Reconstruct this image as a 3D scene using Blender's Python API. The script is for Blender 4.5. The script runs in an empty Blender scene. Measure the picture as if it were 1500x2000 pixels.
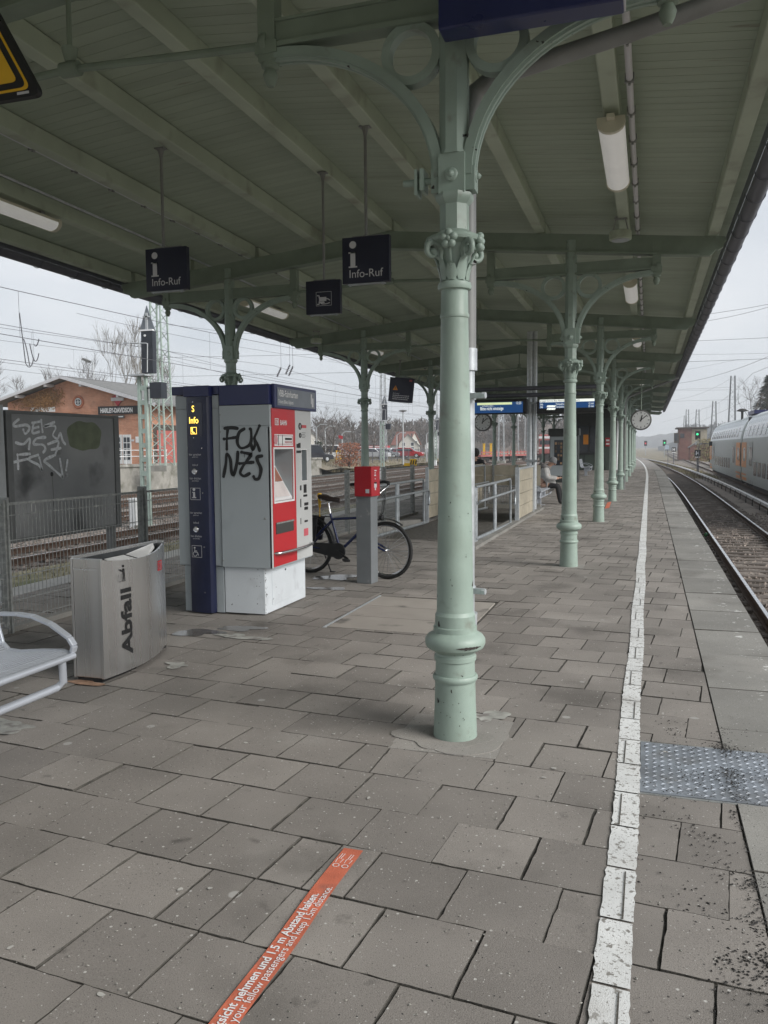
import bpy, math, random
from mathutils import Vector, Matrix, noise as mnoise
random.seed(7)
R = math.radians
SC = bpy.context.scene
COL = SC.collection
PI = math.pi

# ------------------------------------------------------------ camera
F, PITCH, YAW, ROLL, EYE = 1608.2, .0779, .3115, -.0083, 1.58
CF = Vector((-math.sin(YAW)*math.cos(PITCH), math.cos(YAW)*math.cos(PITCH), -math.sin(PITCH)))
c_r0 = Vector((math.cos(YAW), math.sin(YAW), 0)); c_u0 = c_r0.cross(CF)
CR = c_r0*math.cos(ROLL) + c_u0*math.sin(ROLL); CU = -c_r0*math.sin(ROLL) + c_u0*math.cos(ROLL)
cd = bpy.data.cameras.new('camera'); cam = bpy.data.objects.new('camera', cd); COL.objects.link(cam)
mw = Matrix((CR, CU, -CF)).transposed().to_4x4(); mw.translation = Vector((0, 0, EYE)); cam.matrix_world = mw
cd.sensor_fit = 'HORIZONTAL'; cd.sensor_width = 36.0; cd.lens = 36.0*F/1500.0
cd.clip_start = .05; cd.clip_end = 4000
SC.camera = cam

# ------------------------------------------------------------ world, sun, exposure
SUN_EL, SUN_AZ = R(33), R(105)
W = bpy.data.worlds.new('World'); SC.world = W; W.use_nodes = True
nt = W.node_tree; nt.nodes.clear()
wo = nt.nodes.new('ShaderNodeOutputWorld'); bg = nt.nodes.new('ShaderNodeBackground')
sky = nt.nodes.new('ShaderNodeTexSky'); sky.sky_type = 'NISHITA'; sky.sun_disc = False
sky.sun_elevation = SUN_EL; sky.sun_rotation = SUN_AZ
tc = nt.nodes.new('ShaderNodeTexCoord')
mp = nt.nodes.new('ShaderNodeMapping'); mp.inputs['Scale'].default_value = (1, 1, 3.2)
n1 = nt.nodes.new('ShaderNodeTexNoise'); n1.inputs['Scale'].default_value = 1.7; n1.inputs['Detail'].default_value = 7; n1.inputs['Roughness'].default_value = .52
rp = nt.nodes.new('ShaderNodeValToRGB')
rp.color_ramp.elements[0].position = .36; rp.color_ramp.elements[0].color = (3.9, 4.4, 5.0, 1)
rp.color_ramp.elements[1].position = .62; rp.color_ramp.elements[1].color = (6.5, 6.7, 7.0, 1)
mx = nt.nodes.new('ShaderNodeMix'); mx.data_type = 'RGBA'; mx.inputs['Factor'].default_value = .93
L = nt.links.new
L(tc.outputs['Generated'], mp.inputs['Vector']); L(mp.outputs[0], n1.inputs['Vector']); L(n1.outputs['Fac'], rp.inputs[0])
L(sky.outputs[0], mx.inputs['A']); L(rp.outputs[0], mx.inputs['B']); L(mx.outputs['Result'], bg.inputs['Color'])
bg.inputs['Strength'].default_value = .05
L(bg.outputs[0], wo.inputs['Surface'])
sl = bpy.data.lights.new('sun', 'SUN'); sl.energy = 1.5; sl.angle = R(38); sl.color = (1, .97, .93)
so = bpy.data.objects.new('sun', sl); COL.objects.link(so)
so.rotation_euler = Vector((-math.sin(SUN_AZ)*math.cos(SUN_EL), -math.cos(SUN_AZ)*math.cos(SUN_EL), -math.sin(SUN_EL))).to_track_quat('-Z', 'Y').to_euler()
SC.view_settings.view_transform = 'Standard'; SC.view_settings.look = 'None'
SC.view_settings.exposure = 1.45; SC.view_settings.gamma = 1; SC.view_settings.use_curve_mapping = False
SC.render.engine = 'CYCLES'
SC.cycles.use_denoising = True; SC.cycles.max_bounces = 10; SC.cycles.diffuse_bounces = 6; SC.cycles.transparent_max_bounces = 16

def at(px, py, D):                       # a point of the place: photo direction and distance along the view axis
    return Vector((0, 0, EYE)) + (CF*F + CR*(px-750) + CU*(1000-py))*(D/F)
def gy(px, py, Y):
    d = CF*F + CR*(px-750) + CU*(1000-py); return Vector((0, 0, EYE)) + d*(Y/d.y)
def gx(px, py, X):
    d = CF*F + CR*(px-750) + CU*(1000-py); return Vector((0, 0, EYE)) + d*(X/d.x)
def gz(px, py, Z=0.0):
    d = CF*F + CR*(px-750) + CU*(1000-py); return Vector((0, 0, EYE)) + d*((Z-EYE)/d.z)

# ------------------------------------------------------------ mesh helpers
class MB:
    def __init__(s): s.v = []; s.f = []
    def add(s, vs, fs):
        b = len(s.v); s.v += [tuple(v) for v in vs]; s.f += [tuple(i+b for i in f) for f in fs]; return s
    def box(s, x0, x1, y0, y1, z0, z1):
        return s.add([(x0,y0,z0),(x1,y0,z0),(x1,y1,z0),(x0,y1,z0),(x0,y0,z1),(x1,y0,z1),(x1,y1,z1),(x0,y1,z1)],
                     [(3,2,1,0),(4,5,6,7),(0,1,5,4),(1,2,6,5),(2,3,7,6),(3,0,4,7)])
    def bar(s, a, b, w, h, up=(0,0,1)):
        a = Vector(a); b = Vector(b); d = (b-a).normalized(); up = Vector(up)
        if abs(d.dot(up)) > .99: up = Vector((1,0,0))
        x = d.cross(up).normalized(); z = x.cross(d).normalized()
        x = x*(w/2); z = z*(h/2)
        return s.add([a-x-z,a+x-z,a+x+z,a-x+z,b-x-z,b+x-z,b+x+z,b-x+z],[(0,1,2,3),(7,6,5,4),(0,4,5,1),(1,5,6,2),(2,6,7,3),(3,7,4,0)])
    def quad(s, a, b, c, d): return s.add([a,b,c,d],[(0,1,2,3)])
    def prism(s, poly, vec):
        n = len(poly); vec = Vector(vec); p = [Vector(q) for q in poly]
        fs = [tuple(range(n-1,-1,-1)), tuple(range(n,2*n))] + [(i,(i+1)%n,n+(i+1)%n,n+i) for i in range(n)]
        return s.add(p+[q+vec for q in p], fs)
    def tube(s, pts, r, n=8, cap=True, closed=False):
        pts = [Vector(p) for p in pts]; m = len(pts)
        rs = r if isinstance(r, (list, tuple)) else [r]*m
        vs = []; u = None
        for i, p in enumerate(pts):
            if closed: d = (pts[(i+1)%m]-pts[i-1])
            else: d = pts[min(i+1,m-1)]-pts[max(i-1,0)]
            d = d.normalized() if d.length > 1e-9 else Vector((0,0,1))
            if u is None:
                u = d.cross(Vector((0,0,1)) if abs(d.z) < .95 else Vector((1,0,0))).normalized()
            else:
                u = (u - d*u.dot(d)); u = u.normalized() if u.length > 1e-6 else d.orthogonal().normalized()
            w = d.cross(u)
            for k in range(n):
                a = 2*PI*k/n + PI/n; vs.append(p+(u*math.cos(a)+w*math.sin(a))*rs[i])
        fs = []
        for i in range(m if closed else m-1):
            j = (i+1)%m
            for k in range(n):
                fs.append((i*n+k, i*n+(k+1)%n, j*n+(k+1)%n, j*n+k))
        if cap and not closed: fs += [tuple(range(n-1,-1,-1)), tuple(range((m-1)*n, m*n))]
        return s.add(vs, fs)
    def lathe(s, prof, c=(0,0,0), n=24, ph=0.0, axis=None):
        c = Vector(c); vs = []; m = len(prof)
        q = Vector((0,0,1)).rotation_difference(Vector(axis)) if axis is not None else None
        for r, z in prof:
            for k in range(n):
                a = 2*PI*k/n+ph; p = Vector((r*math.cos(a), r*math.sin(a), z))
                vs.append(c+(q@p if q else p))
        fs = [(i*n+k, i*n+(k+1)%n, (i+1)*n+(k+1)%n, (i+1)*n+k) for i in range(m-1) for k in range(n)]
        fs += [tuple(range(n-1,-1,-1)), tuple(range((m-1)*n, m*n))]
        return s.add(vs, fs)
    def ball(s, c, r, sc=(1,1,1), nu=10, nv=7):
        c = Vector(c); vs = [c+Vector((0,0,-r*sc[2]))]; 
        for j in range(1, nv):
            t = -PI/2+PI*j/nv
            for k in range(nu):
                a = 2*PI*k/nu; vs.append(c+Vector((r*math.cos(t)*math.cos(a)*sc[0], r*math.cos(t)*math.sin(a)*sc[1], r*math.sin(t)*sc[2])))
        vs.append(c+Vector((0,0,r*sc[2]))); fs = []
        for k in range(nu): fs.append((0, 1+(k+1)%nu, 1+k))
        for j in range(nv-2):
            for k in range(nu): fs.append((1+j*nu+k, 1+j*nu+(k+1)%nu, 1+(j+1)*nu+(k+1)%nu, 1+(j+1)*nu+k))
        t = len(vs)-1; b = 1+(nv-2)*nu
        for k in range(nu): fs.append((b+k, b+(k+1)%nu, t))
        return s.add(vs, fs)
    def torus(s, c, axis, Rr, r, n=24, m=8, rx=1.0):
        c = Vector(c); a = Vector(axis).normalized(); u = a.orthogonal().normalized(); w = a.cross(u)
        pts = [c+(u*math.cos(2*PI*k/n)+w*math.sin(2*PI*k/n))*Rr for k in range(n)]
        return s.tube(pts, r, m, closed=True)
    def ribbon(s, pts, width, o, u, w, thick=.002):      # flat brush stroke in the plane o + u*x + w*y
        o = Vector(o); u = Vector(u); w = Vector(w); nrm = u.cross(w).normalized()
        P = [Vector((p[0], p[1])) for p in pts]; L_ = []; R_ = []
        for i, p in enumerate(P):
            d = (P[min(i+1,len(P)-1)]-P[max(i-1,0)]); d = d.normalized() if d.length > 1e-9 else Vector((1,0))
            nn = Vector((-d.y, d.x))*(width/2)
            wd = 1.0 if 0 < i < len(P)-1 else .65
            wd *= .92+.5*mnoise.noise((p.x*9, p.y*9, 4.2)); L_.append(p+nn*wd); R_.append(p-nn*wd)
        vs = [o+u*q.x+w*q.y+nrm*thick for q in L_]+[o+u*q.x+w*q.y+nrm*thick for q in R_]
        k = len(P)
        return s.add(vs, [(k+i, k+i+1, i+1, i) for i in range(k-1)])
    def disc(s, c, axis, r, th, n=24):
        return s.lathe([(r,0),(r,th)], c, n, axis=axis)

ORG = {}
def empty(name, loc, rz=0.0):
    o = bpy.data.objects.new(name, None); o.empty_display_size = .1; COL.objects.link(o)
    o.location = loc; o.rotation_euler.z = rz; ORG[o.name] = Vector(loc); return o
def tag(o, label=None, cat=None, group=None, kind=None):
    if label: o['label'] = label
    if cat: o['category'] = cat
    if group: o['group'] = group
    if kind: o['kind'] = kind
    return o
def thing(name, label, cat, loc=(0,0,0), group=None, rz=0.0):
    return tag(empty(name, loc, rz), label, cat, group)
def mesh_of(name, mb, mat, smooth=None):
    me = bpy.data.meshes.new(name); me.from_pydata(mb.v, [], mb.f); me.update()
    if mat is not None: me.materials.append(mat)
    if smooth:
        me.polygons.foreach_set('use_smooth', [True]*len(me.polygons)); me.set_sharp_from_angle(angle=R(smooth))
    return me
def obj(name, mb, mat, parent=None, smooth=None, bevel=0, kind=None, local=False, me=None, label=None):
    # geometry given in world coordinates unless local; stored relative to the parent thing
    org = ORG.get(parent.name, Vector()) if parent else Vector()
    if me is None:
        if org.length and not local:
            mb.v = [tuple(Vector(v)-org) for v in mb.v]
        me = mesh_of(name, mb, mat, smooth)
    o = bpy.data.objects.new(name, me); COL.objects.link(o)
    if parent: o.parent = parent; ORG[o.name] = org
    if bevel:
        b = o.modifiers.new('bevel', 'BEVEL'); b.width = bevel; b.segments = 2; b.limit_method = 'ANGLE'; b.angle_limit = R(40)
    if kind: o['kind'] = kind
    if label: o['label'] = label
    return o
def struct(name, mb, mat, smooth=None, kind='structure', bevel=0): return obj(name, mb, mat, None, smooth, bevel, kind)
def copy_tree(o, parent=None):
    c = o.copy(); COL.objects.link(c); c.parent = parent
    ORG[c.name] = ORG.get(o.name, Vector())
    for ch in list(o.children): copy_tree(ch, c)
    return c
def clone(src, loc, label=None, rz=None, group=None, scale=None):
    c = copy_tree(src); c.location = loc
    if rz is not None: c.rotation_euler.z = rz
    if scale: c.scale = (scale,)*3
    if label: c['label'] = label
    if group: c['group'] = group
    return c
FONT = {}
def text(name, s, o, u, w, size, mat, parent, align='LEFT', xs=1.0, bold=0.0, lift=.003, spacing=1.0, slant=0.0, label=None):
    c = bpy.data.curves.new('t', 'FONT'); c.body = s; c.size = 1.0; c.align_x = align; c.offset = bold; c.space_character = spacing
    c.resolution_u = 3; c.shear = slant
    t = bpy.data.objects.new('t', c); COL.objects.link(t)
    me = bpy.data.meshes.new_from_object(t.evaluated_get(bpy.context.evaluated_depsgraph_get()))
    bpy.data.objects.remove(t); bpy.data.curves.remove(c)
    o = Vector(o); u = Vector(u).normalized(); w = Vector(w).normalized(); n = u.cross(w)
    mb = MB(); mb.add([o+u*(v.co.x*size*xs)+w*(v.co.y*size)+n*lift for v in me.vertices], [tuple(p.vertices) for p in me.polygons])
    bpy.data.meshes.remove(me)
    return obj(name, mb, mat, parent, label=label)

# ------------------------------------------------------------ materials
def M(name, col, rough=.6, metal=0.0, var=.12, scale=6, bump=0.0, bscale=60, rnd=0.0, stretch=(1,1,1), dirt=None, world=False, spec=.5, emit=None, es=0.0, detail=5):
    m = bpy.data.materials.new(name); m.use_nodes = True; t = m.node_tree; N = t.nodes.new; K = t.links.new
    b = t.nodes['Principled BSDF']; b.inputs['Roughness'].default_value = rough; b.inputs['Metallic'].default_value = metal
    b.inputs['Specular IOR Level'].default_value = spec
    if world: g = N('ShaderNodeNewGeometry'); src = g.outputs['Position']
    else: g = N('ShaderNodeTexCoord'); src = g.outputs['Object']
    mp = N('ShaderNodeMapping'); mp.inputs['Scale'].default_value = stretch; K(src, mp.inputs[0]); src = mp.outputs[0]
    no = N('ShaderNodeTexNoise'); no.inputs['Scale'].default_value = scale; no.inputs['Detail'].default_value = detail; K(src, no.inputs['Vector'])
    r = N('ShaderNodeValToRGB'); r.color_ramp.elements[0].position = .3; r.color_ramp.elements[1].position = .7
    r.color_ramp.elements[0].color = tuple(c*(1-var) for c in col)+(1,); r.color_ramp.elements[1].color = tuple(min(1, c*(1+var)) for c in col)+(1,)
    K(no.outputs['Fac'], r.inputs[0]); out = r.outputs[0]
    if dirt:
        for dc, ds, dt, dw in dirt:
            n2 = N('ShaderNodeTexNoise'); n2.inputs['Scale'].default_value = ds; n2.inputs['Detail'].default_value = 6; K(src, n2.inputs['Vector'])
            r2 = N('ShaderNodeValToRGB'); r2.color_ramp.elements[0].position = dt; r2.color_ramp.elements[1].position = min(1, dt+dw)
            K(n2.outputs['Fac'], r2.inputs[0])
            x = N('ShaderNodeMix'); x.data_type = 'RGBA'; K(r2.outputs[0], x.inputs['Factor']); K(out, x.inputs['A']); x.inputs['B'].default_value = tuple(dc)+(1,)
            out = x.outputs['Result']
    if rnd:
        oi = N('ShaderNodeObjectInfo'); gg = N('ShaderNodeNewGeometry'); ad = N('ShaderNodeMath'); ad.operation = 'ADD'
        K(oi.outputs['Random'], ad.inputs[0]); K(gg.outputs['Random Per Island'], ad.inputs[1])
        fr = N('ShaderNodeMath'); fr.operation = 'FRACT'; K(ad.outputs[0], fr.inputs[0])
        mr = N('ShaderNodeMapRange'); mr.inputs['To Min'].default_value = 1-rnd; mr.inputs['To Max'].default_value = 1+rnd; K(fr.outputs[0], mr.inputs['Value'])
        h = N('ShaderNodeHueSaturation'); K(mr.outputs[0], h.inputs['Value']); K(out, h.inputs['Color']); out = h.outputs[0]
    K(out, b.inputs['Base Color'])
    rv = N('ShaderNodeMapRange'); rv.inputs['To Min'].default_value = max(.02, rough-.08); rv.inputs['To Max'].default_value = min(1, rough+.1); K(no.outputs['Fac'], rv.inputs['Value']); K(rv.outputs[0], b.inputs['Roughness'])
    if bump:
        n3 = N('ShaderNodeTexNoise'); n3.inputs['Scale'].default_value = bscale; n3.inputs['Detail'].default_value = 4; K(src, n3.inputs['Vector'])
        bp = N('ShaderNodeBump'); bp.inputs['Strength'].default_value = bump; bp.inputs['Distance'].default_value = .01; K(n3.outputs['Fac'], bp.inputs['Height']); K(bp.outputs[0], b.inputs['Normal'])
    if emit: b.inputs['Emission Color'].default_value = tuple(emit)+(1,); b.inputs['Emission Strength'].default_value = es
    return m

def paver_mat(name, col, flecks=True, wear=None):
    # concrete with fine aggregate, light gum spots and dark grit; per-stone tone
    m = M(name, col, .82, var=.16, scale=1.6, bump=.28, bscale=240, rnd=.15, world=True, dirt=[((.10,.092,.082), 1.3, .56, .22), ((.33,.31,.285), .9, .60, .2), ((.12,.11,.10), 7, .66, .1)], spec=.35)
    t = m.node_tree; N = t.nodes.new; K = t.links.new; b = t.nodes['Principled BSDF']
    out = b.inputs['Base Color'].links[0].from_socket; g = N('ShaderNodeNewGeometry')
    def layer(out, fac, c):
        x = N('ShaderNodeMix'); x.data_type = 'RGBA'; K(fac, x.inputs['Factor']); K(out, x.inputs['A']); x.inputs['B'].default_value = tuple(c)+(1,); return x.outputs['Result']
    def thr(sock, lo, hi):
        r = N('ShaderNodeMapRange'); r.inputs['From Min'].default_value = lo; r.inputs['From Max'].default_value = hi; K(sock, r.inputs['Value']); return r.outputs[0]
    def mul(a, c):
        x = N('ShaderNodeMath'); x.operation = 'MULTIPLY'; K(a, x.inputs[0]); K(c, x.inputs[1]); return x.outputs[0]
    n = N('ShaderNodeTexNoise'); n.inputs['Scale'].default_value = 230; n.inputs['Detail'].default_value = 2; K(g.outputs['Position'], n.inputs['Vector'])
    out = layer(out, thr(n.outputs['Fac'], .62, .8), [c*1.45 for c in col]); out = layer(out, thr(n.outputs['Fac'], .42, .25), [c*.45 for c in col])
    for sc, lim, colr, k in ((28, .16, (.5,.49,.46), .80), (75, .2, (.46,.45,.42), .80), (11, .07, (.06,.055,.05), .75), (3.1, .085, (.36,.35,.33), .55), (60, .2, (.03,.03,.03), .9)):
        v = N('ShaderNodeTexVoronoi'); v.inputs['Scale'].default_value = sc; K(g.outputs['Position'], v.inputs['Vector'])
        sp = N('ShaderNodeSeparateColor'); K(v.outputs['Color'], sp.inputs[0])
        out = layer(out, mul(thr(v.outputs['Distance'], lim, lim*.75), thr(sp.outputs[0], k, k+.02)), colr)
    if wear:   # worn remains of an old white edge line along the platform edge
        sx = N('ShaderNodeSeparateXYZ'); K(g.outputs['Position'], sx.inputs[0])
        n2 = N('ShaderNodeTexNoise'); n2.inputs['Scale'].default_value = 9; n2.inputs['Detail'].default_value = 8; n2.inputs['Roughness'].default_value = .7; K(g.outputs['Position'], n2.inputs['Vector'])
        f = mul(mul(thr(sx.outputs[0], wear[0]-.05, wear[0]), thr(sx.outputs[0], wear[1]+.05, wear[1])), thr(n2.outputs['Fac'], .59, .63))
        out = layer(out, f, (.62,.62,.6))
    K(out, b.inputs['Base Color'])
    return m

MAT = dict(
 paver=paver_mat('paver', (.245,.225,.205)), edge=paver_mat('edge_slab', (.245,.238,.22), wear=(.70,.84)),
 joint=M('joint', (.085,.079,.068), .95, bump=.6, bscale=90, world=True, var=.45, scale=18),
 patch=paver_mat('patch', (.27,.255,.235)), line=M('line_paint', (.70,.71,.70), .75, world=True, var=.1, scale=6, bump=.3, bscale=220, dirt=[((.25,.24,.22), 38, .585, .05), ((.25,.235,.215), 120, .60, .06), ((.42,.41,.39), 3, .52, .3)]),
 plate=M('steel_plate', (.33,.36,.40), .5, .55, world=True, var=.2, scale=4, dirt=[((.06,.055,.05), 45, .66, .04), ((.2,.2,.2), 5, .5, .3)]),
 tape=M('floor_tape', (.56,.15,.085), .7, world=True, var=.18, scale=9, bump=.3, bscale=140, dirt=[((.3,.12,.09), 8, .6, .2)]),
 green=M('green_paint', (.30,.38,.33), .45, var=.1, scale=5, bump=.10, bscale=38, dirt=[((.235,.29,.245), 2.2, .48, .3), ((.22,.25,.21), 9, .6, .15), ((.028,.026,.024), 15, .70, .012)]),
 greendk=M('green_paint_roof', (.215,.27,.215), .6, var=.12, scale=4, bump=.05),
 board=M('roof_board', (.37,.43,.34), .75, var=.05, scale=3, rnd=.05, stretch=(.5,4,4), bump=.05, dirt=[((.29,.33,.25), .9, .56, .3), ((.22,.21,.16), 2.7, .67, .12)]),
 purlin=M('purlin_paint', (.43,.49,.39), .7, var=.1, scale=2, rnd=.04, dirt=[((.25,.25,.2), 3, .55, .25)]),
 white=M('white_paint', (.74,.75,.75), .5, dirt=[((.5,.5,.5), 3, .6, .3)]), lampw=M('lamp_cover', (.86,.86,.84), .35, var=.04, emit=(1,.99,.95), es=.06), lampend=M('lamp_end', (.62,.60,.48), .5),
 galv=M('galvanised', (.42,.45,.47), .45, .65, var=.18, scale=14), galvl=M('galvanised_light', (.55,.58,.60), .4, .5, var=.12, scale=18),
 pipe=M('grey_pipe', (.24,.245,.24), .5, .2, var=.12, scale=6), gutter=M('gutter', (.12,.125,.15), .5, .3, var=.15),
 blue=M('dark_blue', (.018,.024,.10), .3, var=.1), navy=M('navy_panel', (.010,.011,.030), .35, var=.1), black=M('black', (.012,.012,.013), .5, var=.1),
 grey=M('machine_grey', (.40,.44,.46), .42, var=.05, scale=2, dirt=[((.30,.33,.35), 2.2, .58, .25)]), greylt=M('machine_light', (.54,.55,.545), .45, var=.05, scale=3),
 plinth=M('plinth_white', (.66,.70,.73), .5, var=.06, scale=3, dirt=[((.48,.50,.52), 5, .56, .25), ((.02,.02,.02), 17, .69, .012)]),
 red=M('red_panel', (.53,.022,.03), .35, var=.07, scale=3), redbox=M('red_box', (.42,.012,.022), .35, var=.08),
 steel=M('brushed_steel', (.68,.68,.68), .27, .95, var=.02, scale=.3, detail=1, stretch=(25,25,.4)), chrome=M('chrome', (.75,.75,.76), .18, 1.0, var=.04),
 inner=M('bin_inner', (.09,.095,.1), .3, .7), flap_shine=M('flap_shine', (.8,.8,.8), .7), boardgrey=M('board_grey', (.29,.295,.30), .5, .0, var=.16, scale=1.6, world=True, dirt=[((.075,.078,.08), 1.9, .56, .2), ((.2,.2,.2), 5, .66, .1)]),
 boardfr=M('board_frame', (.17,.175,.175), .5, .3), olive=M('olive_overpaint', (.165,.19,.125), .7, var=.2, scale=7), silver=M('silver_marker', (.74,.76,.79), .5, var=.2, scale=30),
 fence=M('fence_steel', (.31,.32,.31), .55, .4, var=.25, scale=25, dirt=[((.5,.5,.48), 6, .64, .05)]), 
 glass=M('dark_glass', (.03,.035,.045), .08, var=.1), screen=M('screen_blue', (.012,.05,.16), .3, emit=(.012,.07,.22), es=.22), screenw=M('screen_white', (.7,.72,.68), .3, emit=(.7,.74,.68), es=.4), screeny=M('screen_yellow', (.6,.65,.4), .3, emit=(.6,.68,.38), es=.35),
 glow=M('lit_yellow', (.9,.6,.1), .4, emit=(1,.62,.10), es=.9), lit=M('sign_white', (.80,.80,.80), .45, var=.03), dimw=M('sign_grey', (.60,.60,.62), .45, var=.03), orange=M('orange_sign', (.75,.27,.02), .5, var=.06), yellow=M('yellow_paint', (.80,.47,.02), .5, var=.05),
 ballast=M('ballast_ground', (.20,.172,.148), .95, var=.5, scale=22, bump=1.0, bscale=26, world=True, dirt=[((.055,.048,.04), 1.3, .5, .3), ((.24,.2,.17), 35, .6, .1)]),
 stone=M('ballast_stone', (.22,.185,.16), .9, var=.35, scale=5, rnd=.45, world=True), dirt=M('dirt', (.20,.17,.125), .95, var=.35, scale=3, world=True, bump=.6, bscale=14, dirt=[((.13,.13,.06), .5, .5, .25), ((.30,.27,.21), 1.1, .58, .2)]),
 rail=M('rail_rust', (.11,.07,.05), .75, .3, var=.25, scale=12), railtop=M('rail_top', (.62,.63,.65), .25, .9, var=.05), sleeper=M('sleeper_wood', (.12,.10,.085), .9, var=.3, scale=14, rnd=.25, bump=.4), sleepc=M('sleeper_concrete', (.30,.275,.25), .9, var=.2, scale=8, rnd=.15),
 cond=M('conductor_cover', (.66,.66,.66), .6, var=.08), concrete=M('old_concrete', (.30,.29,.26), .9, var=.2, scale=2, bump=.4, bscale=12, world=True, dirt=[((.12,.12,.09), 1.4, .5, .2), ((.5,.5,.49), 1.0, .63, .12)]),
 brick=M('brick', (.36,.135,.075), .9, var=.2, scale=6, rnd=.22, world=True, dirt=[((.22,.10,.065), .9, .55, .25)]), mortar=M('mortar', (.33,.20,.145), .95, var=.2, scale=9, world=True), slate=M('roof_felt', (.17,.17,.165), .85, var=.18, scale=2, world=True),
 wood=M('dark_wood', (.07,.055,.045), .8), bark=M('bark', (.085,.07,.058), .95, var=.3, scale=10), barkl=M('bark_light', (.16,.14,.11), .95, var=.3, scale=10), mast=M('mast_green', (.36,.44,.39), .6, .1, var=.14, scale=5), mastd=M('mast_dark', (.15,.16,.17), .6), mastg=M('mast_grey', (.46,.48,.49), .55, .3, var=.1), wire=M('wire', (.12,.12,.13), .6, .3),
 rubber=M('rubber', (.018,.018,.018), .8), bluep=M('bike_blue', (.012,.022,.09), .25), leather=M('saddle', (.035,.022,.018), .45), 
 coat=M('coat_grey', (.40,.395,.385), .95, var=.12, scale=12, bump=.3, bscale=60), fur=M('fur_grey', (.19,.18,.175), 1.0, var=.35, scale=40, bump=.8, bscale=120), skin=M('skin', (.50,.30,.22), .6, var=.05), trousers=M('black_cloth', (.012,.012,.014), .9), hat=M('knit_grey', (.20,.205,.21), 1.0, var=.2, scale=60, bump=.5, bscale=90), hair=M('dark_hair', (.018,.014,.012), .7),
 frost=M('board_yellow', (.40,.36,.28), .6, var=.15, scale=4, dirt=[((.3,.27,.2), 6, .55, .2)]), kgreen=M('kiosk_green', (.055,.078,.062), .6, var=.1), kdark=M('kiosk_dark', (.03,.034,.032), .5),
 trainw=M('train_silver', (.40,.435,.425), .4, .1, var=.08, scale=.6), traino=M('train_orange', (.66,.27,.08), .4, var=.12, scale=1.2), trainr=M('train_roof_lit', (.80,.83,.85), .35, .2, var=.06), under=M('train_under', (.03,.028,.026), .8),
 wagon=M('wagon_red', (.36,.11,.10), .7, var=.2, scale=3), carw=M('car_white', (.72,.73,.74), .25, var=.03), cars=M('car_silver', (.42,.44,.46), .25, .3), carr=M('car_red', (.36,.015,.02), .25), carb=M('car_dark', (.03,.032,.04), .2),
 greenlt=M('signal_green', (.05,.6,.25), .3, emit=(.05,1,.35), es=.5), redlt=M('signal_red', (.6,.03,.05), .3, emit=(1,.05,.1), es=.35), snow=M('old_snow', (.80,.82,.84), .8, world=True), grass=M('dry_grass', (.20,.175,.10), .95, var=.3, scale=4, rnd=.3), rustleaf=M('beech_leaves', (.22,.085,.045), .9, rnd=.35), needles=M('needles', (.030,.042,.030), .9, rnd=.35), ivy=M('ivy_leaves', (.26,.135,.05), .9, rnd=.5), woods=M('far_wood', (.105,.085,.072), 1.0, var=.3, scale=.6, rnd=.3, world=True), woodshaze=M('far_wood_haze', (.10,.108,.115), 1.0, var=.25, scale=.3, rnd=.25, world=True),  # the bluish far wood carries distance haze in its base colour
 stucco=M('house_wall', (.50,.48,.44), .9), redroof=M('tile_roof', (.26,.10,.075), .9, var=.2), green_bottle=M('green_plastic', (.02,.20,.06), .2), rustglow=M('orange_stain', (.34,.21,.14), .9, world=True, var=.25, scale=20),
 displaygoods=M('snack_packs', (.35,.22,.12), .5, var=.5, scale=1, rnd=.8),
)
# ------------------------------------------------------------ plan of the platform
YF = [4.32+6.69*i for i in range(10)]                 # canopy frames
XR = -.99
XLs = [-5.7,-5.9,-6.14,-6.33,-6.55,-6.8,-6.95,-7.0,-7.0,-7.0]
def XLf(Y):
    t = (Y-YF[0])/6.69
    if t <= 0: return XLs[0]+t*.2
    i = min(int(t), 8); f = min(t-i, 1); return XLs[i]*(1-f)+XLs[i+1]*f
def CXf(Y): return (XR+XLf(Y))/2
def cv(Y): return -3.5e-4*max(0.0, Y-40)**2           # the line bends left far away
def edgeL(Y): return XLf(Y)-1.18+cv(Y)
EDGE, JOINT = .91, .39

# ------------------------------------------------------------ ground
def sheet(x0, x1, y0, y1, z, nx, ny, jit=0.0, sd=1):
    mb = MB(); rr = random.Random(sd)
    for j in range(ny+1):
        for i in range(nx+1):
            mb.v.append((x0+(x1-x0)*i/nx, y0+(y1-y0)*j/ny, z+rr.uniform(-jit, jit)))
    for j in range(ny):
        for i in range(nx):
            a = j*(nx+1)+i; mb.f.append((a, a+1, a+nx+2, a+nx+1))
    return mb
struct('ground', sheet(-2500, 2500, -400, 3000, -1.32, 4, 4), MAT['dirt'])
struct('railway_ballast', sheet(.6, 5.0, -3, 150, -1.10, 22, 300, .03, 3), MAT['ballast'], smooth=60)
mb = sheet(4.9, 11.5, 8, 330, -1.15, 16, 300, .04, 4); struct('sidings_gravel', mb, MAT['ballast'], smooth=60)
mb = sheet(-31.4, -6.4, -6, 260, -1.10, 60, 220, .035, 5); struct('yard_ballast', mb, MAT['ballast'], smooth=60)
mb = sheet(-12.9, -10.4, 4, 120, -1.02, 10, 120, .035, 6); struct('grass_verge', mb, M('verge', (.19,.17,.10), .95, var=.4, scale=5, world=True, bump=.8, bscale=20, dirt=[((.10,.11,.045), .8, .5, .2), ((.3,.28,.24), 5, .62, .1)]), smooth=60)

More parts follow.
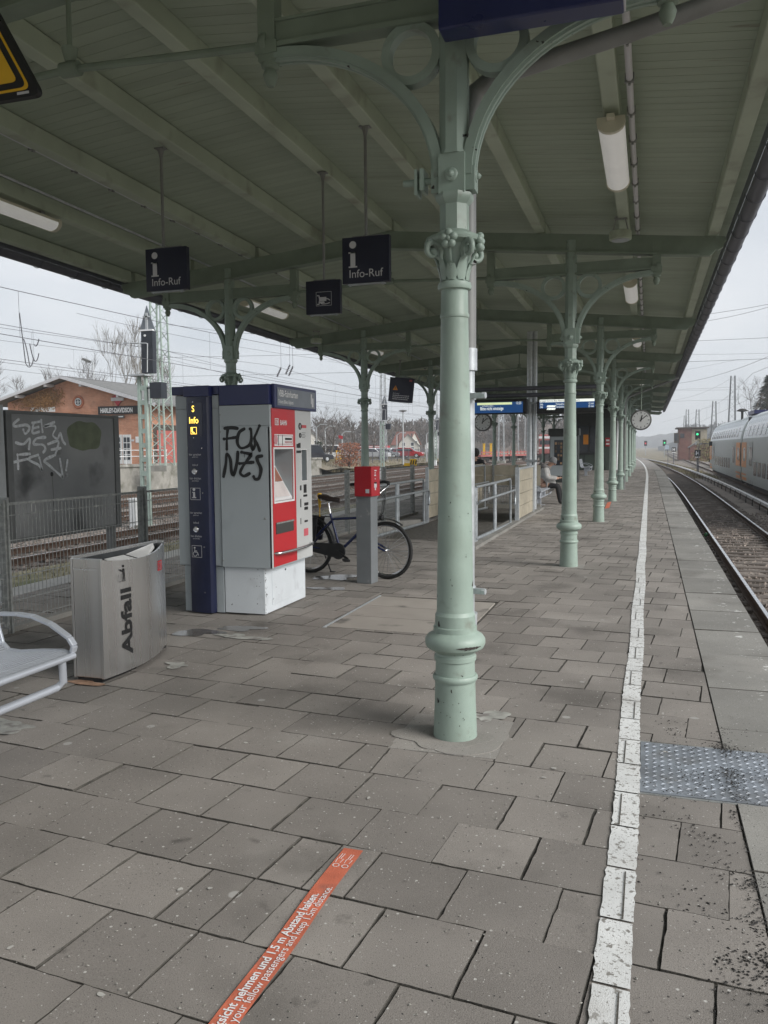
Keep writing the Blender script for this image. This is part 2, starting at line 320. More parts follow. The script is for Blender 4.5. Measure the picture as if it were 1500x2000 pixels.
# ------------------------------------------------------------ platform body
mb = MB(); ys = [-6, 0, 10, 20, 30, 40]+[40+6*k for k in range(1, 32)]
for a, b in zip(ys, ys[1:]):
    for k, (z0, z1) in enumerate(((-1.3, -.0085),)):
        p = [(edgeL(a), a), (EDGE-.03+cv(a), a), (EDGE-.03+cv(b), b), (edgeL(b), b)]
        mb.add([(x, y, z0) for x, y in p]+[(x, y, z1) for x, y in p], [(4,5,6,7), (1,2,6,5), (3,0,4,7), (0,1,5,4), (2,3,7,6)])
platform = struct('platform', mb, MAT['joint'])
mb = MB()
for a, b in zip(ys, ys[1:]):
    if a >= 58: mb.quad((edgeL(a), a, 0), (EDGE+cv(a), a, 0), (EDGE+cv(b), b, 0), (edgeL(b), b, 0))
obj('far_paving', mb, MAT['paver'], platform)

# paving stones: rows turned five degrees against the platform, half bond
E1 = Vector((.9962, -.0872)); N1 = Vector((.0872, .9962)); PL, PW = .352, .355
holes = [(-1.28,-.72,4.05,4.62), (-2.74,-1.44,6.68,8.27), (-.03,.9,3.82,4.51)]
holes += [(XR-.2, XR+.2, y-.18, y+.18) for y in YF[1:6]] 
stairs = (-4.42, -2.78, 13.6, 21.2)
def clipx(poly, X, keep_less=True):
    out = []
    for i, p in enumerate(poly):
        q = poly[(i+1)%len(poly)]; ip = (p[0] <= X) == keep_less; iq = (q[0] <= X) == keep_less
        if ip: out.append(p)
        if ip != iq:
            t = (X-p[0])/(q[0]-p[0]); out.append((X, p[1]+t*(q[1]-p[1])))
    return out
def clipy(poly, Y, less): 
    return [(y, x) for x, y in clipx([(y, x) for x, y in poly], Y, less)]
def cuthole(poly, h):                                  # pieces of a stone left around a rectangle
    xs = [p[0] for p in poly]; ys_ = [p[1] for p in poly]
    if max(xs) <= h[0] or min(xs) >= h[1] or max(ys_) <= h[2] or min(ys_) >= h[3]: return [poly]
    out = [clipx(poly, h[0], True), clipx(poly, h[1], False)]
    mid = clipx(clipx(poly, h[0], False), h[1], True)
    if len(mid) > 2: out += [clipy(mid, h[2], True), clipy(mid, h[3], False)]
    return [p for p in out if len(p) > 2]
def area(p): return abs(sum(p[i][0]*p[(i+1)%len(p)][1]-p[(i+1)%len(p)][0]*p[i][1] for i in range(len(p))))/2
tops = []
def dark_sides(o):                                   # sides take joint dirt's dark colour, shade put in over sunlit edges
    o.data.materials.append(MAT['joint']); s_ = set(tops); o.data.polygons.foreach_set('material_index', [0 if k in s_ else 1 for k in range(len(o.data.polygons))]); tops.clear(); return o
def ragged(poly, a):
    out = []
    for i, p in enumerate(poly):
        q = poly[(i+1)%len(poly)]; l = math.hypot(q[0]-p[0], q[1]-p[1]); k = max(1, int(l/.04)); nx, ny = (p[1]-q[1])/max(l, 1e-6), (q[0]-p[0])/max(l, 1e-6)
        for t in range(k):
            f = t/k; d = 0 if t == 0 else rr.gauss(0, a)-(a*3 if rr.random() < .04 else 0)*-1
            out.append((p[0]+(q[0]-p[0])*f+nx*d, p[1]+(q[1]-p[1])*f+ny*d))
    return out
def slab(mb, poly, z, gap=.0042, bev=.0007, h=.03, tilt=(0,0)):
    cx = sum(p[0] for p in poly)/len(poly); cy = sum(p[1] for p in poly)/len(poly); n = len(poly)
    def ins(d):
        o = []
        for i in range(n):
            a = Vector(poly[i-1]); b = Vector(poly[i]); c = Vector(poly[(i+1)%n])
            d1 = (b-a); d2 = (c-b)
            if d1.length < 1e-5 or d2.length < 1e-5: o.append(b); continue
            d1.normalize(); d2.normalize(); n1_ = Vector((-d1.y, d1.x)); n2_ = Vector((-d2.y, d2.x)); m_ = n1_+n2_
            k = m_.length_squared
            o.append(b+m_*(2*d/k) if k > .2 else b+n1_*d)
        return o
    A = ins(gap); B = ins(gap+bev)
    zz = lambda q, z0: z0+(q[0]-cx)*tilt[0]+(q[1]-cy)*tilt[1]
    vs = [(q[0], q[1], -h) for q in A]+[(q[0], q[1], zz(q, z-bev)) for q in A]+[(q[0], q[1], zz(q, z)) for q in B]
    fs = [tuple(range(2*n, 3*n))]
    for i in range(n):
        j = (i+1)%n; fs += [(i, j, n+j, n+i), (n+i, n+j, 2*n+j, 2*n+i)]
    tops.append(len(mb.f)); mb.add(vs, fs)
stones = []; tops.clear(); rr = random.Random(11); rowcuts = []
for r_ in range(int(-1/PW), int(58/PW)+3):
    off = (r_ % 2)*PL/2+rr.uniform(-.035, .035)
    for k in range(-26, 8):
        jit = rr.uniform(-.003, .003)
        c0 = E1*(k*PL+off+jit)+N1*(r_*PW+.02); e = E1*PL; n_ = N1*PW
        poly = [tuple(c0), tuple(c0+e), tuple(c0+e+n_), tuple(c0+n_)]
        cyy = c0.y
        if c0.x > .5 or c0.x+PL < edgeL(max(cyy, 0)): continue
        if rr.random() < .03: poly = [tuple(c0), tuple(c0+e*.52), tuple(c0+e*.52+n_), tuple(c0+n_)]; extra = [tuple(c0+e*.52), tuple(c0+e), tuple(c0+e+n_), tuple(c0+e*.52+n_)]
        else: extra = None
        for pl in (poly, extra):
            if not pl: continue
            pl = clipx(pl, JOINT+cv(cyy), True); pl = clipx(pl, edgeL(max(cyy, 0))+.42, False) if pl else []
            if len(pl) < 3: continue
            ps = [pl]
            for h in holes+[stairs]:
                ps = [q for p in ps for q in cuthole(p, h)]
            for q in ps:
                if area(q) > .006: stones.append(q)
def seen(p):
    v = Vector((p[0], p[1], 0))-Vector((0, 0, EYE)); d = v.dot(CF)
    if d < .5: return -1
    x = 750+F*v.dot(CR)/d; y = 1000-F*v.dot(CU)/d
    return d if -60 < x < 1560 and y < 2080 else -1
sc = []
for q in stones:
    cx = sum(p[0] for p in q)/len(q); cy = sum(p[1] for p in q)/len(q); d = seen((cx, cy))
    hid = (cx < -3.4 and 5.2 < cy < 9 and cx > -5.2) 
    sc.append((d*(1.6 if hid else 1)/max(.4, min(1, area(q)/.1)) if d > 0 else 1e6+cy, q))
sc.sort(key=lambda t: t[0])
near = {}
mbr = MB(); rest_tops = []
for i, (d, q) in enumerate(sc):
    z = rr.gauss(0, .0016); tl = (rr.gauss(0, .006), rr.gauss(0, .006))
    if i < 296 and d < 1e6:
        one = MB(); slab(one, ragged(q, .0011) if d < 7 else q, z, gap=rr.choice((.0012, .003, .004, .0048, .0056)), tilt=tl); dark_sides(obj('paving_stone', one, MAT['paver'], platform))
    elif sum(p[1] for p in q)/len(q) > -1: slab(mbr, q, z, tilt=tl)
dark_sides(obj('paving_stones_beyond', mbr, MAT['paver'], platform, kind='stuff'))

# edge slabs right; left border slabs with daylight put into their pale colour
y = .2; i = 0; rr = random.Random(5)
while y < 58:
    l = rr.uniform(.78, 1.05); one = MB()
    q = [(JOINT+cv(y), y), (EDGE+cv(y), y), (EDGE+cv(y+l), y+l), (JOINT+cv(y+l), y+l)]
    for h in cuthole(q, holes[2]): 
        if area(h) > .01: slab(one, h, rr.gauss(.004, .002), gap=.0025, bev=.003, h=.24, tilt=(rr.gauss(0,.004), rr.gauss(0,.004)))
    if one.f: dark_sides(obj('edge_slab', one, MAT['edge'], platform))
    y += l
mb = MB(); y = 2
while y < 58:
    slab(mb, [(edgeL(y), y), (edgeL(y)+.41, y), (edgeL(y+1)+.41, y+1), (edgeL(y+1), y+1)], .004, gap=.004, h=.2); y += 1
tops.clear(); obj('border_slabs', mb, M('border', (.42,.41,.39), .85, var=.15, scale=2, world=True), platform, kind='stuff')

# white safety line, painted stone by stone
mb = MB(); rr = random.Random(3); y = .6
while y < 120:
    row = PW if y < 25 else 2.0; seg = max(2, int(row/.03)) if y < 14 else 1
    g_ = .006 if y < 14 else 0
    for s_ in range(seg):
        ya = y+g_+(row-2*g_)*s_/seg; yb = y+g_+(row-2*g_)*(s_+1)/seg; k = 1 if y < 14 else 0
        f = lambda yy, x: (x+cv(yy)+k*.006*math.sin(yy*2.1)+k*(mnoise.noise((x*40, yy*30, 0))*.009), yy+x*-.0875, .0055)
        mb.quad(f(ya, -.130), f(ya, -.022), f(yb, -.022), f(yb, -.130))
    y += row
struct('safety_line', mb, MAT['line'])
mb = MB(); y = .6
while y < 10:                                           # long joints between stones show through the paint
    x = rr.choice((-.075, -.06, -.095))
    if int(y/PW) % 2: mb.quad((x-.0025, y+.01, .0090), (x+.003, y+.01, .0090), (x+.0035, y+PW-.02, .0090), (x-.0015, y+PW-.02, .0090))
    y += PW
struct('line_joints', mb, MAT['joint'])

# steel cover plate with raised tread
pl = thing('cover_plate', 'grey steel tread plate let into the paving beside the white line', 'cover plate', (.44, 4.16, 0))
mb = MB(); mb.box(-.018, .885, 3.835, 4.50, -.02, .004); obj('plate', mb, MAT['plate'], pl)
mb = MB()
for i in range(24):
    for j in range(22):
        x = .0+i*.0365; y = 3.855+j*.029; s = .017 if (i+j) % 2 else -.017
        c = Vector((x+.012, y+.01, 0)); a = Vector((s*.7, .008, 0)); b_ = Vector((-a.y, a.x, 0)).normalized()*.0035
        mb.add([c-a-b_+Vector((0,0,.004)), c+a-b_+Vector((0,0,.004)), c+a+b_+Vector((0,0,.004)), c-a+b_+Vector((0,0,.004)), c+Vector((0,0,.0072))], [(0,1,4), (1,2,4), (2,3,4), (3,0,4)])
obj('tread', mb, MAT['plate'], pl, kind='stuff')
mb = MB(); 
for a in ((-.03,.9,3.815,3.83), (-.03,.9,4.505,4.52), (-.03,-.02,3.83,4.505)): mb.box(*a, -.02, .002)
obj('plate_frame', mb, MAT['fence'], pl)

# concrete infill round the first column and the trench cover
def blob(cx, cy, rx, ry, z, n=26, sd=1, amp=.16):
    r = random.Random(sd); ph = [r.uniform(0, 6.28) for _ in range(5)]
    pts = []
    for k in range(n):
        a = 2*PI*k/n; m_ = 1+amp*sum(math.sin((q+2)*a+ph[q])/(q+1.5) for q in range(5))
        pts.append((cx+rx*m_*math.cos(a), cy+ry*m_*math.sin(a), z))
    return pts
mb = MB(); mb.box(-1.29, -.71, 4.04, 4.63, -.03, .001); mb.prism(blob(-.93, 4.33, .27, .25, -.02, n=40, sd=6, amp=.22), (0,0,.0245)); mb.prism(blob(-1.05, 4.27, .22, .2, -.02, n=40, sd=8, amp=.25), (0,0,.0262))
struct('column_footing', mb, MAT['patch'])
for y in YF[1:6]:
    mb = MB(); mb.box(XR-.21, XR+.21, y-.19, y+.19, -.03, .003); struct('column_footing', mb, MAT['patch'])
tc_ = thing('trench_cover', 'three pale concrete trench cover panels with a metal edge in the paving', 'trench cover', (-2.1, 7.4, 0))
for a, b in ((6.70, 7.22), (7.225, 7.74), (7.745, 8.25)):
    mb = MB(); slab(mb, [(-2.70, a), (-1.46, a-.06), (-1.46, b-.06), (-2.70, b)], .004, gap=.003, h=.03)
    obj('cover_panel', mb, M('trench_panel', (.31,.285,.255), .8, var=.1, scale=3, world=True, bump=.3, bscale=90, rnd=.06, dirt=[((.1,.095,.085), 2.5, .62, .1)]) if a < 7 else bpy.data.materials['trench_panel'], tc_)
mb = MB(); mb.box(-2.725, -2.705, 6.66, 8.28, -.02, .007); obj('edge_strip', mb, MAT['galvl'], tc_)

# wet and stained paving by the ticket machine
wet = M('wet_paving', (.13,.12,.11), .12, var=.25, scale=5, world=True, bump=.12, bscale=40, spec=.7)
for k, (px, py, rx, ry) in enumerate(((655, 1128, .26, .2), (640, 1150, .2, .1), (385, 1236, .2, .13), (470, 1228, .2, .1))):
    p = gz(px, py); mb = MB(); pts = blob(p.x, p.y, rx, ry, .0056, sd=20+k, amp=.35); mb.add(pts, [tuple(range(len(pts)))])
    struct('puddle', mb, wet)
mb = MB(); pts = blob(-3.62, 4.60, .14, .05, .006, sd=9, amp=.25); mb.add(pts, [tuple(range(len(pts)))]); struct('rust_stain', mb, MAT['rustglow'])

# floor tape with the distance notice
tp = thing('floor_tape', 'orange floor tape with white distance notice stuck along the paving', 'floor sticker', (-1.08, 2.2, 0))
mb = MB(); n = 30
for k in range(n):
    ya = 1.2+(2.935-1.2)*k/n; yb = 1.2+(2.935-1.2)*(k+1)/n; w = lambda y: .003*math.sin(y*9)
    mb.quad((-1.125+w(ya), ya, .007), (-1.045+w(ya), ya, .007), (-1.045+w(yb), yb, .007), (-1.125+w(yb), yb, .007))
obj('tape', mb, MAT['tape'], tp)
UY, UX = Vector((0, 1, 0)), Vector((-1, 0, 0))
pe = gz(621, 1750); text('lettering', 'Bitte Rücksicht nehmen und 1,5 m Abstand halten.', (-1.086, pe.y, .007), UY, UX, .043, MAT['lit'], tp, 'RIGHT', xs=.98, bold=.02, lift=.0025)
pe = gz(652, 1738); text('lettering', 'Please be considerate of your fellow passengers and keep 1.5m distance.', (-1.055, pe.y, .007), UY, UX, .040, MAT['lit'], tp, 'RIGHT', xs=.95, lift=.0025)
mb = MB(); p0 = gz(668, 1690)
for dx in (.018, -.018):
    c = Vector((-1.085+dx, p0.y+.03, 0)); 
    o = Vector((c.x, c.y-.05, .007))
    mb.ribbon([(.012*math.cos(a), .012*math.sin(a)) for a in [k*PI/6 for k in range(13)]], .003, o+Vector((0, .0, 0)), UY, UX)
    mb.ribbon([(.02,-.008),(.05,-.012),(.05,.0),(.09,-.004),(.09,.006),(.05,.008),(.05,.012),(.02,.010)], .003, o, UY, UX)
obj('people_pictogram', mb, MAT['lit'], tp)
mb = MB(); p = [gz(1186,982), gz(1194,980), gz(1190,992), gz(1181,994)]; mb.add([(q.x, q.y, .006) for q in p], [(3,2,1,0)])
o_ = obj('floor_tape', mb, MAT['tape'], None); tag(o_, 'short orange floor tape strip beside the third green column from the front', 'floor sticker')

# ------------------------------------------------------------ tracks
def rail_line(name, xf, y0, y1, parent, step=4.0, z=-.9):
    mb = MB(); mt = MB(); y = y0
    while y < y1:
        b = min(y+step, y1); A = Vector((xf(y), y, 0)); B = Vector((xf(b), b, 0))
        mb.bar(A+Vector((0,0,z-.022)), B+Vector((0,0,z-.022)), .068, .036); mb.bar(A+Vector((0,0,z-.085)), B+Vector((0,0,z-.085)), .018, .10)
        mb.bar(A+Vector((0,0,z-.145)), B+Vector((0,0,z-.145)), .13, .022)
        mt.bar(A+Vector((0,0,z)), B+Vector((0,0,z)), .056, .006); y = b
    r = obj(name, mb, MAT['rail'], parent); obj('rail_head', mt, MAT['railtop'], r); return r
def track(name, xc, y0, y1, single, pitch=.63, mat='sleeper', cvf=cv, far=None):
    t = MB(); t.box(xc-.01, xc+.01, y0, y0+.02, -1.3, -1.28); t = struct(name, t, MAT['rail'])
    rail_line('rail', lambda y: xc-.752+cvf(y), y0, y1, t); rail_line('rail', lambda y: xc+.752+cvf(y), y0, y1, t)
    rr = random.Random(int(xc*10)+500); first = None; rest = MB(); y = y0+.3; cnt = 0
    while y < y1:
        x = xc+cvf(y)+rr.uniform(-.03, .03)
        if single[0] <= y <= single[1] and cnt < 290:
            if first is None:
                m_ = MB(); m_.box(-1.28, 1.28, -.125, .125, -.13, 0); 
                for s in (-1, 1): m_.box(s*.752-.17, s*.752+.17, -.08, .08, 0, .012)
                first = mesh_of('sleeper', m_, MAT[mat])
            o = obj('sleeper', None, None, t, me=first); o.location = (x, y, -1.066+rr.uniform(-.006, .004)); o.rotation_euler.z = rr.gauss(0, .012); cnt += 1
        else: rest.box(x-1.28, x+1.28, y-.125, y+.125, -1.2, -1.068)
        y += pitch
    if rest.f: obj('sleepers_beyond', rest, MAT[mat], t, kind='stuff')
    return t
tr = track('railway_track', 2.43, 2.0, 190, (2, 75))
mb = MB(); y = 1.0; third = 4.42
while y < 170:
    b = y+3; A = Vector((third+cv(y)*1.1, y, -.78)); B = Vector((third+cv(b)*1.1, b, -.78)); mb.bar(A, B, .15, .11); y = b
co = obj('conductor_rail_cover', mb, MAT['cond'], tr)
mb = MB(); y = 1.0
while y < 150:
    b = y+3; A = Vector((third+cv(y)*1.1, y, -.90)); B = Vector((third+cv(b)*1.1, b, -.90)); mb.bar(A, B, .07, .10); y = b
obj('conductor_rail', mb, MAT['rail'], tr)
first = None
for k in range(34):
    y = 4+k*2.5
    if first is None:
        m_ = MB(); m_.tube([(0,0,-.30), (0,0,-.05), (.05,0,.08), (.16,0,.09), (.17,0,.02)], .022, 6); m_.box(-.1,.1,-.08,.08,-.32,-.28); first = mesh_of('rail_bracket', m_, MAT['under'])
    o = obj('rail_bracket', None, None, tr, me=first); o.location = (third-.11+cv(y)*1.1, y, -.83)
nocv = lambda y: 0.0
track('train_track', 6.6, 12, 330, (30, 45), pitch=.65, mat='sleepc', cvf=nocv)
track('yard_track', -8.75, 0, 150, (0, 0), mat='sleepc', cvf=nocv)
track('yard_track', -14.65, 6, 200, (12, 75), mat='sleeper', cvf=nocv)
track('yard_track', -19.4, 8, 220, (18, 80), mat='sleeper', cvf=nocv)
track('yard_track', -23.9, 10, 240, (24, 60), mat='sleeper', cvf=nocv)
track('yard_track', -28.2, 12, 250, (30, 60), mat='sleepc', cvf=nocv)

# loose ballast stones
def pebbles(n, fx, fy, fz, smin, smax, sd):
    mb = MB(); r = random.Random(sd)
    for _ in range(n):
        x, y = fx(r), fy(r); s = r.uniform(smin, smax); z = fz(x, y)
        c = Vector((x, y, z+s*.3)); p = []
        for v in ((1,0,0), (-.5,.87,0), (-.5,-.87,0), (0,0,1), (.3,.2,-.8)):
            p.append(c+Vector(v)*s*r.uniform(.6, 1.2)+Vector((r.uniform(-.3,.3), r.uniform(-.3,.3), r.uniform(-.3,.3)))*s)
        mb.add(p, [(0,1,3), (1,2,3), (2,0,3), (1,0,4), (2,1,4), (0,2,4)])
    return mb
mb = pebbles(11000, lambda r: r.uniform(.93, 5.2), lambda r: 5+30*r.random()**1.5, lambda x, y: -1.10, .02, .045, 21)
struct('ballast_stones', mb, MAT['stone'], kind='stuff')
mb = pebbles(9000, lambda r: r.uniform(-22, -12.6), lambda r: r.uniform(12, 60), lambda x, y: -1.09, .03, .06, 22)
struct('ballast_stones', mb, MAT['stone'], kind='stuff')
# grass tufts on the verge
mb = MB(); r = random.Random(8)
for _ in range(5200):
    x = r.uniform(-12.8, -10.5); y = r.uniform(9, 60); a = r.uniform(0, 6.28); h = r.uniform(.04, .16); w = .012
    d = Vector((math.cos(a), math.sin(a), 0)); mb.add([Vector((x,y,-1.02))-d*w, Vector((x,y,-1.02))+d*w, Vector((x+r.uniform(-.06,.06), y+r.uniform(-.06,.06), -1.02+h))], [(0,1,2)])
struct('dry_grass', mb, MAT['grass'], kind='stuff')

# dark grit lying on the paving near the cover plate
mb = MB(); r = random.Random(31)
for _ in range(7000):
    x = r.gauss(.36, .17) if r.random() < .6 else r.gauss(.395, .03); y = 1.9+3.0*r.random()**1.1; cl = mnoise.noise((x*5, y*5, 2))
    if x > .88 or x < -.3 or r.random() > .35+cl*1.3: continue
    s_ = r.uniform(.0016, .0046); z0 = .009 if 3.82 < y < 4.5 and x > -.02 else .003; a = r.uniform(0, 6.28); d = Vector((math.cos(a), math.sin(a), 0))*s_*1.7; e = Vector((-d.y, d.x, 0))*.5; c = Vector((x, y, z0))
    mb.add([c-d, c+e, c+d, c-e, c+Vector((0,0,s_*1.1))], [(0,1,4), (1,2,4), (2,3,4), (3,0,4)])
struct('grit', mb, MAT['under'], kind='stuff')
mb = MB()
for _ in range(700):
    x = r.uniform(-3.3, .3); y = r.uniform(1.5, 6); s_ = r.uniform(.002, .005); a = r.uniform(0, 6.28); d = Vector((math.cos(a), math.sin(a), 0))*s_*1.6; e = Vector((-d.y, d.x, 0))*.6; c = Vector((x, y, .003))
    mb.add([c-d, c+e, c+d, c-e, c+Vector((0,0,s_*.8))], [(0,1,4), (1,2,4), (2,3,4), (3,0,4)])
struct('pale_grit', mb, MAT['concrete'], kind='stuff')

# pale dried stains and a few leaves by the bench and the ticket machine
pale = M('pale_stain', (.36,.36,.33), .6, world=True, var=.3, scale=9, dirt=[((.22,.205,.19), 14, .5, .12)])
for k, (px, py, rx, ry) in enumerate(((12, 1418, .17, .09), (470, 1245, .2, .08), (345, 1300, .1, .06), (950, 1400, .12, .09))):
    p = gz(px, py); mb = MB(); pts = blob(p.x, p.y, rx, ry, .0062, n=60, sd=40+k, amp=.55); mb.add(pts, [tuple(range(len(pts)))]); struct('pale_stain', mb, pale)
gum = M('gum', (.44,.43,.40), .7, world=True, var=.15, scale=20); r = random.Random(77); mb = MB()
for px, py in ((197, 1945), (352, 1739), (410, 1737), (1082, 1502), (652, 1435), (1300, 1470), (720, 1560), (545, 1450), (480, 1452), (1165, 1905), (20, 1853), (1062, 1520), (1010, 1380), (300, 1480), (780, 1340)):
    p = gz(px, py); pts = blob(p.x, p.y, r.uniform(.007,.016), r.uniform(.006,.012), .0052, n=14, sd=int(px), amp=.2); mb.add(pts, [tuple(range(14))])
struct('gum_spots', mb, gum, kind='stuff')
# ------------------------------------------------------------ canopy columns
def sweepxz(mb, pts, sec, closed=False):              # section (n, y) swept along a path in the x-z plane
    m = len(pts); k = len(sec); vs = []
    for i, p in enumerate(pts):
        if closed: d = Vector(pts[(i+1)%m])-Vector(pts[i-1])
        else: d = Vector(pts[min(i+1, m-1)])-Vector(pts[max(i-1, 0)])
        d.normalize(); n = Vector((-d.y, d.x))
        for a, b in sec: vs.append((p[0]+n.x*a, b, p[1]+n.y*a))
    fs = []
    for i in range(m if closed else m-1):
        j = (i+1)%m
        for q in range(k): fs.append((i*k+q, i*k+(q+1)%k, j*k+(q+1)%k, j*k+q))
    if not closed: fs += [tuple(range(k-1, -1, -1)), tuple(range((m-1)*k, m*k))]
    mb.add(vs, fs)
ARC_SEC = [(-.03,-.05), (.02,-.05), (.02,-.033), (.034,-.03), (.034,-.012), (.026,-.008), (.026,.008), (.034,.012), (.034,.03), (.02,.033), (.02,.05), (-.03,.05)]
def arc_pts(s, n=16):
    return [(s*(1.0-.92*math.sin(t)), 2.98+.75*math.cos(t)) for t in [PI/2*k/n for k in range(n+1)]]
def make_column():
    t = thing('canopy_column', 'x', 'column', (0, 0, 0), 'cast iron columns carrying the platform canopy')
    G = MAT['green']
    mb = MB(); mb.lathe([(.121,-.02), (.119,.02), (.112,.20), (.110,.315), (.118,.318), (.123,.328), (.123,.338), (.117,.348), (.108,.35), (.106,.425), (.114,.43), (.115,.452), (.109,.458),
        (.108,.47), (.118,.478), (.135,.487), (.155,.50), (.164,.52), (.163,.545), (.150,.565), (.128,.578), (.118,.585), (.118,.612), (.110,.616), (.108,.668), (.109,.675), (.104,.685), (.100,.695)], n=36)
    obj('base', mb, G, t, smooth=32)
    mb = MB(); mb.lathe([(.0995,.69), (.099,.75), (.092,1.2), (.0835,1.65), (.076,2.05), (.0725,2.255), (.0765,2.26), (.0775,2.275), (.0725,2.285), (.071,2.41)], n=36)
    obj('shaft', mb, G, t, smooth=32)
    cap = MB(); cap.lathe([(.071,2.40), (.086,2.405), (.090,2.42), (.086,2.438), (.068,2.445), (.062,2.46), (.063,2.50), (.068,2.55), (.080,2.60), (.098,2.63), (.118,2.638), (.137,2.646), (.141,2.66), (.132,2.676), (.10,2.688), (.085,2.70), (.076,2.705)], n=32)
    c_ = obj('capital', cap, G, t, smooth=32)
    lf = MB()
    for k in range(8):                                 # acanthus leaves
        a = PI/4*k; d = Vector((math.cos(a), math.sin(a), 0)); s = Vector((-d.y, d.x, 0)); h = .135 if k % 2 else .10; vs = []
        for i in range(6):
            u = i/5; rr_ = .066+.03*u**2+(.018 if u > .85 else 0); z = 2.447+h*u-(.018 if u == 1 else 0); w = .030*math.sin(PI*(.22+.7*u))
            p = d*rr_+Vector((0,0,z)); vs += [p-s*w, p+d*.013, p+s*w]
        fs = []
        for i in range(5):
            for q in range(2): fs.append((i*3+q, i*3+q+1, i*3+q+4, i*3+q+3))
        lf.add(vs, fs)
    obj('leaves', lf, G, c_, smooth=60)
    for k in range(4):                                 # corner volutes
        a = PI/4+PI/2*k; d = Vector((math.cos(a), math.sin(a), 0)); pts = []; rs = []
        for i in range(22):
            th = -PI*.55+i*.36; rr_ = .054*(1-i/24); c0 = d*.132+Vector((0,0,2.592))
            pts.append(c0+d*(rr_*math.cos(-th+1.3))+Vector((0,0,rr_*math.sin(-th+1.3)))); rs.append(.019*(1-i/34))
        v = MB(); v.tube([d*.07+Vector((0,0,2.52)), d*.085+Vector((0,0,2.57))]+pts, [.01,.013]+rs, 8); v.ball(d*.128+Vector((0,0,2.592)), .02); obj('volute', v, G, c_, smooth=50)
    for k in range(4):                                 # flowers on the four faces
        a = PI/2*k; d = Vector((math.cos(a), math.sin(a), 0)); s = Vector((-d.y, d.x, 0)); c0 = d*.135+Vector((0,0,2.64)); f_ = MB()
        for q in range(5):
            b = PI/2+2*PI*q/5; f_.ball(c0+s*(.027*math.cos(b))+Vector((0,0,.03*math.sin(b))), .022, nu=8, nv=6)
        f_.ball(c0+d*.008, .014, nu=8, nv=6); f_.tube([d*.08+Vector((0,0,2.52)), d*.115+Vector((0,0,2.60))], .008, 6); obj('flower', f_, G, c_, smooth=60)
    mb = MB(); p8 = PI/8
    mb.lathe([(.080,2.69), (.078,2.70), (.077,2.835), (.085,2.845), (.098,2.86), (.102,2.875), (.10,2.89)], n=8, ph=p8)
    mb.box(-.068,.068,-.072,.072,2.885,3.085)
    mb.lathe([(.068*1.3,3.085), (.060*1.3,3.11), (.060*1.3,4.20)], n=8, ph=p8)
    mb.box(-.105,.105,-.04,.04,2.93,3.01)
    for d in ((0,-1,0), (0,1,0), (1,0,0), (-1,0,0)):
        c0 = Vector(d)*(.072 if d[0] == 0 else .105)+Vector((0,0,2.975)); mb.lathe([(.034,0), (.036,.006), (.03,.014), (.018,.018), (.016,.026), (.006,.036)], c0, 14, axis=d)
    obj('post', mb, G, t, smooth=30)
    for s in (-1, 1):
        mb = MB(); pts = arc_pts(s); sec = ARC_SEC if s < 0 else [(-a, b) for a, b in ARC_SEC]
        sec = [(-a, b) for a, b in ARC_SEC] if s < 0 else ARC_SEC
        sweepxz(mb, pts, sec); mb.box(min(s*.06, s*.115), max(s*.06, s*.115), -.045, .045, 2.90, 3.02)
        br = obj('bracket', mb, G, t, smooth=40)
        mb = MB(); sweepxz(mb, [(s*.225+.138*math.cos(2*PI*k/28), 3.625+.138*math.sin(2*PI*k/28)) for k in range(28)], [(-.022,-.035), (.022,-.035), (.022,.035), (-.022,.035)], True)
        obj('ring', mb, G, br, smooth=40)
        mb = MB(); mb.box(s*1.04-.05, s*1.04+.05, -.05, .05, 3.70, 4.12); mb.lathe([(.07,0), (.075,.02), (.06,.05), (.035,.06)], (s*1.04,0,3.80), 12, axis=(s,0,0))
        mb.lathe([(.02,-.13), (.035,-.10), (.042,-.07), (.03,-.04), (.05,-.03), (.05,0)], (s*1.04,0,3.71), 12); mb.box(s*1.04-.065, s*1.04+.065, -.06, .06, 3.735, 3.80)
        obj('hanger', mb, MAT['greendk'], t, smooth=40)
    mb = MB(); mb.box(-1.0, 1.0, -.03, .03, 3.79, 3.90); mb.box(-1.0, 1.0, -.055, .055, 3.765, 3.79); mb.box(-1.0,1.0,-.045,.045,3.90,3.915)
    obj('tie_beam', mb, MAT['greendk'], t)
    return t
ORD = ['first', 'second', 'third', 'fourth', 'fifth', 'sixth', 'seventh', 'eighth', 'ninth', 'tenth']
col0 = make_column(); col0.location = (XR, YF[0], 0); col0['label'] = 'nearest pale green cast iron column, large in the middle of the platform'
for i in range(1, 10):
    clone(col0, (XR+cv(YF[i])*.3, YF[i], 0), '%s pale green cast iron column from the front in the row beside the white line' % ORD[i])
for i in range(0, 10):
    lab = ['pale green iron column of the fence side row nearest the metal bench', 'pale green iron column rising directly behind the ticket machine', 'pale green iron column rising behind the red ticket validator post',
           'pale green iron column past the ramp handrail, its foot in view', 'fifth pale green iron column of the fence side row, mostly behind the nearest column'][i] if i < 5 else '%s iron column in the row along the fence, counted from the front' % ORD[i]
    clone(col0, (XLs[i], YF[i], 0), lab)

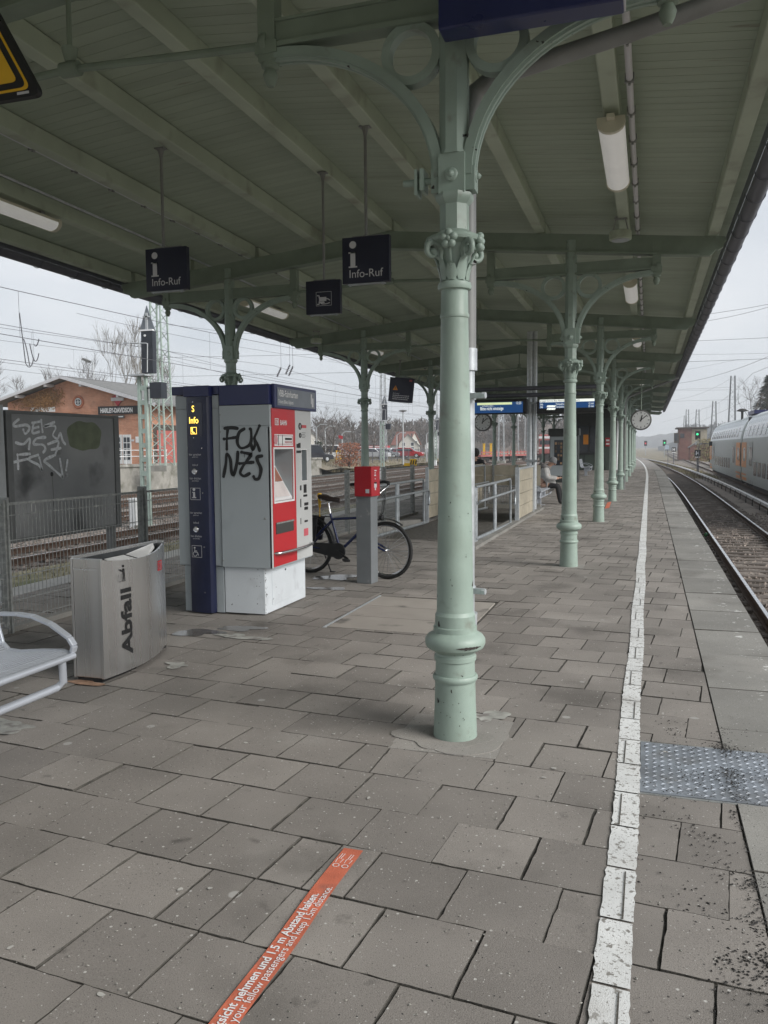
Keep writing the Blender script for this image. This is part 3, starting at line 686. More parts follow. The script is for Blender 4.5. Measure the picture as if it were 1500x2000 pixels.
# worn paint and an old rod end on the nearest column only
ORG[col0.name] = Vector((XR, YF[0], 0)); mb = MB(); r = random.Random(12)
for _ in range(24):
    lo = r.random() < .7; z = r.uniform(.03, .30) if lo else r.uniform(.72, 1.7); rad = (.1215-.04*z if lo else .1002-(z-.7)*.0135)+.0012; a0 = -PI/2+r.gauss(.25, .5); s_ = .0022*(1+3.2*r.random()**3) if lo else r.uniform(.0016, .0035); n = 9; ez_ = r.uniform(.7, 2.2)
    pts = []
    for k in range(n):
        t = 2*PI*k/n; w = s_*r.uniform(.5, 1.2); aa = a0+w*math.cos(t)/rad; pts.append((XR+rad*math.cos(aa), YF[0]+rad*math.sin(aa), z+w*ez_*math.sin(t)))
    mb.add(pts, [tuple(range(n))])
for k in range(26):
    aa = -PI/2+.25+.036*k; w = .010*math.sin(PI*k/26)*r.uniform(.5, 1.3)+.001; rr_ = .1655
    mb.quad((XR+rr_*math.cos(aa), YF[0]+rr_*math.sin(aa), .523-w), (XR+rr_*math.cos(aa+.037), YF[0]+rr_*math.sin(aa+.037), .523-w*.8), (XR+rr_*math.cos(aa+.037), YF[0]+rr_*math.sin(aa+.037), .523+w*.6), (XR+rr_*math.cos(aa), YF[0]+rr_*math.sin(aa), .523+w*.5))
obj('paint_chips', mb, M('bare_iron', (.035,.028,.025), .8), col0, kind='stuff')
mb = MB(); mb.tube([(XR-.1, YF[0], 2.975), (XR-.275, YF[0], 2.975)], .019, 10); mb.box(XR-.175, XR-.155, YF[0]-.05, YF[0]+.05, 2.92, 3.03); mb.box(XR-.205, XR-.19, YF[0]-.045, YF[0]+.045, 2.90, 3.03); obj('rod_end', mb, MAT['green'], col0, smooth=40)

# ------------------------------------------------------------ canopy roof
def ztop(x, Y): return 4.53-.1*abs(x-CXf(Y))
TIP = .83
def tipL(Y): return XLf(Y)-1.80
can = thing('platform_canopy', 'long low gabled platform canopy of green painted boards on iron columns', 'canopy', (0, 0, 0))
GD = MAT['greendk']
for i in range(-2, 10):
    Y = 4.32+6.69*i; c = CXf(Y)
    for s, tip in ((1, TIP), (-1, tipL(Y))):
        h = .235; zt = lambda x: ztop(x, Y)-.006
        P = [(c, zt(c)), (tip, zt(tip)), (tip+s*.02, zt(tip)-.04), (tip-s*.01, zt(tip)-.075), (tip-s*.015, zt(tip)-.12), (tip-s*.07, zt(tip)-.155), (tip-s*.10, zt(tip)-.15), (tip-s*.16, zt(tip)-.21), (tip-s*.26, zt(tip-s*.26)-h), (c, zt(c)-h)]
        mb = MB(); mb.prism([(x, Y-.045, z) for x, z in P], (0, .09, 0))
        x0 = tip-s*.28; mb.bar((x0, Y, zt(x0)-h+.012), (c, Y, zt(c)-h+.012), .15, .022)
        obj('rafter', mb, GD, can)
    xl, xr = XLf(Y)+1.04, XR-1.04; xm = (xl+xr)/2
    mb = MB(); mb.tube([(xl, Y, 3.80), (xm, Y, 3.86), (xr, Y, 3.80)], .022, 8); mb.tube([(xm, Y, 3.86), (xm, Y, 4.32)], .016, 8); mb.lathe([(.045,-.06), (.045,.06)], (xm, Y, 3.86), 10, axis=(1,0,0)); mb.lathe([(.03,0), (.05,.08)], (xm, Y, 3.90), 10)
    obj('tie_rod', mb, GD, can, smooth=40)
PX = [.70, -.33, -1.39, -2.42]
for i in range(-2, 9):
    Ya = 4.32+6.69*i; Yb = Ya+6.69
    for k in range(9):
        fx = (lambda Y, k=k: PX[k]) if k < 4 else ((lambda Y: CXf(Y)) if k == 4 else (lambda Y, k=k: 2*CXf(Y)-PX[k-5]))
        a, b = fx(Ya), fx(Yb); mb = MB(); w, h = .13, .165
        za = ztop(a, Ya)+h/2; zb = ztop(b, Yb)+h/2
        g = .05
        mb.bar((a, Ya+g, za), (b, Yb-g, zb), w, h); obj('purlin', mb, MAT['purlin'], can, bevel=.012)
rest = MB(); cnt = 0; y = -9.0; BP = .131
while y < 65:
    for s in (1, -1):
        c = CXf(y); tip = TIP+.07 if s > 0 else tipL(y)-.07
        a = Vector((c+s*.001, y, ztop(c, y)+.178)); b = Vector((tip, y, ztop(tip, y)+.178))
        if 1.0 < y and cnt < 298:
            mb = MB(); mb.bar(a, b, BP-.004, .02); obj('roof_board', mb, MAT['board'], can); cnt += 1
        else: rest.bar(a, b, BP-.004, .02)
    y += BP
obj('roof_boards_beyond', rest, MAT['board'], can, kind='stuff')
mb = MB()
for i in range(-2, 9):
    Ya = 4.32+6.69*i; Yb = Ya+6.69
    for s in (1, -1):
        ta = TIP+.09 if s > 0 else tipL(Ya)-.09; tb = TIP+.09 if s > 0 else tipL(Yb)-.09; ca, cb = CXf(Ya), CXf(Yb)
        q = [(ca, Ya, ztop(ca, Ya)+.195), (ta, Ya, ztop(ta, Ya)+.195), (tb, Yb, ztop(tb, Yb)+.195), (cb, Yb, ztop(cb, Yb)+.195)]
        mb.prism(q if s > 0 else q[::-1], (0, 0, .03))
obj('roof_deck', mb, MAT['slate'], can)
for s in (1, -1):
    mb = MB(); fx = (lambda Y: TIP+.15) if s > 0 else (lambda Y: tipL(Y)-.15)
    pr = [(.085*math.cos(t), .085*math.sin(t)) for t in [PI+PI*k/8 for k in range(9)]]
    ysr = [-9+6.69*k for k in range(12)]
    for a, b in zip(ysr, ysr[1:]):
        A = [(fx(a)+p[0], a, 4.10+p[1]) for p in pr]; B = [(fx(b)+p[0], b, 4.10+p[1]) for p in pr]
        mb.add(A+B, [(k, k+1, 9+k+1, 9+k) for k in range(8)])
        mb.quad((fx(a)-.086*s, a, 4.10), (fx(a)-.086*s, a, 4.24), (fx(b)-.086*s, b, 4.24), (fx(b)-.086*s, b, 4.10))
    y = -8
    while y < 64:
        mb.tube([(fx(y)+.095*math.cos(t), y, 4.10+.095*math.sin(t)) for t in [PI+PI*k/8 for k in range(9)]], .005, 5); y += .75
    g_ = obj('gutter', mb, MAT['gutter'], can, smooth=50)
    mb = MB(); 
    for a, b in zip(ysr, ysr[1:]):
        mb.bar((fx(a)+.09*s, a, 4.115), (fx(b)+.09*s, b, 4.115), .02, .02)
    obj('gutter_lip', mb, MAT['blue'], g_)

# ------------------------------------------------------------ downpipes
dp = thing('downpipe', 'grey downpipe bending from the gutter to the nearest column', 'downpipe', (-.86, 4.5, 0))
x, y = gy(914, 800, YF[0]+.20).x, YF[0]+.20
mb = MB(); mb.tube([(TIP+.13, y+.02, 4.04), (TIP+.10, y+.01, 3.92), (TIP-.0, y, 3.855), (gy(1400,3,y).x, y, gy(1400,3,y).z), (gy(1240,60,y).x, y, gy(1240,60,y).z), (gy(960,153,y).x, y, gy(960,153,y).z), (gy(928,168,y).x, y, gy(928,168,y).z-.03), (x+.01, y, 3.36), (x, y, 3.18), (x, y, 2.05)], .046, 14); obj('upper_pipe', mb, MAT['pipe'], dp, smooth=50)
mb = MB(); mb.tube([(x, y, 2.08), (x, y, .0)], .038, 14); mb.tube([(x, y, 2.0), (x, y, 2.12)], .052, 14); mb.tube([(x, y, .55), (x+.004, y, .65)], .05, 14); obj('lower_pipe', mb, MAT['galvl'], dp, smooth=50)
for z in (1.86, .78):
    mb = MB(); mb.tube([(x, y, z-.02), (x, y, z+.02)], .045, 14); mb.bar((x, y-.03, z), (x+.10, y-.045, z), .03, .03); mb.lathe([(.018,0), (.018,.02)], (x+.09, y-.05, z), 6, axis=(1,-.2,0)); obj('pipe_clamp', mb, MAT['galvl'], dp, smooth=40)
dp = thing('downpipe', 'thin downpipe slanting from the gutter above the right platform clock', 'downpipe', (-.86, YF[4], 0)); y = YF[4]+.14
mb = MB(); mb.tube([(TIP+.12, y, 3.98), (TIP-.05, y, 3.90), (-.72, y, 3.35), (-.86, y, 3.2), (-.86, y, 0)], .045, 10); obj('pipe', mb, MAT['pipe'], dp, smooth=50)

# ------------------------------------------------------------ lamps, cable runs, loudspeakers
def make_lamp():
    t = thing('canopy_lamp', 'x', 'lamp', (0, 0, 0), 'tube lamps under the canopy')
    mb = MB(); pr = [(.105*math.cos(a), .085*math.sin(a)) for a in [PI+PI*k/10 for k in range(11)]]
    A = [(p[0], -.76, p[1]) for p in pr]; B = [(p[0], .76, p[1]) for p in pr]
    mb.add(A+B, [(k+1, k, 11+k, 11+k+1) for k in range(10)]); obj('cover', mb, MAT['lampw'], t, smooth=60)
    mb = MB(); mb.box(-.10, .10, -.76, .76, 0, .03); obj('housing', mb, MAT['lampend'], t)
    for s in (-1, 1):
        mb = MB(); q = [(p[0]*1.06, s*.76, p[1]*1.06) for p in pr]+[(.108, s*.76, .035), (-.108, s*.76, .035)]; mb.prism(q, (0, s*.05, 0)); mb.box(-.03, .03, min(s*.81, s*.89), max(s*.81, s*.89), .0, .03); obj('end_cap', mb, MAT['lampend'], t)
    mb = MB()
    for yy in (-.6, .6): mb.box(-.03,.03,yy-.03,yy+.03,.03,.09)
    obj('mount', mb, MAT['fence'], t); return t
lamp = None
for i in range(0, 7):
    for s in (1, -1):
        Y = [7.75, 14.4, 21.0, 27.8, 34.4, 41, 47.8][i]; X = -.33 if s > 0 else 2*CXf(Y)+.33; z = ztop(X, Y)-.09
        lab = ('white tube lamp under the canopy boards, %s along the track side' if s > 0 else 'white tube lamp under the canopy boards, %s along the fence side') % ORD[i]
        if lamp is None: lamp = make_lamp(); lamp.location = (X, Y, z); lamp['label'] = lab
        else: clone(lamp, (X, Y if s > 0 else Y-.6, z), lab)
def run(label, xf, zf, r, mat, y0=-8, y1=50, clips=True):
    t = thing('cable_conduit', label, 'conduit', (xf(8), 0, 4.2)); mb = MB(); ys_ = [y0+k*3.3 for k in range(int((y1-y0)/3.3)+1)]
    mb.tube([(xf(y), y, zf(y)) for y in ys_], r, 8); obj('pipe', mb, MAT[mat], t, smooth=60)
    mb = MB(); y = 1.5
    while clips and y < 26: mb.tube([(xf(y)-.0, y, zf(y)-r*1.25), (xf(y), y+.03, zf(y)-r*1.25)], .012, 6); mb.box(xf(y)-r*1.3, xf(y)+r*1.3, y-.012, y+.012, zf(y)-r*1.2, zf(y)+r*1.4); y += .62
    if mb.f: obj('pipe_clip', mb, MAT['fence'], t, kind='stuff')
run('pale clipped conduit along the purlin of the track side lamps', lambda y: -.18, lambda y: ztop(-.18, y)+.03, .026, 'dimw')
run('thick pale conduit beside the middle purlin over the ticket machine', lambda y: 2*CXf(y)+1.30, lambda y: ztop(2*CXf(y)+1.30, y)+.05, .03, 'galvl')
run('thin cable by the fence side lamp purlin', lambda y: 2*CXf(y)+.62, lambda y: ztop(2*CXf(y)+.62, y)+.05, .014, 'galvl', clips=False)
def make_speaker():
    t = thing('loudspeaker', 'x', 'loudspeaker', (0,0,0), 'round loudspeakers under the canopy')
    mb = MB(); mb.lathe([(.10,-.05), (.125,-.045), (.13,.03), (.12,.05), (.05,.06)], (0,0,0), 20); obj('body', mb, MAT['purlin'], t, smooth=40)
    mb = MB(); mb.lathe([(.1,-.056), (.1,-.051)], (0,0,0), 20); obj('grille', mb, MAT['grey'], t)
    mb = MB(); mb.tube([(-.09,0,.04), (-.05,0,.2)], .008, 6); mb.tube([(.09,0,.04), (.05,0,.2)], .008, 6); mb.box(-.07,.07,-.03,.03,.19,.22); obj('hanger', mb, MAT['fence'], t); return t
sp = make_speaker(); sp.location = (-.36, 10.2, 4.02); sp['label'] = 'round loudspeaker hanging past the near track side lamp'
clone(sp, (-7.0, 17.0, 3.93), 'round loudspeaker hanging under the fence side canopy beyond the ticket sign')
X_, Y_, Z_ = Vector((1,0,0)), Vector((0,1,0)), Vector((0,0,1))
# ------------------------------------------------------------ ticket machine
tm = thing('ticket_machine', 'grey ticket machine with a red front panel and black spray paint on its side', 'ticket machine', (-3.6, 7.4, 0))
x0, x1, y0, y1 = -3.855, -3.335, 6.945, 7.90
mb = MB(); mb.box(x0, -3.43, y0+.03, y1+.03, .015, .455); plb = obj('plinth', mb, MAT['plinth'], tm, bevel=.006)
mb = MB(); mb.box(-3.431, -3.424, 7.12, 7.80, .08, .40); obj('service_flap', mb, MAT['plinth'], plb, bevel=.003)
mb = MB(); mb.lathe([(.011,0), (.011,.004)], (-3.424, 7.42, .385), 10, axis=(1,0,0)); obj('flap_lock', mb, MAT['black'], plb)
# body with the screen recess cut through its front
ry0, ry1, rz0, rz1 = 7.005, 7.43, 1.085, 1.575
sy0, sy1, sz0, sz1 = 7.645, 7.775, 1.255, 1.565
mb = MB(); mb.box(x0, -3.60, y0, y1, .46, 1.985)
cells_y = [y0, ry0, ry1, sy0, sy1, y1]; 
mb.box(-3.60, x1, y0, ry0, .46, 1.985); mb.box(-3.60, x1, ry0, ry1, .46, rz0); mb.box(-3.60, x1, ry0, ry1, rz1, 1.985)
mb.box(-3.60, x1, ry1, sy0, .46, 1.985); mb.box(-3.60, x1, sy0, sy1, .46, sz0); mb.box(-3.60, x1, sy0, sy1, sz1, 1.985); mb.box(-3.60, x1, sy1, y1, .46, 1.985)
body = obj('body', mb, MAT['grey'], tm)
mb = MB(); mb.box(x0+.001, x1, y0-.006, y0, .462, 1.79); mb.box(x0+.001, x1, y0-.006, y0, 1.795, 1.984); sp_ = obj('side_panel', mb, MAT['grey'], tm, bevel=.002)
mb = MB(); mb.box(x1-.02, x1+.004, y0-.006, y0+.022, .462, 1.785); obj('corner_trim', mb, MAT['greylt'], tm, bevel=.003)
ry = 7.50
mb = MB()
for a in ((y0+.024, ry0, .47, 1.955), (ry1, ry, .47, 1.955), (ry0, ry1, .47, rz0-.0), (ry0, ry1, rz1, 1.955)): mb.box(x1, x1+.006, a[0], a[1], a[2], a[3])
obj('red_panel', mb, MAT['red'], tm)
mb = MB()
for a in ((ry+.004, sy0, .47, 1.955), (sy1, y1, .47, 1.955), (sy0, sy1, .47, sz0), (sy0, sy1, sz1, 1.955)): mb.box(x1, x1+.005, a[0], a[1], a[2], a[3])
obj('coin_panel', mb, MAT['greylt'], tm)
# recess: white frame, sloped screen, lower shelf
mb = MB(); f = .018
for a in ((ry0-f, ry0, rz0-f, rz1+f), (ry1, ry1+f, rz0-f, rz1+f), (ry0, ry1, rz1, rz1+f), (ry0, ry1, rz0-f, rz0)): mb.box(x1+.004, x1+.013, *a)
obj('screen_frame', mb, MAT['lit'], tm)
mb = MB(); mb.prism([(-3.598, ry0+.003, rz0+.003), (-3.34, ry0+.003, rz0+.003), (-3.34, ry0+.003, rz0+.02), (-3.43, ry0+.003, rz0+.17), (-3.52, ry0+.003, rz0+.33), (-3.598, ry0+.003, rz0+.36)], (0, ry1-ry0-.006, 0)); cs = obj('screen_console', mb, MAT['lit'], tm)
a = Vector((-3.425, ry0+.03, rz0+.178)); b = Vector((-3.517, ry0+.03, rz0+.333)); n = Vector((.86, 0, .5))*.004; d = Vector((0, ry1-ry0-.07, 0))
mb = MB(); mb.quad(a+n, a+d+n, b+d+n, b+n); obj('touch_screen', mb, M('touch_screen', (.16,.075,.05), .15, var=.5, scale=6, emit=(.12,.05,.035), es=.5), cs)
mb = MB(); mb.quad(Vector((-3.345, ry0+.05, rz0+.035)), Vector((-3.345, ry1-.05, rz0+.035)), Vector((-3.42, ry1-.05, rz0+.165)), Vector((-3.42, ry0+.05, rz0+.165))); mb.v = [tuple(Vector(v)+Vector((.0035,0,.002))) for v in mb.v]; obj('key_label', mb, M('key_label', (.75,.68,.66), .5, var=.1), cs)
mb = MB(); mb.box(-3.585, -3.578, sy0, sy1, sz0, sz1); obj('slot_back', mb, M('slot_back', (.2,.21,.22), .25, .6), tm)
mb = MB()
for a in ((sy0-.008, sy0, sz0-.008, sz1+.008), (sy1, sy1+.008, sz0-.008, sz1+.008), (sy0, sy1, sz1, sz1+.008), (sy0, sy1, sz0-.008, sz0)): mb.box(x1+.003, x1+.009, *a)
obj('slot_frame', mb, MAT['lit'], tm)
mb = MB(); mb.box(x1+.005, x1+.012, 7.02, 7.42, .775, .885); tray = obj('ticket_tray', mb, M('tray', (.06,.058,.055), .35), tm, bevel=.003)
mb = MB(); mb.box(x1+.012, x1+.018, 7.02, 7.42, .87, .885); obj('tray_rim', mb, MAT['fence'], tray)
mb = MB(); pts = [(x1+.005, 6.99, .60), (x1+.05, 7.0, .602)]+[(x1+.05+.035*math.sin(PI*k/12), 7.0+.78*k/12, .602) for k in range(1, 12)]+[(x1+.05, 7.80, .602), (x1+.005, 7.82, .604)]
mb.tube(pts, .014, 10); obj('grab_rail', mb, MAT['chrome'], tm, smooth=60)
# blue header
mb = MB(); mb.box(-3.86, x1-.005, y0-.0, 8.0, 1.988, 2.175); mb.box(x1-.005, x1+.03, y0+.045, 8.0, 1.958, 2.18); hd = obj('header', mb, MAT['blue'], tm, bevel=.006)
mb = MB(); mb.box(x1+.03, x1+.034, y0+.10, 7.955, 1.985, 2.15); obj('header_panel', mb, M('header_panel', (.19,.21,.24), .4), hd)
text('header_text', 'VBB-Fahrkarten', (x1+.034, y0+.115, 2.068), Y_, Z_, .088, MAT['lit'], tm, xs=.80, bold=.012); text('header_text', 'Tickets Billets Biglietti', (x1+.034, y0+.115, 2.005), Y_, Z_, .048, MAT['lit'], tm, xs=.80)
mb = MB(); mb.box(x1+.034, x1+.037, 7.84, 7.87, 2.03, 2.13); mb.box(x1+.034, x1+.037, 7.865, 7.905, 2.0, 2.09); obj('ticket_pictogram', mb, MAT['dimw'], hd)
def db_logo(parent, o, u, w, h, fg, bgm=None, name='rail_logo'):
    mb = MB(); o = Vector(o); u = Vector(u); w = Vector(w); n = u.cross(w); W_ = h*1.35; t = h*.11
    for a, b, c, d in ((0,W_,0,t), (0,W_,h-t,h), (0,t,t,h-t), (W_-t,W_,t,h-t)):
        mb.prism([o+u*a+w*c+n*.002, o+u*b+w*c+n*.002, o+u*b+w*d+n*.002, o+u*a+w*d+n*.002], n*.0012)
    l_ = obj(name, mb, fg, parent); 
    text('logo_letters', 'DB', o+u*(W_/2)+w*(h*.22), u, w, h*.78, fg, parent, 'CENTER', xs=.85, bold=.02)
db_logo(tm, (x1+.006, 7.035, 1.80), Y_, Z_, .062, MAT['lit']); text('lettering', 'BAHN', (x1+.006, 7.15, 1.803), Y_, Z_, .066, MAT['lit'], tm, bold=.02, xs=.85)
mb = MB(); mb.box(x1+.006, x1+.0085, 7.02, 7.44, 1.605, 1.715); st = obj('notice_sticker', mb, MAT['lit'], tm)
mb = MB(); q = x1+.009
for a in ((7.05,7.425,1.62,1.624), (7.05,7.425,1.70,1.704), (7.05,7.054,1.62,1.704), (7.421,7.425,1.62,1.704)): mb.box(q, q+.001, *a)
for k in range(6): mb.box(q, q+.001, 7.25+k*.028, 7.264+k*.028, 1.632, 1.652)
obj('sticker_print', mb, M('print_red', (.35,.05,.06), .5), st)
mb = MB(); mb.lathe([(.045,0), (.045,.002)], (q, 7.045, 1.665), 18, axis=(1,0,0)); obj('sticker_badge', mb, M('print_pink', (.62,.3,.33), .5), st)
mb = MB(); mb.box(q, q+.001, 7.255, 7.41, 1.662, 1.682); mb.box(q, q+.001, 7.10, 7.11, 1.61, 1.71); mb.box(q, q+.001, 7.19, 7.20, 1.61, 1.71); obj('sticker_words', mb, MAT['black'], st)
q = x1+.005; mb = MB(); mb.torus((q+.002, 7.62, 1.80), (1,0,0), .03, .005, 20, 6); obj('print_ring', mb, MAT['black'], tm); text('lettering', 'S', (q, 7.605, 1.783), Y_, Z_, .05, MAT['black'], tm, bold=.02)
mb = MB(); mb.box(q, q+.002, 7.665, 7.78, 1.785, 1.815); obj('red_print', mb, M('print_redlabel', (.5,.08,.09), .5), tm)
mb = MB(); mb.torus((q+.002, 7.62, 1.71), (1,0,0), .02, .006, 14, 6)
for k in range(4): mb.box(q, q+.0015, 7.665, 7.76-.02*(k%2), 1.735-k*.016, 1.739-k*.016)
for yy, zz, w_, h_ in ((7.53,1.585,.04,.04), (7.575,1.585,.05,.05), (7.525,1.535,.11,.025), (7.60,1.16,.03,.05), (7.69,1.13,.07,.085), (7.68,1.09,.095,.022), (7.60,.99,.02,.085), (7.70,1.0,.10,.03), (7.70,.955,.09,.03), (7.60,.82,.012,.06), (7.70,.83,.08,.02)): mb.box(q, q+.003, yy, yy+w_, zz, zz+h_)
obj('black_print', mb, MAT['black'], tm)
mb = MB(); mb.box(q, q+.002, 7.68, 7.79, .69, .765); obj('pink_label', mb, M('label_pink', (.62,.12,.15), .5), tm)
# spray paint, black
def stroke(name, strokes, w, o, u, ww, mat, parent, lift=.0015):
    for k, s in enumerate(strokes):
        P = []                                          # smooth the polyline
        for i in range(len(s)-1):
            p0 = s[max(i-1,0)]; p1 = s[i]; p2 = s[i+1]; p3 = s[min(i+2, len(s)-1)]
            for t in [q/6 for q in range(6)]:
                P.append(tuple(.5*((2*p1[a])+(-p0[a]+p2[a])*t+(2*p0[a]-5*p1[a]+4*p2[a]-p3[a])*t*t+(-p0[a]+3*p1[a]-3*p2[a]+p3[a])*t**3) for a in (0,1)))
        P.append(s[-1]); mb = MB(); mb.ribbon(P, w, o, u, ww, lift+.0004*k)
        e = Vector(o); nn = Vector(u).cross(Vector(ww)).normalized()
        for c in (P[0], P[-1]): mb.lathe([(w*.48,0),(w*.48,.0002)], e+Vector(u)*c[0]+Vector(ww)*c[1]+nn*(lift+.0004*k-.0003), 10, axis=nn)
        obj(name, mb, mat, parent)
def pm(x, y): p = gy(330+x/4.081, 730+y/4.081, y0-.006); return (p.x-x0, p.z)
S_ = [[(445,435),(500,430),(545,436)], [(470,430),(462,520),(462,600)], [(440,520),(530,508)], [(600,440),(560,470),(545,540),(570,590),(625,580),(655,540),(655,450),(648,440)], [(655,560),(670,605),(690,560)], [(722,415),(700,470),(683,515),(705,560),(724,612)], [(683,515),(690,560)],
      [(437,818),(455,720),(462,640),(490,680),(500,780),(520,800),(545,700),(550,625)], [(580,625),(645,640),(650,655),(590,740),(570,790),(600,815),(642,795)], [(565,715),(672,705)], [(742,655),(705,665),(710,700),(735,760),(720,830),(690,840),(677,820)]]
stroke('spray_stroke', [[pm(*p) for p in s] for s in S_], .033, (x0, y0-.006, 0), X_, Z_, MAT['black'], tm)

# drips under the spray paint, chipped corner of the plinth
for px, py, l in ((462,600,.05), (663,605,.07), (602,640,.03), (545,640,.025), (520,800,.03)):
    a = pm(px, py); stroke('spray_drip', [[a, (a[0]+.002, a[1]-l*.5), (a[0], a[1]-l)]], .006, (x0, y0-.006, 0), X_, Z_, MAT['black'], tm, lift=.0055)
mb = MB(); r_ = random.Random(6)
for _ in range(46):
    z = .02+.42*r_.random()**1.1; w = r_.uniform(.003,.012); h = r_.uniform(.003,.014)
    if r_.random() < .6: yy = y0+.03+abs(r_.gauss(0,.012)); mb.quad((-3.4285,yy,z), (-3.4285,yy+w,z+r_.uniform(-.004,.004)), (-3.4285,yy+w*.7,z+h), (-3.4285,yy-.001,z+h*.8))
    else: xx = -3.432-abs(r_.gauss(0,.09)); mb.quad((xx-w,y0+.0285,z), (xx,y0+.0285,z+.002), (xx-.001,y0+.0285,z+h*.7), (xx-w*.8,y0+.0285,z+h*.6))
obj('paint_chips', mb, MAT['black'], plb, kind='stuff')
mb = MB()
for z in (.52, 1.74, 1.90): mb.lathe([(.008,0), (.006,.003)], (-3.845, y0-.006, z), 8, axis=(0,-1,0))
mb.lathe([(.012,0), (.011,.004)], (-3.40, y0-.006, .93), 12, axis=(0,-1,0)); obj('screws', mb, MAT['fence'], tm, kind='stuff')

# ------------------------------------------------------------ emergency call pillar beside it
ip = thing('info_pillar', 'dark blue help point pillar with lit yellow Info sign and two silver buttons', 'help point', (-4.1, 7.2, 0))
mb = MB(); mb.box(-4.335, -3.862, 6.965, 7.5, .46, 2.09); mb.box(-4.29, -3.862, 6.975, 7.46, .01, .455); obj('housing', mb, MAT['grey'], ip, bevel=.005)
mb = MB(); mb.box(-4.33, -4.205, 6.955, 6.964, .47, 1.96); mb.box(-4.33, -4.205, 6.955, 6.964, 1.965, 2.085); mb.box(-3.935, -3.866, 6.955, 6.964, .47, 1.96); mb.box(-3.935, -3.866, 6.955, 6.964, 1.965, 2.085); obj('side_strip', mb, MAT['grey'], ip, bevel=.002)
pf = [(-4.205, 6.962), (-4.195, 6.93), (-4.17, 6.915), (-4.0, 6.895), (-3.965, 6.90), (-3.945, 6.925), (-3.937, 6.962)]
mb = MB(); mb.prism([(x, y, .015) for x, y in pf], (0, 0, 2.06)); obj('front_panel', mb, M('pillar_blue', (.012,.017,.052), .3), ip, smooth=30)
mb = MB(); mb.box(-4.36, -3.86, 6.94, 7.5, 2.095, 2.175); mb.prism([(-4.21, 6.90, 2.075), (-3.93, 6.885, 2.075), (-3.93, 6.97, 2.075), (-4.21, 6.97, 2.075)], (0, 0, .1)); obj('header', mb, MAT['blue'], ip, bevel=.004)
fo = lambda px, py: gy(330+px/4.081, 730+py/4.081, 6.905)
fu = Vector((.17, -.02, 0)).normalized()
def ftxt(s, px, py, size, mat, bold=0.0, xs=.85): 
    p = fo(px, py); yy = 6.915-(p.x+4.17)*.1176; text('lettering', s, (p.x, yy-.0005, p.z), fu, Z_, size, mat, ip, 'CENTER', xs=xs, bold=bold)
mb = MB(); a = fo(135, 500); b = fo(265, 230); yl = lambda x: 6.9145-(x+4.17)*.1176
mb.add([(-4.165, yl(-4.165)-.001, a.z), (-4.01, yl(-4.01)-.001, a.z), (-4.01, yl(-4.01)-.001, b.z), (-4.165, yl(-4.165)-.001, b.z)], [(0,1,2,3)]); obj('light_panel', mb, M('light_panel', (.03,.032,.06), .2), ip)
ftxt('S', 192, 303, .083, MAT['glow'], .012); ftxt('Info', 198, 395, .085, MAT['glow'], .012)
def outl(name, px0, py0, px1, py1, t, mat):
    a = fo(px0, py1); b = fo(px1, py0); mb = MB()
    for u0, u1, z0, z1 in ((a.x, b.x, a.z, a.z+t), (a.x, b.x, b.z-t, b.z), (a.x, a.x+t, a.z, b.z), (b.x-t, b.x, a.z, b.z)):
        mb.add([(u0, yl(u0)-.0025, z0), (u1, yl(u1)-.0025, z0), (u1, yl(u1)-.0025, z1), (u0, yl(u0)-.0025, z1)], [(0,1,2,3)])
    return obj(name, mb, mat, ip)
outl('phone_frame', 172, 425, 222, 482, .005, MAT['glow'])
p = fo(192, 470); stroke('phone_symbol', [[(-.008,.045), (-.012,.025), (-.004,.006), (.012,-.002)]], .014, (p.x, yl(p.x)-.0015, p.z), fu, Z_, MAT['glow'], ip)
for s, py, sz in (('hier sprechen', 652, .030), ('speak here', 668, .018), ('Inforuf', 735, .028), ('hier drücken', 842, .030), ('press button', 858, .018), ('hier sprechen', 1116, .030), ('speak here', 1132, .018), ('Inforuf', 1195, .028), ('hier drücken', 1302, .030), ('press button', 1318, .018)):
    ftxt(s, 208+(py-650)*.016, py, sz, MAT['dimw'])
for px, py in ((204, 779), (216, 1240)):
    p = fo(px, py); mb = MB(); mb.lathe([(.029,0), (.031,.006), (.026,.012), (.022,.010)], (p.x, yl(p.x), p.z), 18, axis=(-.117,-1,0)); bt = obj('call_button', mb, MAT['chrome'], ip, smooth=40)
    mb = MB(); mb.lathe([(.018,.008), (.017,.015), (.01,.017)], (p.x, yl(p.x), p.z), 16, axis=(-.117,-1,0)); obj('button_cap', mb, MAT['dimw'], bt, smooth=40)
outl('symbol_frame', 170, 910, 252, 1005, .004, MAT['dimw']); outl('symbol_frame', 182, 1370, 264, 1462, .004, MAT['dimw'])
p = fo(200, 988); mb = MB(); o_ = Vector((p.x, yl(p.x)-.002, p.z))
mb.lathe([(.014,0), (.014,.001)], o_+Z_*.078, 16, axis=(0,-1,0)); mb.box(o_.x-.011, o_.x+.011, o_.y-.001, o_.y, o_.z+.004, o_.z+.055); mb.box(o_.x-.022, o_.x+.022, o_.y-.001, o_.y, o_.z-.004, o_.z+.006); mb.box(o_.x-.02, o_.x+.0, o_.y-.001, o_.y, o_.z+.048, o_.z+.055); obj('info_symbol', mb, MAT['dimw'], ip)
p = fo(215, 1445); o_ = Vector((p.x, yl(p.x)-.0015, p.z))
stroke('wheelchair_symbol', [[(-.012,.055), (-.010,.03), (.018,.026), (.03,-.002)], [(-.012,.04), (.012,.04)], [(-.014,.034), (-.03,.014), (-.02,-.008), (.004,-.008), (.018,.012)]], .007, o_, fu, Z_, MAT['dimw'], ip)
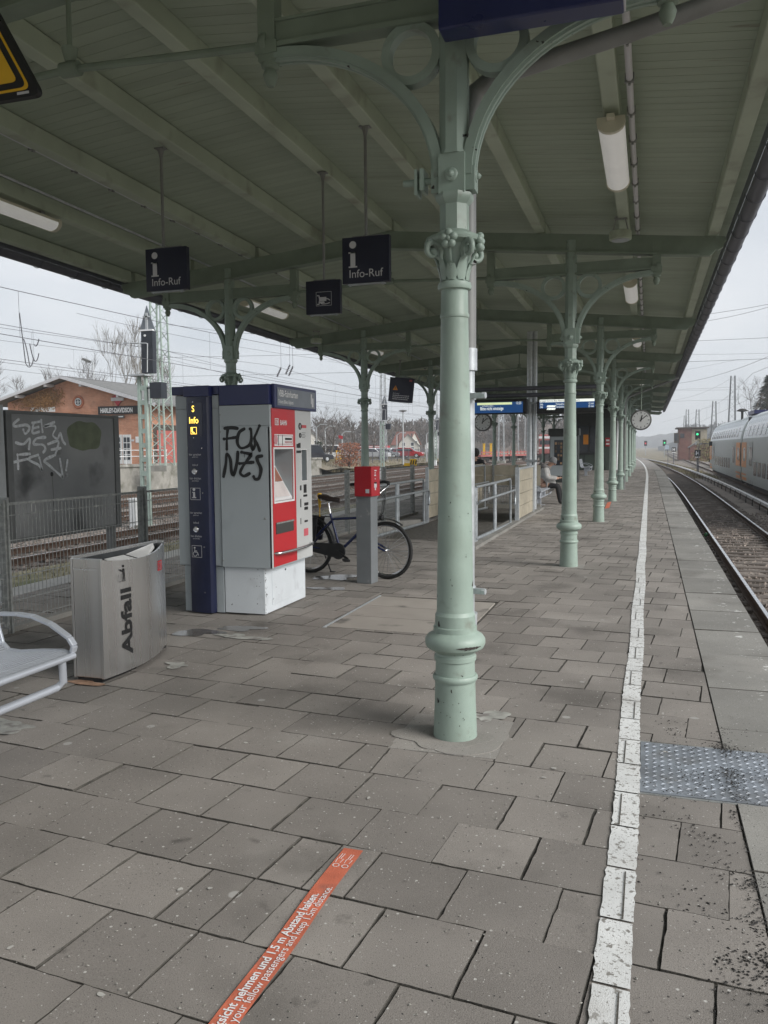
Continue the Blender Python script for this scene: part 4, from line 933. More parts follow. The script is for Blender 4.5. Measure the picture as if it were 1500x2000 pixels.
mb = MB(); mb.lathe([(.009,0),(.009,.001)], o_+Vector((-.012,-.002,.07)), 12, axis=(0,-1,0)); obj('symbol_head', mb, MAT['dimw'], ip)
mb = MB()
for px, py in ((188,225),(196,510),(144,593),(265,593),(154,948),(273,950),(166,1378),(284,1380),(174,1735),(291,1744)): p = fo(px, py); mb.lathe([(.006,0),(.005,.003)], (p.x, yl(p.x), p.z), 8, axis=(0,-1,0))
obj('screws', mb, MAT['chrome'], ip, kind='stuff')
mb = MB(); mb.box(-4.075, -4.035, 6.936, 6.94, 2.125, 2.155); obj('maker_plate', mb, MAT['dimw'], ip)
mb = MB(); mb.box(-3.975, -3.93, 6.9385, 6.94, 2.128, 2.142); obj('maker_plate', mb, MAT['dimw'], ip)

# ------------------------------------------------------------ litter bin
lb = thing('litter_bin', 'brushed steel litter bin with upright Abfall lettering beside the bench', 'litter bin', (-3.6, 5.15, 0))
def bx(v): return -3.487+.105*math.sin(PI*min(1, max(0, v)))**.8 if 0 <= v <= 1 else -3.487
yb0, yb1 = 4.64, 5.66; K_ = 20
BXF = lambda y: -3.487-.175*(y-yb0)/(yb1-yb0)+.085*math.sin(PI*min(1, max(0, (y-yb0)/(yb1-yb0))))
curve = [(BXF(yb0+(yb1-yb0)*k/K_), yb0+(yb1-yb0)*k/K_) for k in range(K_+1)]
topz = lambda y: .845+.012*(y-yb0)
mb = MB()
for (ax, ay), (bx_, by) in zip(curve, curve[1:]): 
    sag = lambda y: topz(y)-.045*math.sin(PI*(y-yb0)/(yb1-yb0))**.7
    mb.add([(ax, ay, .03), (bx_, by, .03), (bx_, by, sag(by)), (ax, ay, sag(ay)), (ax-.012, ay, sag(ay)), (bx_-.012, by, sag(by)), (ax-.012, ay, .6), (bx_-.012, by, .6)], [(0,1,2,3), (3,2,5,4), (4,5,7,6)])
obj('curved_front', mb, MAT['steel'], lb, smooth=40)
mb = MB(); mb.box(-3.735, -3.49, yb0, yb0+.012, .03, .85); mb.box(-3.735, -3.72, yb0, yb1, .03, .862); mb.box(-3.735, -3.665, yb1-.012, yb1, .03, .86); bd = obj('casing', mb, MAT['steel'], lb, bevel=.003)
mb = MB(); mb.box(-3.715, -3.515, yb0-.006, yb0, .035, .775); obj('door', mb, MAT['steel'], lb, bevel=.002)
mb = MB(); mb.box(-3.715, -3.515, yb0-.006, yb0, .785, .845); obj('end_rail', mb, MAT['steel'], lb, bevel=.002)
mb = MB(); mb.box(-3.735, -3.718, yb0-.012, yb0+.01, .03, .85); mb.box(-3.511, -3.487, yb0-.012, yb0+.01, .03, .847); obj('corner_post', mb, MAT['steel'], lb, bevel=.003)
mb = MB(); poly = [(-3.72, yb0+.012, .55), (-3.72, yb1-.012, .55)]+[(x-.014, y, .55) for x, y in curve[::-1]]; mb.add(poly, [tuple(range(len(poly)))]); mb.box(-3.719, -3.715, yb0+.012, yb1-.012, .55, .84)
obj('inner_tray', mb, MAT['inner'], lb)
mb = MB(); mb.prism([(-3.71, 5.22, .80), (-3.54, 5.22, .765), (-3.66, 5.52, .815), (-3.71, 5.58, .845)], (0, 0, .004)); obj('flap', mb, MAT['flap_shine'], lb)  # inner flaps of the bin, sky reflection put into their white colour
mb = MB(); mb.prism([(-3.70, 4.95, .80), (-3.58, 4.92, .77), (-3.53, 5.18, .765), (-3.70, 5.18, .80)], (0, 0, .004)); obj('flap', mb, MAT['flap_shine'], lb)
mb = MB(); mb.box(-3.72, -3.52, yb0+.01, yb0+.4, 0, .03); mb.box(-3.72, -3.66, yb0+.4, yb1-.02, 0, .03); obj('foot', mb, MAT['black'], lb)
def on_curve(mesh_obj): pass
def curved_text(name, s, y, z, size, mat, up, parent, xs=1.0, bold=0.0):
    c = bpy.data.curves.new('t', 'FONT'); c.body = s; c.size = 1; c.offset = bold; c.resolution_u = 3; t = bpy.data.objects.new('t', c); COL.objects.link(t)
    me = bpy.data.meshes.new_from_object(t.evaluated_get(bpy.context.evaluated_depsgraph_get())); bpy.data.objects.remove(t); bpy.data.curves.remove(c)
    mb = MB(); vs = []
    for v in me.vertices:
        a, b = v.co.x*size*xs, v.co.y*size
        yy, zz = (y-b, z+a) if up else (y+a, z+b)
        vs.append((BXF(yy)+.003, yy, zz))
    mb.add(vs, [tuple(p.vertices) for p in me.polygons]); bpy.data.meshes.remove(me); return obj(name, mb, mat, parent)
curved_text('lettering', 'Abfall', 4.925, .15, .155, MAT['black'], True, lb, xs=1.34, bold=.03)
cx = lambda y: BXF(y)+.0022
mb = MB(); o_ = (cx(4.84), 4.79, .67); mb.ribbon([(.0,.055), (.008,0), (.03,0), (.036,.055)], .004, o_, Y_, Z_); obj('bin_symbol', mb, MAT['black'], lb)
stroke('man_symbol', [[(.055,.085), (.058,.04), (.052,0)], [(.066,.085), (.07,.04), (.074,0)], [(.06,.082), (.045,.07), (.02,.085)]], .0085, o_, Y_, Z_, MAT['black'], lb)
mb = MB(); mb.lathe([(.009,0),(.009,.0015)], Vector(o_)+Vector((.001,.06,.105)), 12, axis=(1,0,0)); obj('man_head', mb, MAT['black'], lb)
RB = M('logo_red', (.55,.02,.03), .4)
n_ = Vector((math.cos(.2), 0, 0)); u_ = Vector((-.33, 1, 0)).normalized(); p = Vector((cx(5.42)+.006, 5.40, .655)); db_logo(lb, p, u_, Z_, .075, RB)

# ------------------------------------------------------------ benches (perforated metal)
def make_bench(label, loc, length, n_arm):
    t = thing('metal_bench', label, 'bench', loc); L_ = length; A = MAT['benchgrey']
    prof = [(0,.435), (-.06,.45), (-.2,.442), (-.36,.425), (-.44,.43), (-.485,.47), (-.51,.56), (-.545,.72), (-.565,.86)]
    P = []
    for i in range(len(prof)-1):
        for q in range(4):
            f = q/4; P.append((prof[i][0]*(1-f)+prof[i+1][0]*f, prof[i][1]*(1-f)+prof[i+1][1]*f))
    P.append(prof[-1]); mb = MB(); N_ = int(L_/.028)
    for (ax, az), (bx_, bz) in zip(P, P[1:]):            # slats along the bench with gaps
        d = Vector((bx_-ax, bz-az)); n = Vector((-d.y, d.x)).normalized()*.004; k = .72
        q = [(ax, -L_, az), (ax+d.x*k, -L_, az+d.y*k), (ax+d.x*k-n.x, -L_, az+d.y*k-n.y), (ax-n.x, -L_, az-n.y)]; mb.prism(q, (0, L_, 0))
    for j in range(int(L_/.12)+1):
        y = -j*.12
        for (ax, az), (bx_, bz) in zip(P, P[1:]): mb.bar((ax, y, az-.008), (bx_, y, bz-.008), .01, .006)
    obj('seat_shell', mb, A, t, local=True)
    mb = MB()
    for y in (0, -L_): mb.tube([(p[0], y, p[1]) for p in P], .014, 8)
    mb.tube([(.005, 0, .43), (.005, -L_, .43)], .02, 8); mb.tube([(-.565, 0, .865), (-.565, -L_, .865)], .016, 8); obj('seat_frame', mb, A, t, smooth=50, local=True)
    for k in range(n_arm):
        y = -k*(L_/max(1, n_arm-1)); a = [(.0, y, .445), (.012, y, .485), (-.02, y, .53), (-.14, y, .60), (-.26, y, .637), (-.36, y, .645), (-.5, y, .64), (-.53, y, .64)]
        mb = MB()
        for p, q in zip(a, a[1:]): mb.bar(p, q, .045, .02, up=(1,0,.6))
        obj('armrest', mb, A, t, bevel=.006, local=True)
    mb = MB(); mb.tube([(-.01, -.08, .43), (-.03, -.05, .29), (-.05, -.08, .262), (-.05, -L_+.08, .262), (-.03, -L_+.05, .29), (-.01, -L_+.08, .43)], .022, 8); obj('under_rail', mb, A, t, smooth=50, local=True)
    for y in (-L_*.72, -L_*.45) if L_ > 2 else (-L_*.8,):
        mb = MB(); mb.box(-.33, -.05, y-.05, y+.05, .24, .42); mb.box(-.30, -.16, y-.04, y+.04, 0, .25); mb.box(-.38, -.06, y-.08, y+.08, 0, .012); obj('leg', mb, A, t, bevel=.006, local=True)
    return t
MAT['benchgrey'] = M('bench_grey', (.50,.53,.58), .35, .35, var=.05)
make_bench('pale grey metal bench cut by the left edge beside the litter bin', (-3.07, 3.80, 0), 2.4, 3)
make_bench('grey metal bench on which the person in the pale coat sits', (-2.60, 23.6, 0), 2.6, 2)
make_bench('small grey metal bench far back in front of the green kiosk', (-3.0, 47.0, 0), 1.8, 2)

# ------------------------------------------------------------ fences
def fence(label, posts, bays, top=1.13, bottom=.06, dx=.05):
    t = thing('wire_fence', label, 'fence', (posts[0][0], posts[0][1], 0))
    for (x, y) in posts:
        mb = MB(); mb.box(x-.03, x+.03, y-.03, y+.03, 0, top+.03); mb.box(x-.05, x+.05, y-.012, y+.012, 0, top+.05)
        for k in range(11): mb.box(x-.036, x+.036, y-.036, y-.03, .08+k*.1, .12+k*.1)
        obj('post', mb, MAT['fence'], t)
    for i, j in bays:
        a = Vector((*posts[i], 0)); b = Vector((*posts[j], 0)); d = b-a; l = d.length; d.normalize(); mb = MB(); n = int((l-.08)/dx)
        for k in range(n+1):
            p = a+d*(.04+k*(l-.08)/n); mb.bar(p+Z_*bottom, p+Z_*top, .0045, .0045, up=(1,0,0))
        for z in (bottom+.04, .27, .48, .80, 1.02): mb.bar(a+Z_*z, b+Z_*z, .008, .008); 
        w = obj('wire_panel', mb, MAT['fence'], t, kind='stuff')
        mb = MB(); mb.bar(a+Z_*(top-.01), b+Z_*(top-.01), .022, .022); obj('top_rail', mb, MAT['fence'], t)
    return t
FX = -5.28
fp = [(FX, 5.72), (FX, 7.76), (FX, 9.8), (FX, 11.9), (FX, 14.2), (FX, 16.4), (FX, 18.6)]
fence('dark wire mesh fence behind the bin, ticket machine and bicycle', [(FX, 3.7)]+fp, [(k, k+1) for k in range(7)])
mb = MB(); mb.box(FX-.08, FX+.02, 3.7, 19, -.01, .045); struct('fence_kerb', mb, MAT['edge'])
mb = MB()
mb.prism([(FX+.055, 5.69, .0), (FX+.055, 5.75, .0), (FX+.055, 5.75, .98), (FX+.055, 5.735, .99), (FX+.055, 5.70, .9), (FX+.055, 5.69, .5)], (.002, 0, 0))

# ------------------------------------------------------------ billboard seen from behind
bb = thing('billboard', 'back of a grey billboard with silver marker scrawl and a green overpainted patch', 'billboard', (-6.3, 7.9, 0))
BX = -6.30
mb = MB(); mb.box(BX-.09, BX, 6.98, 8.70, .66, 1.97); obj('back_panel', mb, MAT['boardgrey'], bb, bevel=.004)
mb = MB()
for a in ((6.90,6.98,.62,2.0), (8.70,8.79,.62,2.0), (6.98,8.70,1.965,2.0), (6.98,8.70,.62,.66)): mb.box(BX-.11, BX+.015, *a)
obj('frame', mb, MAT['boardfr'], bb, bevel=.003)
for y in (6.86, 8.66): mb = MB(); mb.box(BX-.10, BX-.02, y-.04, y+.05, 0, 2.0); obj('leg', mb, MAT['boardfr'], bb)
mb = MB(); mb.box(BX-.10, BX-.0, 6.74, 6.88, 0, 2.05); obj('side_post', mb, MAT['mastg'], bb)
pts = []; pb = lambda x, y: gx(x/3.75, 550+y/3.75, BX+.0)
c0 = pb(620, 1130); mb = MB(); n = 40
for k in range(n):
    a = 2*PI*k/n; r1 = (abs(math.cos(a))**3+abs(math.sin(a))**3)**(-1/3); pts.append((BX+.0012, c0.y+.30*r1*math.cos(a)*(1+.04*math.sin(5*a)), c0.z+.165*r1*math.sin(a)*(1+.05*math.sin(7*a+1))))
mb.add(pts, [tuple(range(n))]); obj('overpaint_patch', mb, MAT['olive'], bb)
G_ = [[(135,1010),(100,1040),(110,1060),(190,1050),(215,1075),(185,1115),(170,1085)], [(245,1040),(238,1075),(240,1110),(285,1100)], [(240,1075),(280,1065)], [(235,1035),(290,1025)], [(300,1015),(310,1100)], [(395,1030),(320,1062),(390,1055),(405,1075),(385,1125),(420,1150),(440,1110),(455,1160),(475,1190)],
      [(115,1180),(170,1190),(215,1150),(210,1225)], [(330,1140),(265,1150),(245,1190),(310,1195),(330,1225),(315,1250)], [(350,1190),(425,1170),(405,1260)], [(375,1230),(440,1220)],
      [(215,1262),(125,1268)], [(125,1268),(130,1370)], [(100,1322),(195,1300)], [(275,1270),(215,1290),(215,1310),(280,1345),(305,1385),(285,1290)], [(400,1270),(320,1310),(350,1340),(440,1420),(455,1430),(435,1300)], [(490,1310),(480,1380)], [(487,1415),(489,1420)]]
stroke('marker_stroke', [[(pb(*p).y, pb(*p).z) for p in s] for s in G_], .034, (BX, 0, 0), Y_, Z_, MAT['silver'], bb)
p = pb(380, 1410); mb = MB(); mb.lathe([(.025,0),(.022,.0015)], (BX, p.y, p.z), 14, axis=(1,0,0)); mb.ribbon([(0,0),(.008,-.2),(.012,-.5)], .006, (BX, p.y, p.z), Y_, Z_); obj('paint_drip', mb, MAT['black'], bb)

# ------------------------------------------------------------ ticket validator on its post
tv = thing('ticket_validator', 'red ticket validator box on a grey steel post in front of the bicycle', 'ticket validator', (-3.12, 9.1, 0), rz=0)
rot = R(-6); ru = Vector((math.cos(rot), math.sin(rot), 0)); rv = Vector((-ru.y, ru.x, 0)); o_ = Vector((-3.24, 9.0, 0))
def rbox(mb, u0, u1, v0, v1, z0, z1): 
    q = [o_+ru*a+rv*b+Z_*z0 for a, b in ((u0,v0),(u1,v0),(u1,v1),(u0,v1))]; mb.prism(q, (0,0,z1-z0)); return mb
obj('post', rbox(MB(), 0, .19, 0, .19, 0, 1.34), M('post_grey', (.20,.215,.225), .5, .2, var=.08, dirt=[((.32,.33,.33), 6, .64, .05)]), tv, bevel=.006)
hb = obj('box', rbox(MB(), -.005, .215, -.03, .21, 1.02, 1.365), MAT['redbox'], tv, bevel=.008)
obj('grey_label', rbox(MB(), .14, .185, -.033, -.0305, 1.06, 1.105), MAT['dimw'], tv)
mb = MB()
for v, z, w, h in ((.05,1.31,.06,.014), (.05,1.285,.04,.010), (.045,1.255,.05,.016), (.06,1.215,.02,.014), (.04,1.12,.07,.05), (.06,1.09,.03,.04)): rbox(mb, .2155, .218, v, v+w, z, z+h)
obj('front_print', mb, MAT['dimw'], tv); obj('ticket_slot', rbox(MB(), .2155, .219, .05, .11, 1.165, 1.185), MAT['black'], tv)

# ------------------------------------------------------------ bicycle
bk = thing('bicycle', 'dark blue bicycle parked between the ticket machine and the red validator', 'bicycle', (-3.55, 9.5, 0))
W0 = gz(756, 1131); dirb = (Vector((-4.22, 9.62, 0))-W0); dirb.z = 0; bu = -dirb.normalized(); bv = Vector((-bu.y, bu.x, 0)); ln = Vector((0,0,0))
def B(a, h, s=0.0): return W0+bu*a+bv*s+Z_*(h)+Vector((0,0,0))   # a along the bike from the front contact, h height
WR = .35; WB = 1.12
def wheel(name, a, cx_):
    w = MB(); w.torus(B(a, WR), bv, WR-.022, .022, 44, 8); wo_ = obj('tyre', w, MAT['rubber'], bk, smooth=60)
    w = MB(); w.torus(B(a, WR), bv, WR-.05, .012, 44, 6); obj('rim', w, MAT['chrome'], wo_, smooth=60)
    for k in range(28):
        t = 2*PI*k/28; tt = t+(.5 if k % 2 else -.5); s = .025 if k % 4 < 2 else -.025
        w = MB(); w.tube([B(a+.02*math.cos(tt), WR+.02*math.sin(tt), s), B(a+(WR-.055)*math.cos(t), WR+(WR-.055)*math.sin(t))], .0024, 4); obj('spoke', w, MAT['chrome'], wo_)
    w = MB(); w.tube([B(a, WR, -.05), B(a, WR, -.025), B(a, WR, .025), B(a, WR, .05)], [.012,.026,.026,.012], 12); obj('hub', w, MAT['chrome'], wo_, smooth=50)
wheel('w', 0, 0); wheel('w', -WB, 0)
mb = MB(); hb_ = (-.17, .93); bbp = (-.66, .31); st_ = (-.80, .77)
for p, q, r in (((-.24,.74), (-.77,.70), .017), ((-.255,.66), bbp, .019), (bbp, st_, .016), ((-.20,.82), (-.275,.60), .021)): mb.tube([B(*p), B(*q)], r, 10)
for s in (-.05, .05):
    mb.tube([B(-.66,.31,s*.7), B(-WB,WR,s*1.3)], .011, 8); mb.tube([B(-.78,.68,s*.4), B(-WB,WR,s*1.3)], .010, 8)
obj('frame', mb, MAT['bluep'], bk, smooth=50)
mb = MB()
for s in (-.055, .055): mb.tube([B(-.275,.60,s*.5), B(-.25,.50,s), B(-.16,.42,s), B(-.03,.36,s), B(0,WR,s)], .012, 8)
obj('fork', mb, MAT['bluep'], bk, smooth=50)
mb = MB()
for s in (-1, 1): mb.tube([B(-.195,.86,0), B(-.165,.97,s*.02), B(-.12,1.04,s*.07), B(-.08,1.12,s*.20), B(-.13,1.145,s*.29)], .012, 8)
mb.tube([B(-.2,.82), B(-.185,.92)], .014, 8); hbar = obj('handlebar', mb, MAT['chrome'], bk, smooth=50)
for s in (-1, 1):
    mb = MB(); mb.tube([B(-.085,1.12,s*.20), B(-.12,1.15,s*.28), B(-.21,1.16,s*.33), B(-.30,1.15,s*.33)], .019, 8); obj('grip', mb, MAT['rubber'], hbar, smooth=50)
mb = MB()
for s in (-.02, .01, .03): mb.tube([B(-.10,1.08,s*3), B(-.03,.98,s), B(-.06,.80,s), B(-.14,.70,s)], .003, 5)
obj('brake_cables', mb, MAT['rubber'], bk, smooth=60)
mb = MB(); mb.lathe([(.02,0), (.034,.03), (.036,.05), (.02,.055)], B(-.10,.74), 14, axis=bu); hl = obj('headlight', mb, MAT['black'], bk, smooth=40)
mb = MB(); mb.tube([B(-.10,.74), B(-.17,.70), B(-.2,.64)], .006, 6); mb.tube([B(-.11,.60,.04), B(-.10,.68,.03)], .008, 6); obj('light_bracket', mb, MAT['chrome'], hl)
mb = MB(); mb.tube([B(-.80,.77), B(-.83,.92)], .012, 8); obj('seat_post', mb, MAT['chrome'], bk)
mb = MB(); pts = [(-.66,.945,.014), (-.72,.955,.02), (-.80,.96,.045), (-.88,.985,.085), (-.935,.99,.08)]; vs = []
for a, h, w in pts: vs += [B(a,h,-w), B(a,h+.018,-w*.5), B(a,h+.012,0), B(a,h+.018,w*.5), B(a,h,w), B(a,h-.04,w*.7), B(a,h-.04,-w*.7)]
mb.add(vs, [(i*7+k, i*7+(k+1)%7, (i+1)*7+(k+1)%7, (i+1)*7+k) for i in range(4) for k in range(7)]+[tuple(range(6,-1,-1)), tuple(range(28,35))]); obj('saddle', mb, MAT['leather'], bk, smooth=60)
mb = MB()
for s in (-.03, .03): mb.tube([B(-.70,.93,s*.3), B(-.83,.915,s), B(-.92,.94,s)], .004, 6)
for s in (-.04,.04): mb.torus(B(-.90,.93,s), Z_, .02, .005, 12, 5); mb.torus(B(-.90,.95,s), Z_, .02, .005, 12, 5)
obj('saddle_springs', mb, MAT['chrome'], bk)
mb = MB(); mb.lathe([(.10,-.012), (.102,0), (.10,.012)], B(-.66,.31,-.05), 24, axis=bv); mb.prism([B(-.66,.40,-.062), B(-WB,.40,-.062), B(-WB-.05,.35,-.062), B(-WB,.30,-.062), B(-.66,.22,-.062)], bv*.03); obj('chain_guard', mb, MAT['black'], bk, smooth=30)
mb = MB(); mb.bar(B(-.66,.31,-.075), B(-.50,.225,-.085), .02, .025); mb.bar(B(-.53,.22,-.10), B(-.45,.215,-.18), .07, .025); mb.bar(B(-.66,.31,.075), B(-.82,.395,.085), .02, .025); mb.bar(B(-.84,.40,.09), B(-.80,.40,.18), .07, .025); obj('crank', mb, MAT['black'], bk)
for a0, a1, ax in ((PI*.30, PI*.86, 0), (PI*.02, PI*.80, -WB)):
    mb = MB(); pts = [(a0+(a1-a0)*k/14) for k in range(15)]
    for p, q in zip(pts, pts[1:]):
        P = lambda t, s, r: B(ax+r*math.cos(t), WR+r*math.sin(t), s)
        mb.add([P(p,-.028,.375), P(p,0,.385), P(p,.028,.375), P(q,-.028,.375), P(q,0,.385), P(q,.028,.375)], [(0,1,4,3), (1,2,5,4)])
    obj('mudguard', mb, MAT['black'], bk, smooth=60)
mb = MB()
for s in (-.06,.06): mb.tube([B(-.84,.72,s), B(-1.28,.735,s)], .007, 6); mb.tube([B(-1.22,.735,s), B(-WB,WR,s)], .006, 6)
for k in range(5): mb.tube([B(-.9-k*.08,.73,-.06), B(-.9-k*.08,.73,.06)], .005, 6)
obj('luggage_rack', mb, MAT['black'], bk)
mb = MB(); mb.prism([B(-.98,.42,.07), B(-1.2,.42,.07), B(-1.24,.72,.07), B(-.94,.72,.07)], bv*.02); mb.prism([B(-.98,.42,-.09), B(-1.2,.42,-.09), B(-1.24,.72,-.09), B(-.94,.72,-.09)], bv*.02); obj('skirt_guard', mb, MAT['black'], bk)
mb = MB(); mb.tube([B(-.95,.30,.05), B(-.90,.0,.16)], .010, 6); mb.bar(B(-.92,.008,.17), B(-.85,.008,.17), .03, .015); obj('kickstand', mb, MAT['black'], bk)
mb = MB(); mb.tube([B(-.97,.84,.02), B(-.97,.92,.02), B(-.97,1.0,.02), B(-.97,1.02,.02)], [.014,.02,.032,.022], 10); mb.tube([B(-.97,.72,.02), B(-.97,.85,.02)], .006, 6)
o_y = obj('yellow_handle', mb, MAT['yellow'], bk, smooth=60)

# ------------------------------------------------------------ stair enclosure, ramp rails
mb = MB(); mb.box(-4.40, -2.80, 13.62, 21.2, -.6, -.035)
sw = struct('stairwell_floor', mb, MAT['joint'])
def railing(label, x, y0, y1, n, top=.93, bend=1, z2=.70):
    t = thing('handrail', label, 'handrail', (x, y0, 0)); mb = MB()
    mb.tube([(x, y0, top), (x, y1-.06, top), (x, y1, top-.06), (x, y1, 0)], .024, 8)
    obj('top_rail', mb, MAT['galv'], t, smooth=60)
    mb = MB(); mb.tube([(x+.07, y0, z2), (x+.07, y1+.10, z2), (x+.07, y1+.17, z2-.05), (x+.07, y1+.17, z2-.27), (x+.07, y1+.10, z2-.30)], .022, 8); obj('lower_rail', mb, MAT['galv'], t, smooth=60)
    for k in range(n):
        y = y0+(y1-y0)*(k+.0)/n; mb = MB()
        for d in (-.05, .05): mb.tube([(x, y+d, .03), (x, y+d, top)], .024, 8)
        mb.tube([(x, y, z2+.03), (x+.05, y, z2-.05), (x+.07, y, z2)], .01, 6); obj('post', mb, MAT['galv'], t, smooth=60)
    mb = MB(); mb.tube([(x, y0, .09), (x, y1+.3, .02)], .03, 8); obj('foot_rail', mb, MAT['galv'], t, smooth=60); return t
railing('galvanised double handrail past the bicycle in front of the fence', -4.40, 12.6, 16.35, 2)
railing('galvanised double handrail just right of the nearest column', -2.66, 13.1, 16.62, 2, top=.93)
mb = MB(); mb.prism([(-4.62, 13.2, 0), (-4.62, 16.3, 0), (-4.62, 16.3, .10), (-4.62, 13.2, .30)], (.16, 0, 0)); struct('ramp_kerb', mb, MAT['edge'])
mb = MB(); mb.box(-2.78, -2.52, 12.4, 21.2, -.02, .05); struct('stair_kerb', mb, MAT['edge'])
en = thing('stair_barrier', 'framed barrier of yellowed boards beside the bench with the seated person', 'barrier', (-2.6, 18.2, 0))
ez = [.06+k*.262 for k in range(5)]
for z in ez[:-0 or None][:4]:
    mb = MB(); mb.box(-2.612, -2.588, 17.2, 19.42, z+.006, z+.258); obj('plank', mb, MAT['frost'], en, bevel=.003)
for y in (17.13, 19.48): mb = MB(); mb.box(-2.64, -2.56, y-.05, y+.05, 0, 1.15); obj('post', mb, MAT['galvl'], en)
mb = MB(); mb.box(-2.63, -2.57, 17.18, 19.43, 1.10, 1.14); obj('top_rail', mb, MAT['galvl'], en)
en2 = thing('stair_barrier', 'long barrier of yellowed boards along the far side of the stairs', 'barrier', (-4.5, 22, 0))
for k in range(4):
    y0_ = 17.0+k*1.55
    for z in ez[:4]: mb = MB(); mb.box(-4.512, -4.488, y0_+.06, y0_+1.49, z+.006, z+.258); obj('plank', mb, MAT['frost'], en2)
    mb = MB(); mb.box(-4.53, -4.47, y0_-.04, y0_+.04, 0, 1.16); obj('post', mb, MAT['galvl'], en2)
en3 = thing('stair_barrier', 'end barrier of yellowed boards and mesh across the head of the stairs', 'barrier', (-3.5, 23.2, 0))
for k in range(3):
    x0_ = -4.46+k*.62
    for z in ez[2:4]: mb = MB(); mb.box(x0_+.03, x0_+.59, 21.19, 21.21, z+.006, z+.258); obj('plank', mb, MAT['frost'], en3)
    mb = MB(); mb.box(x0_-.025, x0_+.025, 21.17, 21.23, 0, 1.12); obj('post', mb, MAT['fence'], en3)
mb = MB()
for k in range(24): mb.box(-4.44+k*.078, -4.43+k*.078, 21.195, 21.205, .12, .55)
mb.box(-4.46,-2.62,21.19,21.21,.10,.13); mb.box(-4.46,-2.62,21.19,21.21,.54,.57); obj('mesh', mb, MAT['fence'], en3, kind='stuff')
mb = MB(); mb.box(-4.46, -2.62, 21.15, 21.25, -.4, .10); obj('plinth', mb, MAT['concrete'], en3)
ra = railing('dark handrail loop rising behind the stair railing', -3.95, 18.6, 20.6, 1, top=1.12)

# ------------------------------------------------------------ departure displays
dd = thing('departure_display', 'blue departure display reading Bitte nicht einsteige, left of the steel pole', 'display', (-3.4, 20.1, 2.6))
def disp(t, xa, xb, Y, za, zb, sx0, sx1, sz0, sz1):
    mb = MB(); mb.box(xa, xb, Y, Y+.22, za, zb); obj('housing', mb, MAT['black'], t, bevel=.006)
    mb = MB(); mb.box(sx0, sx1, Y-.004, Y-.001, sz0, sz1); obj('screen', mb, MAT['screen'], t)
Yd = 20.0; q = lambda x, y: gy(920+x/8.333, 770+y/8.333, Yd)
a = q(60, 325); b = q(900, 85); disp(dd, a.x-.35, b.x, Yd, a.z-.01, b.z+.02, a.x-.3, q(845,0).x, a.z+.02, q(0,140).z)
p = q(100, 175); mb = MB(); mb.box(q(100,0).x, q(668,0).x, Yd-.007, Yd-.0045, q(0,182).z, q(0,145).z); obj('yellow_bar', mb, MAT['screeny'], dd)
text('screen_text', 'Bitte nicht einsteige', (q(150,0).x, Yd-.004, q(0,265).z), X_, Z_, .115, MAT['screenw'], dd, xs=.62, bold=.008); text('screen_text', '12:25', (q(728,0).x, Yd-.004, q(0,180).z), X_, Z_, .085, MAT['screenw'], dd, xs=.72)
text('screen_text', 'via Frankfurt (Oder)', (q(180,0).x, Yd-.004, q(0,207).z), X_, Z_, .045, MAT['screenw'], dd, xs=.75)
d2 = thing('departure_display', 'blue departure display with white ticker line, right of the steel pole', 'display', (-1.9, 20.1, 2.6))
Yd = 20.0; q = lambda x, y: gy(900+x/3.75, 700+y/3.75, Yd)
a = q(555, 402); b = q(995, 318); disp(d2, a.x, b.x, Yd, a.z-.01, b.z+.04, q(578,0).x, q(985,0).x, q(0,380).z, q(0,318).z)
mb = MB(); mb.box(q(580,0).x, q(983,0).x, Yd-.007, Yd-.0045, q(0,337).z, q(0,318).z); obj('ticker_bar', mb, MAT['screenw'], d2)
text('ticker_text', 'en gegen Corona: Bitte Abstand halten, Mund und N', (q(582,0).x, Yd-.0072, q(0,333).z), X_, Z_, .062, MAT['black'], d2, xs=.70, lift=.001)
for zz, mn in ((358, '12 min'), (377, '32 min')):
    text('screen_text', 'S46', (q(582,0).x, Yd-.004, q(0,zz).z), X_, Z_, .066, MAT['screenw'], d2, xs=.75); text('screen_text', 'Tempelhof', (q(697,0).x, Yd-.004, q(0,zz).z), X_, Z_, .066, MAT['screenw'], d2, xs=.75); text('screen_text', mn, (q(938,0).x, Yd-.004, q(0,zz).z), X_, Z_, .066, MAT['screenw'], d2, xs=.68)
    mb = MB()
    for k in range(3): c = q(628+k*20, zz); mb.prism([(c.x, Yd-.0045, c.z), (c.x+.07, Yd-.0045, c.z), (c.x+.09, Yd-.0045, c.z+.045), (c.x+.02, Yd-.0045, c.z+.045)], (0,-.002,0))
    obj('train_pictogram', mb, MAT['screenw'], d2)
po = thing('display_pole', 'galvanised double steel pole between the two departure displays', 'pole', (-2.7, 20.3, 0))
c = gy(1038, 900, 20.3)
for dx, r in ((-.045, .075), (.075, .055)): mb = MB(); mb.tube([(c.x+dx, 20.3, 0), (c.x+dx, 20.3, 4.35)], r, 14); obj('pipe', mb, MAT['galvl'], po, smooth=60)
mb = MB(); mb.tube([(c.x-1.6, 20.15, 2.98), (c.x+1.6, 20.15, 2.98)], .05, 10); mb.tube([(c.x-1.6, 20.15, 2.82), (c.x+1.6, 20.15, 2.82)], .05, 10); obj('cross_tube', mb, MAT['gutter'], po, smooth=60)
for z in (2.6, 1.2): mb = MB(); mb.box(c.x-.14, c.x+.15, 20.21, 20.23, z, z+.06); obj('clamp', mb, MAT['galv'], po)

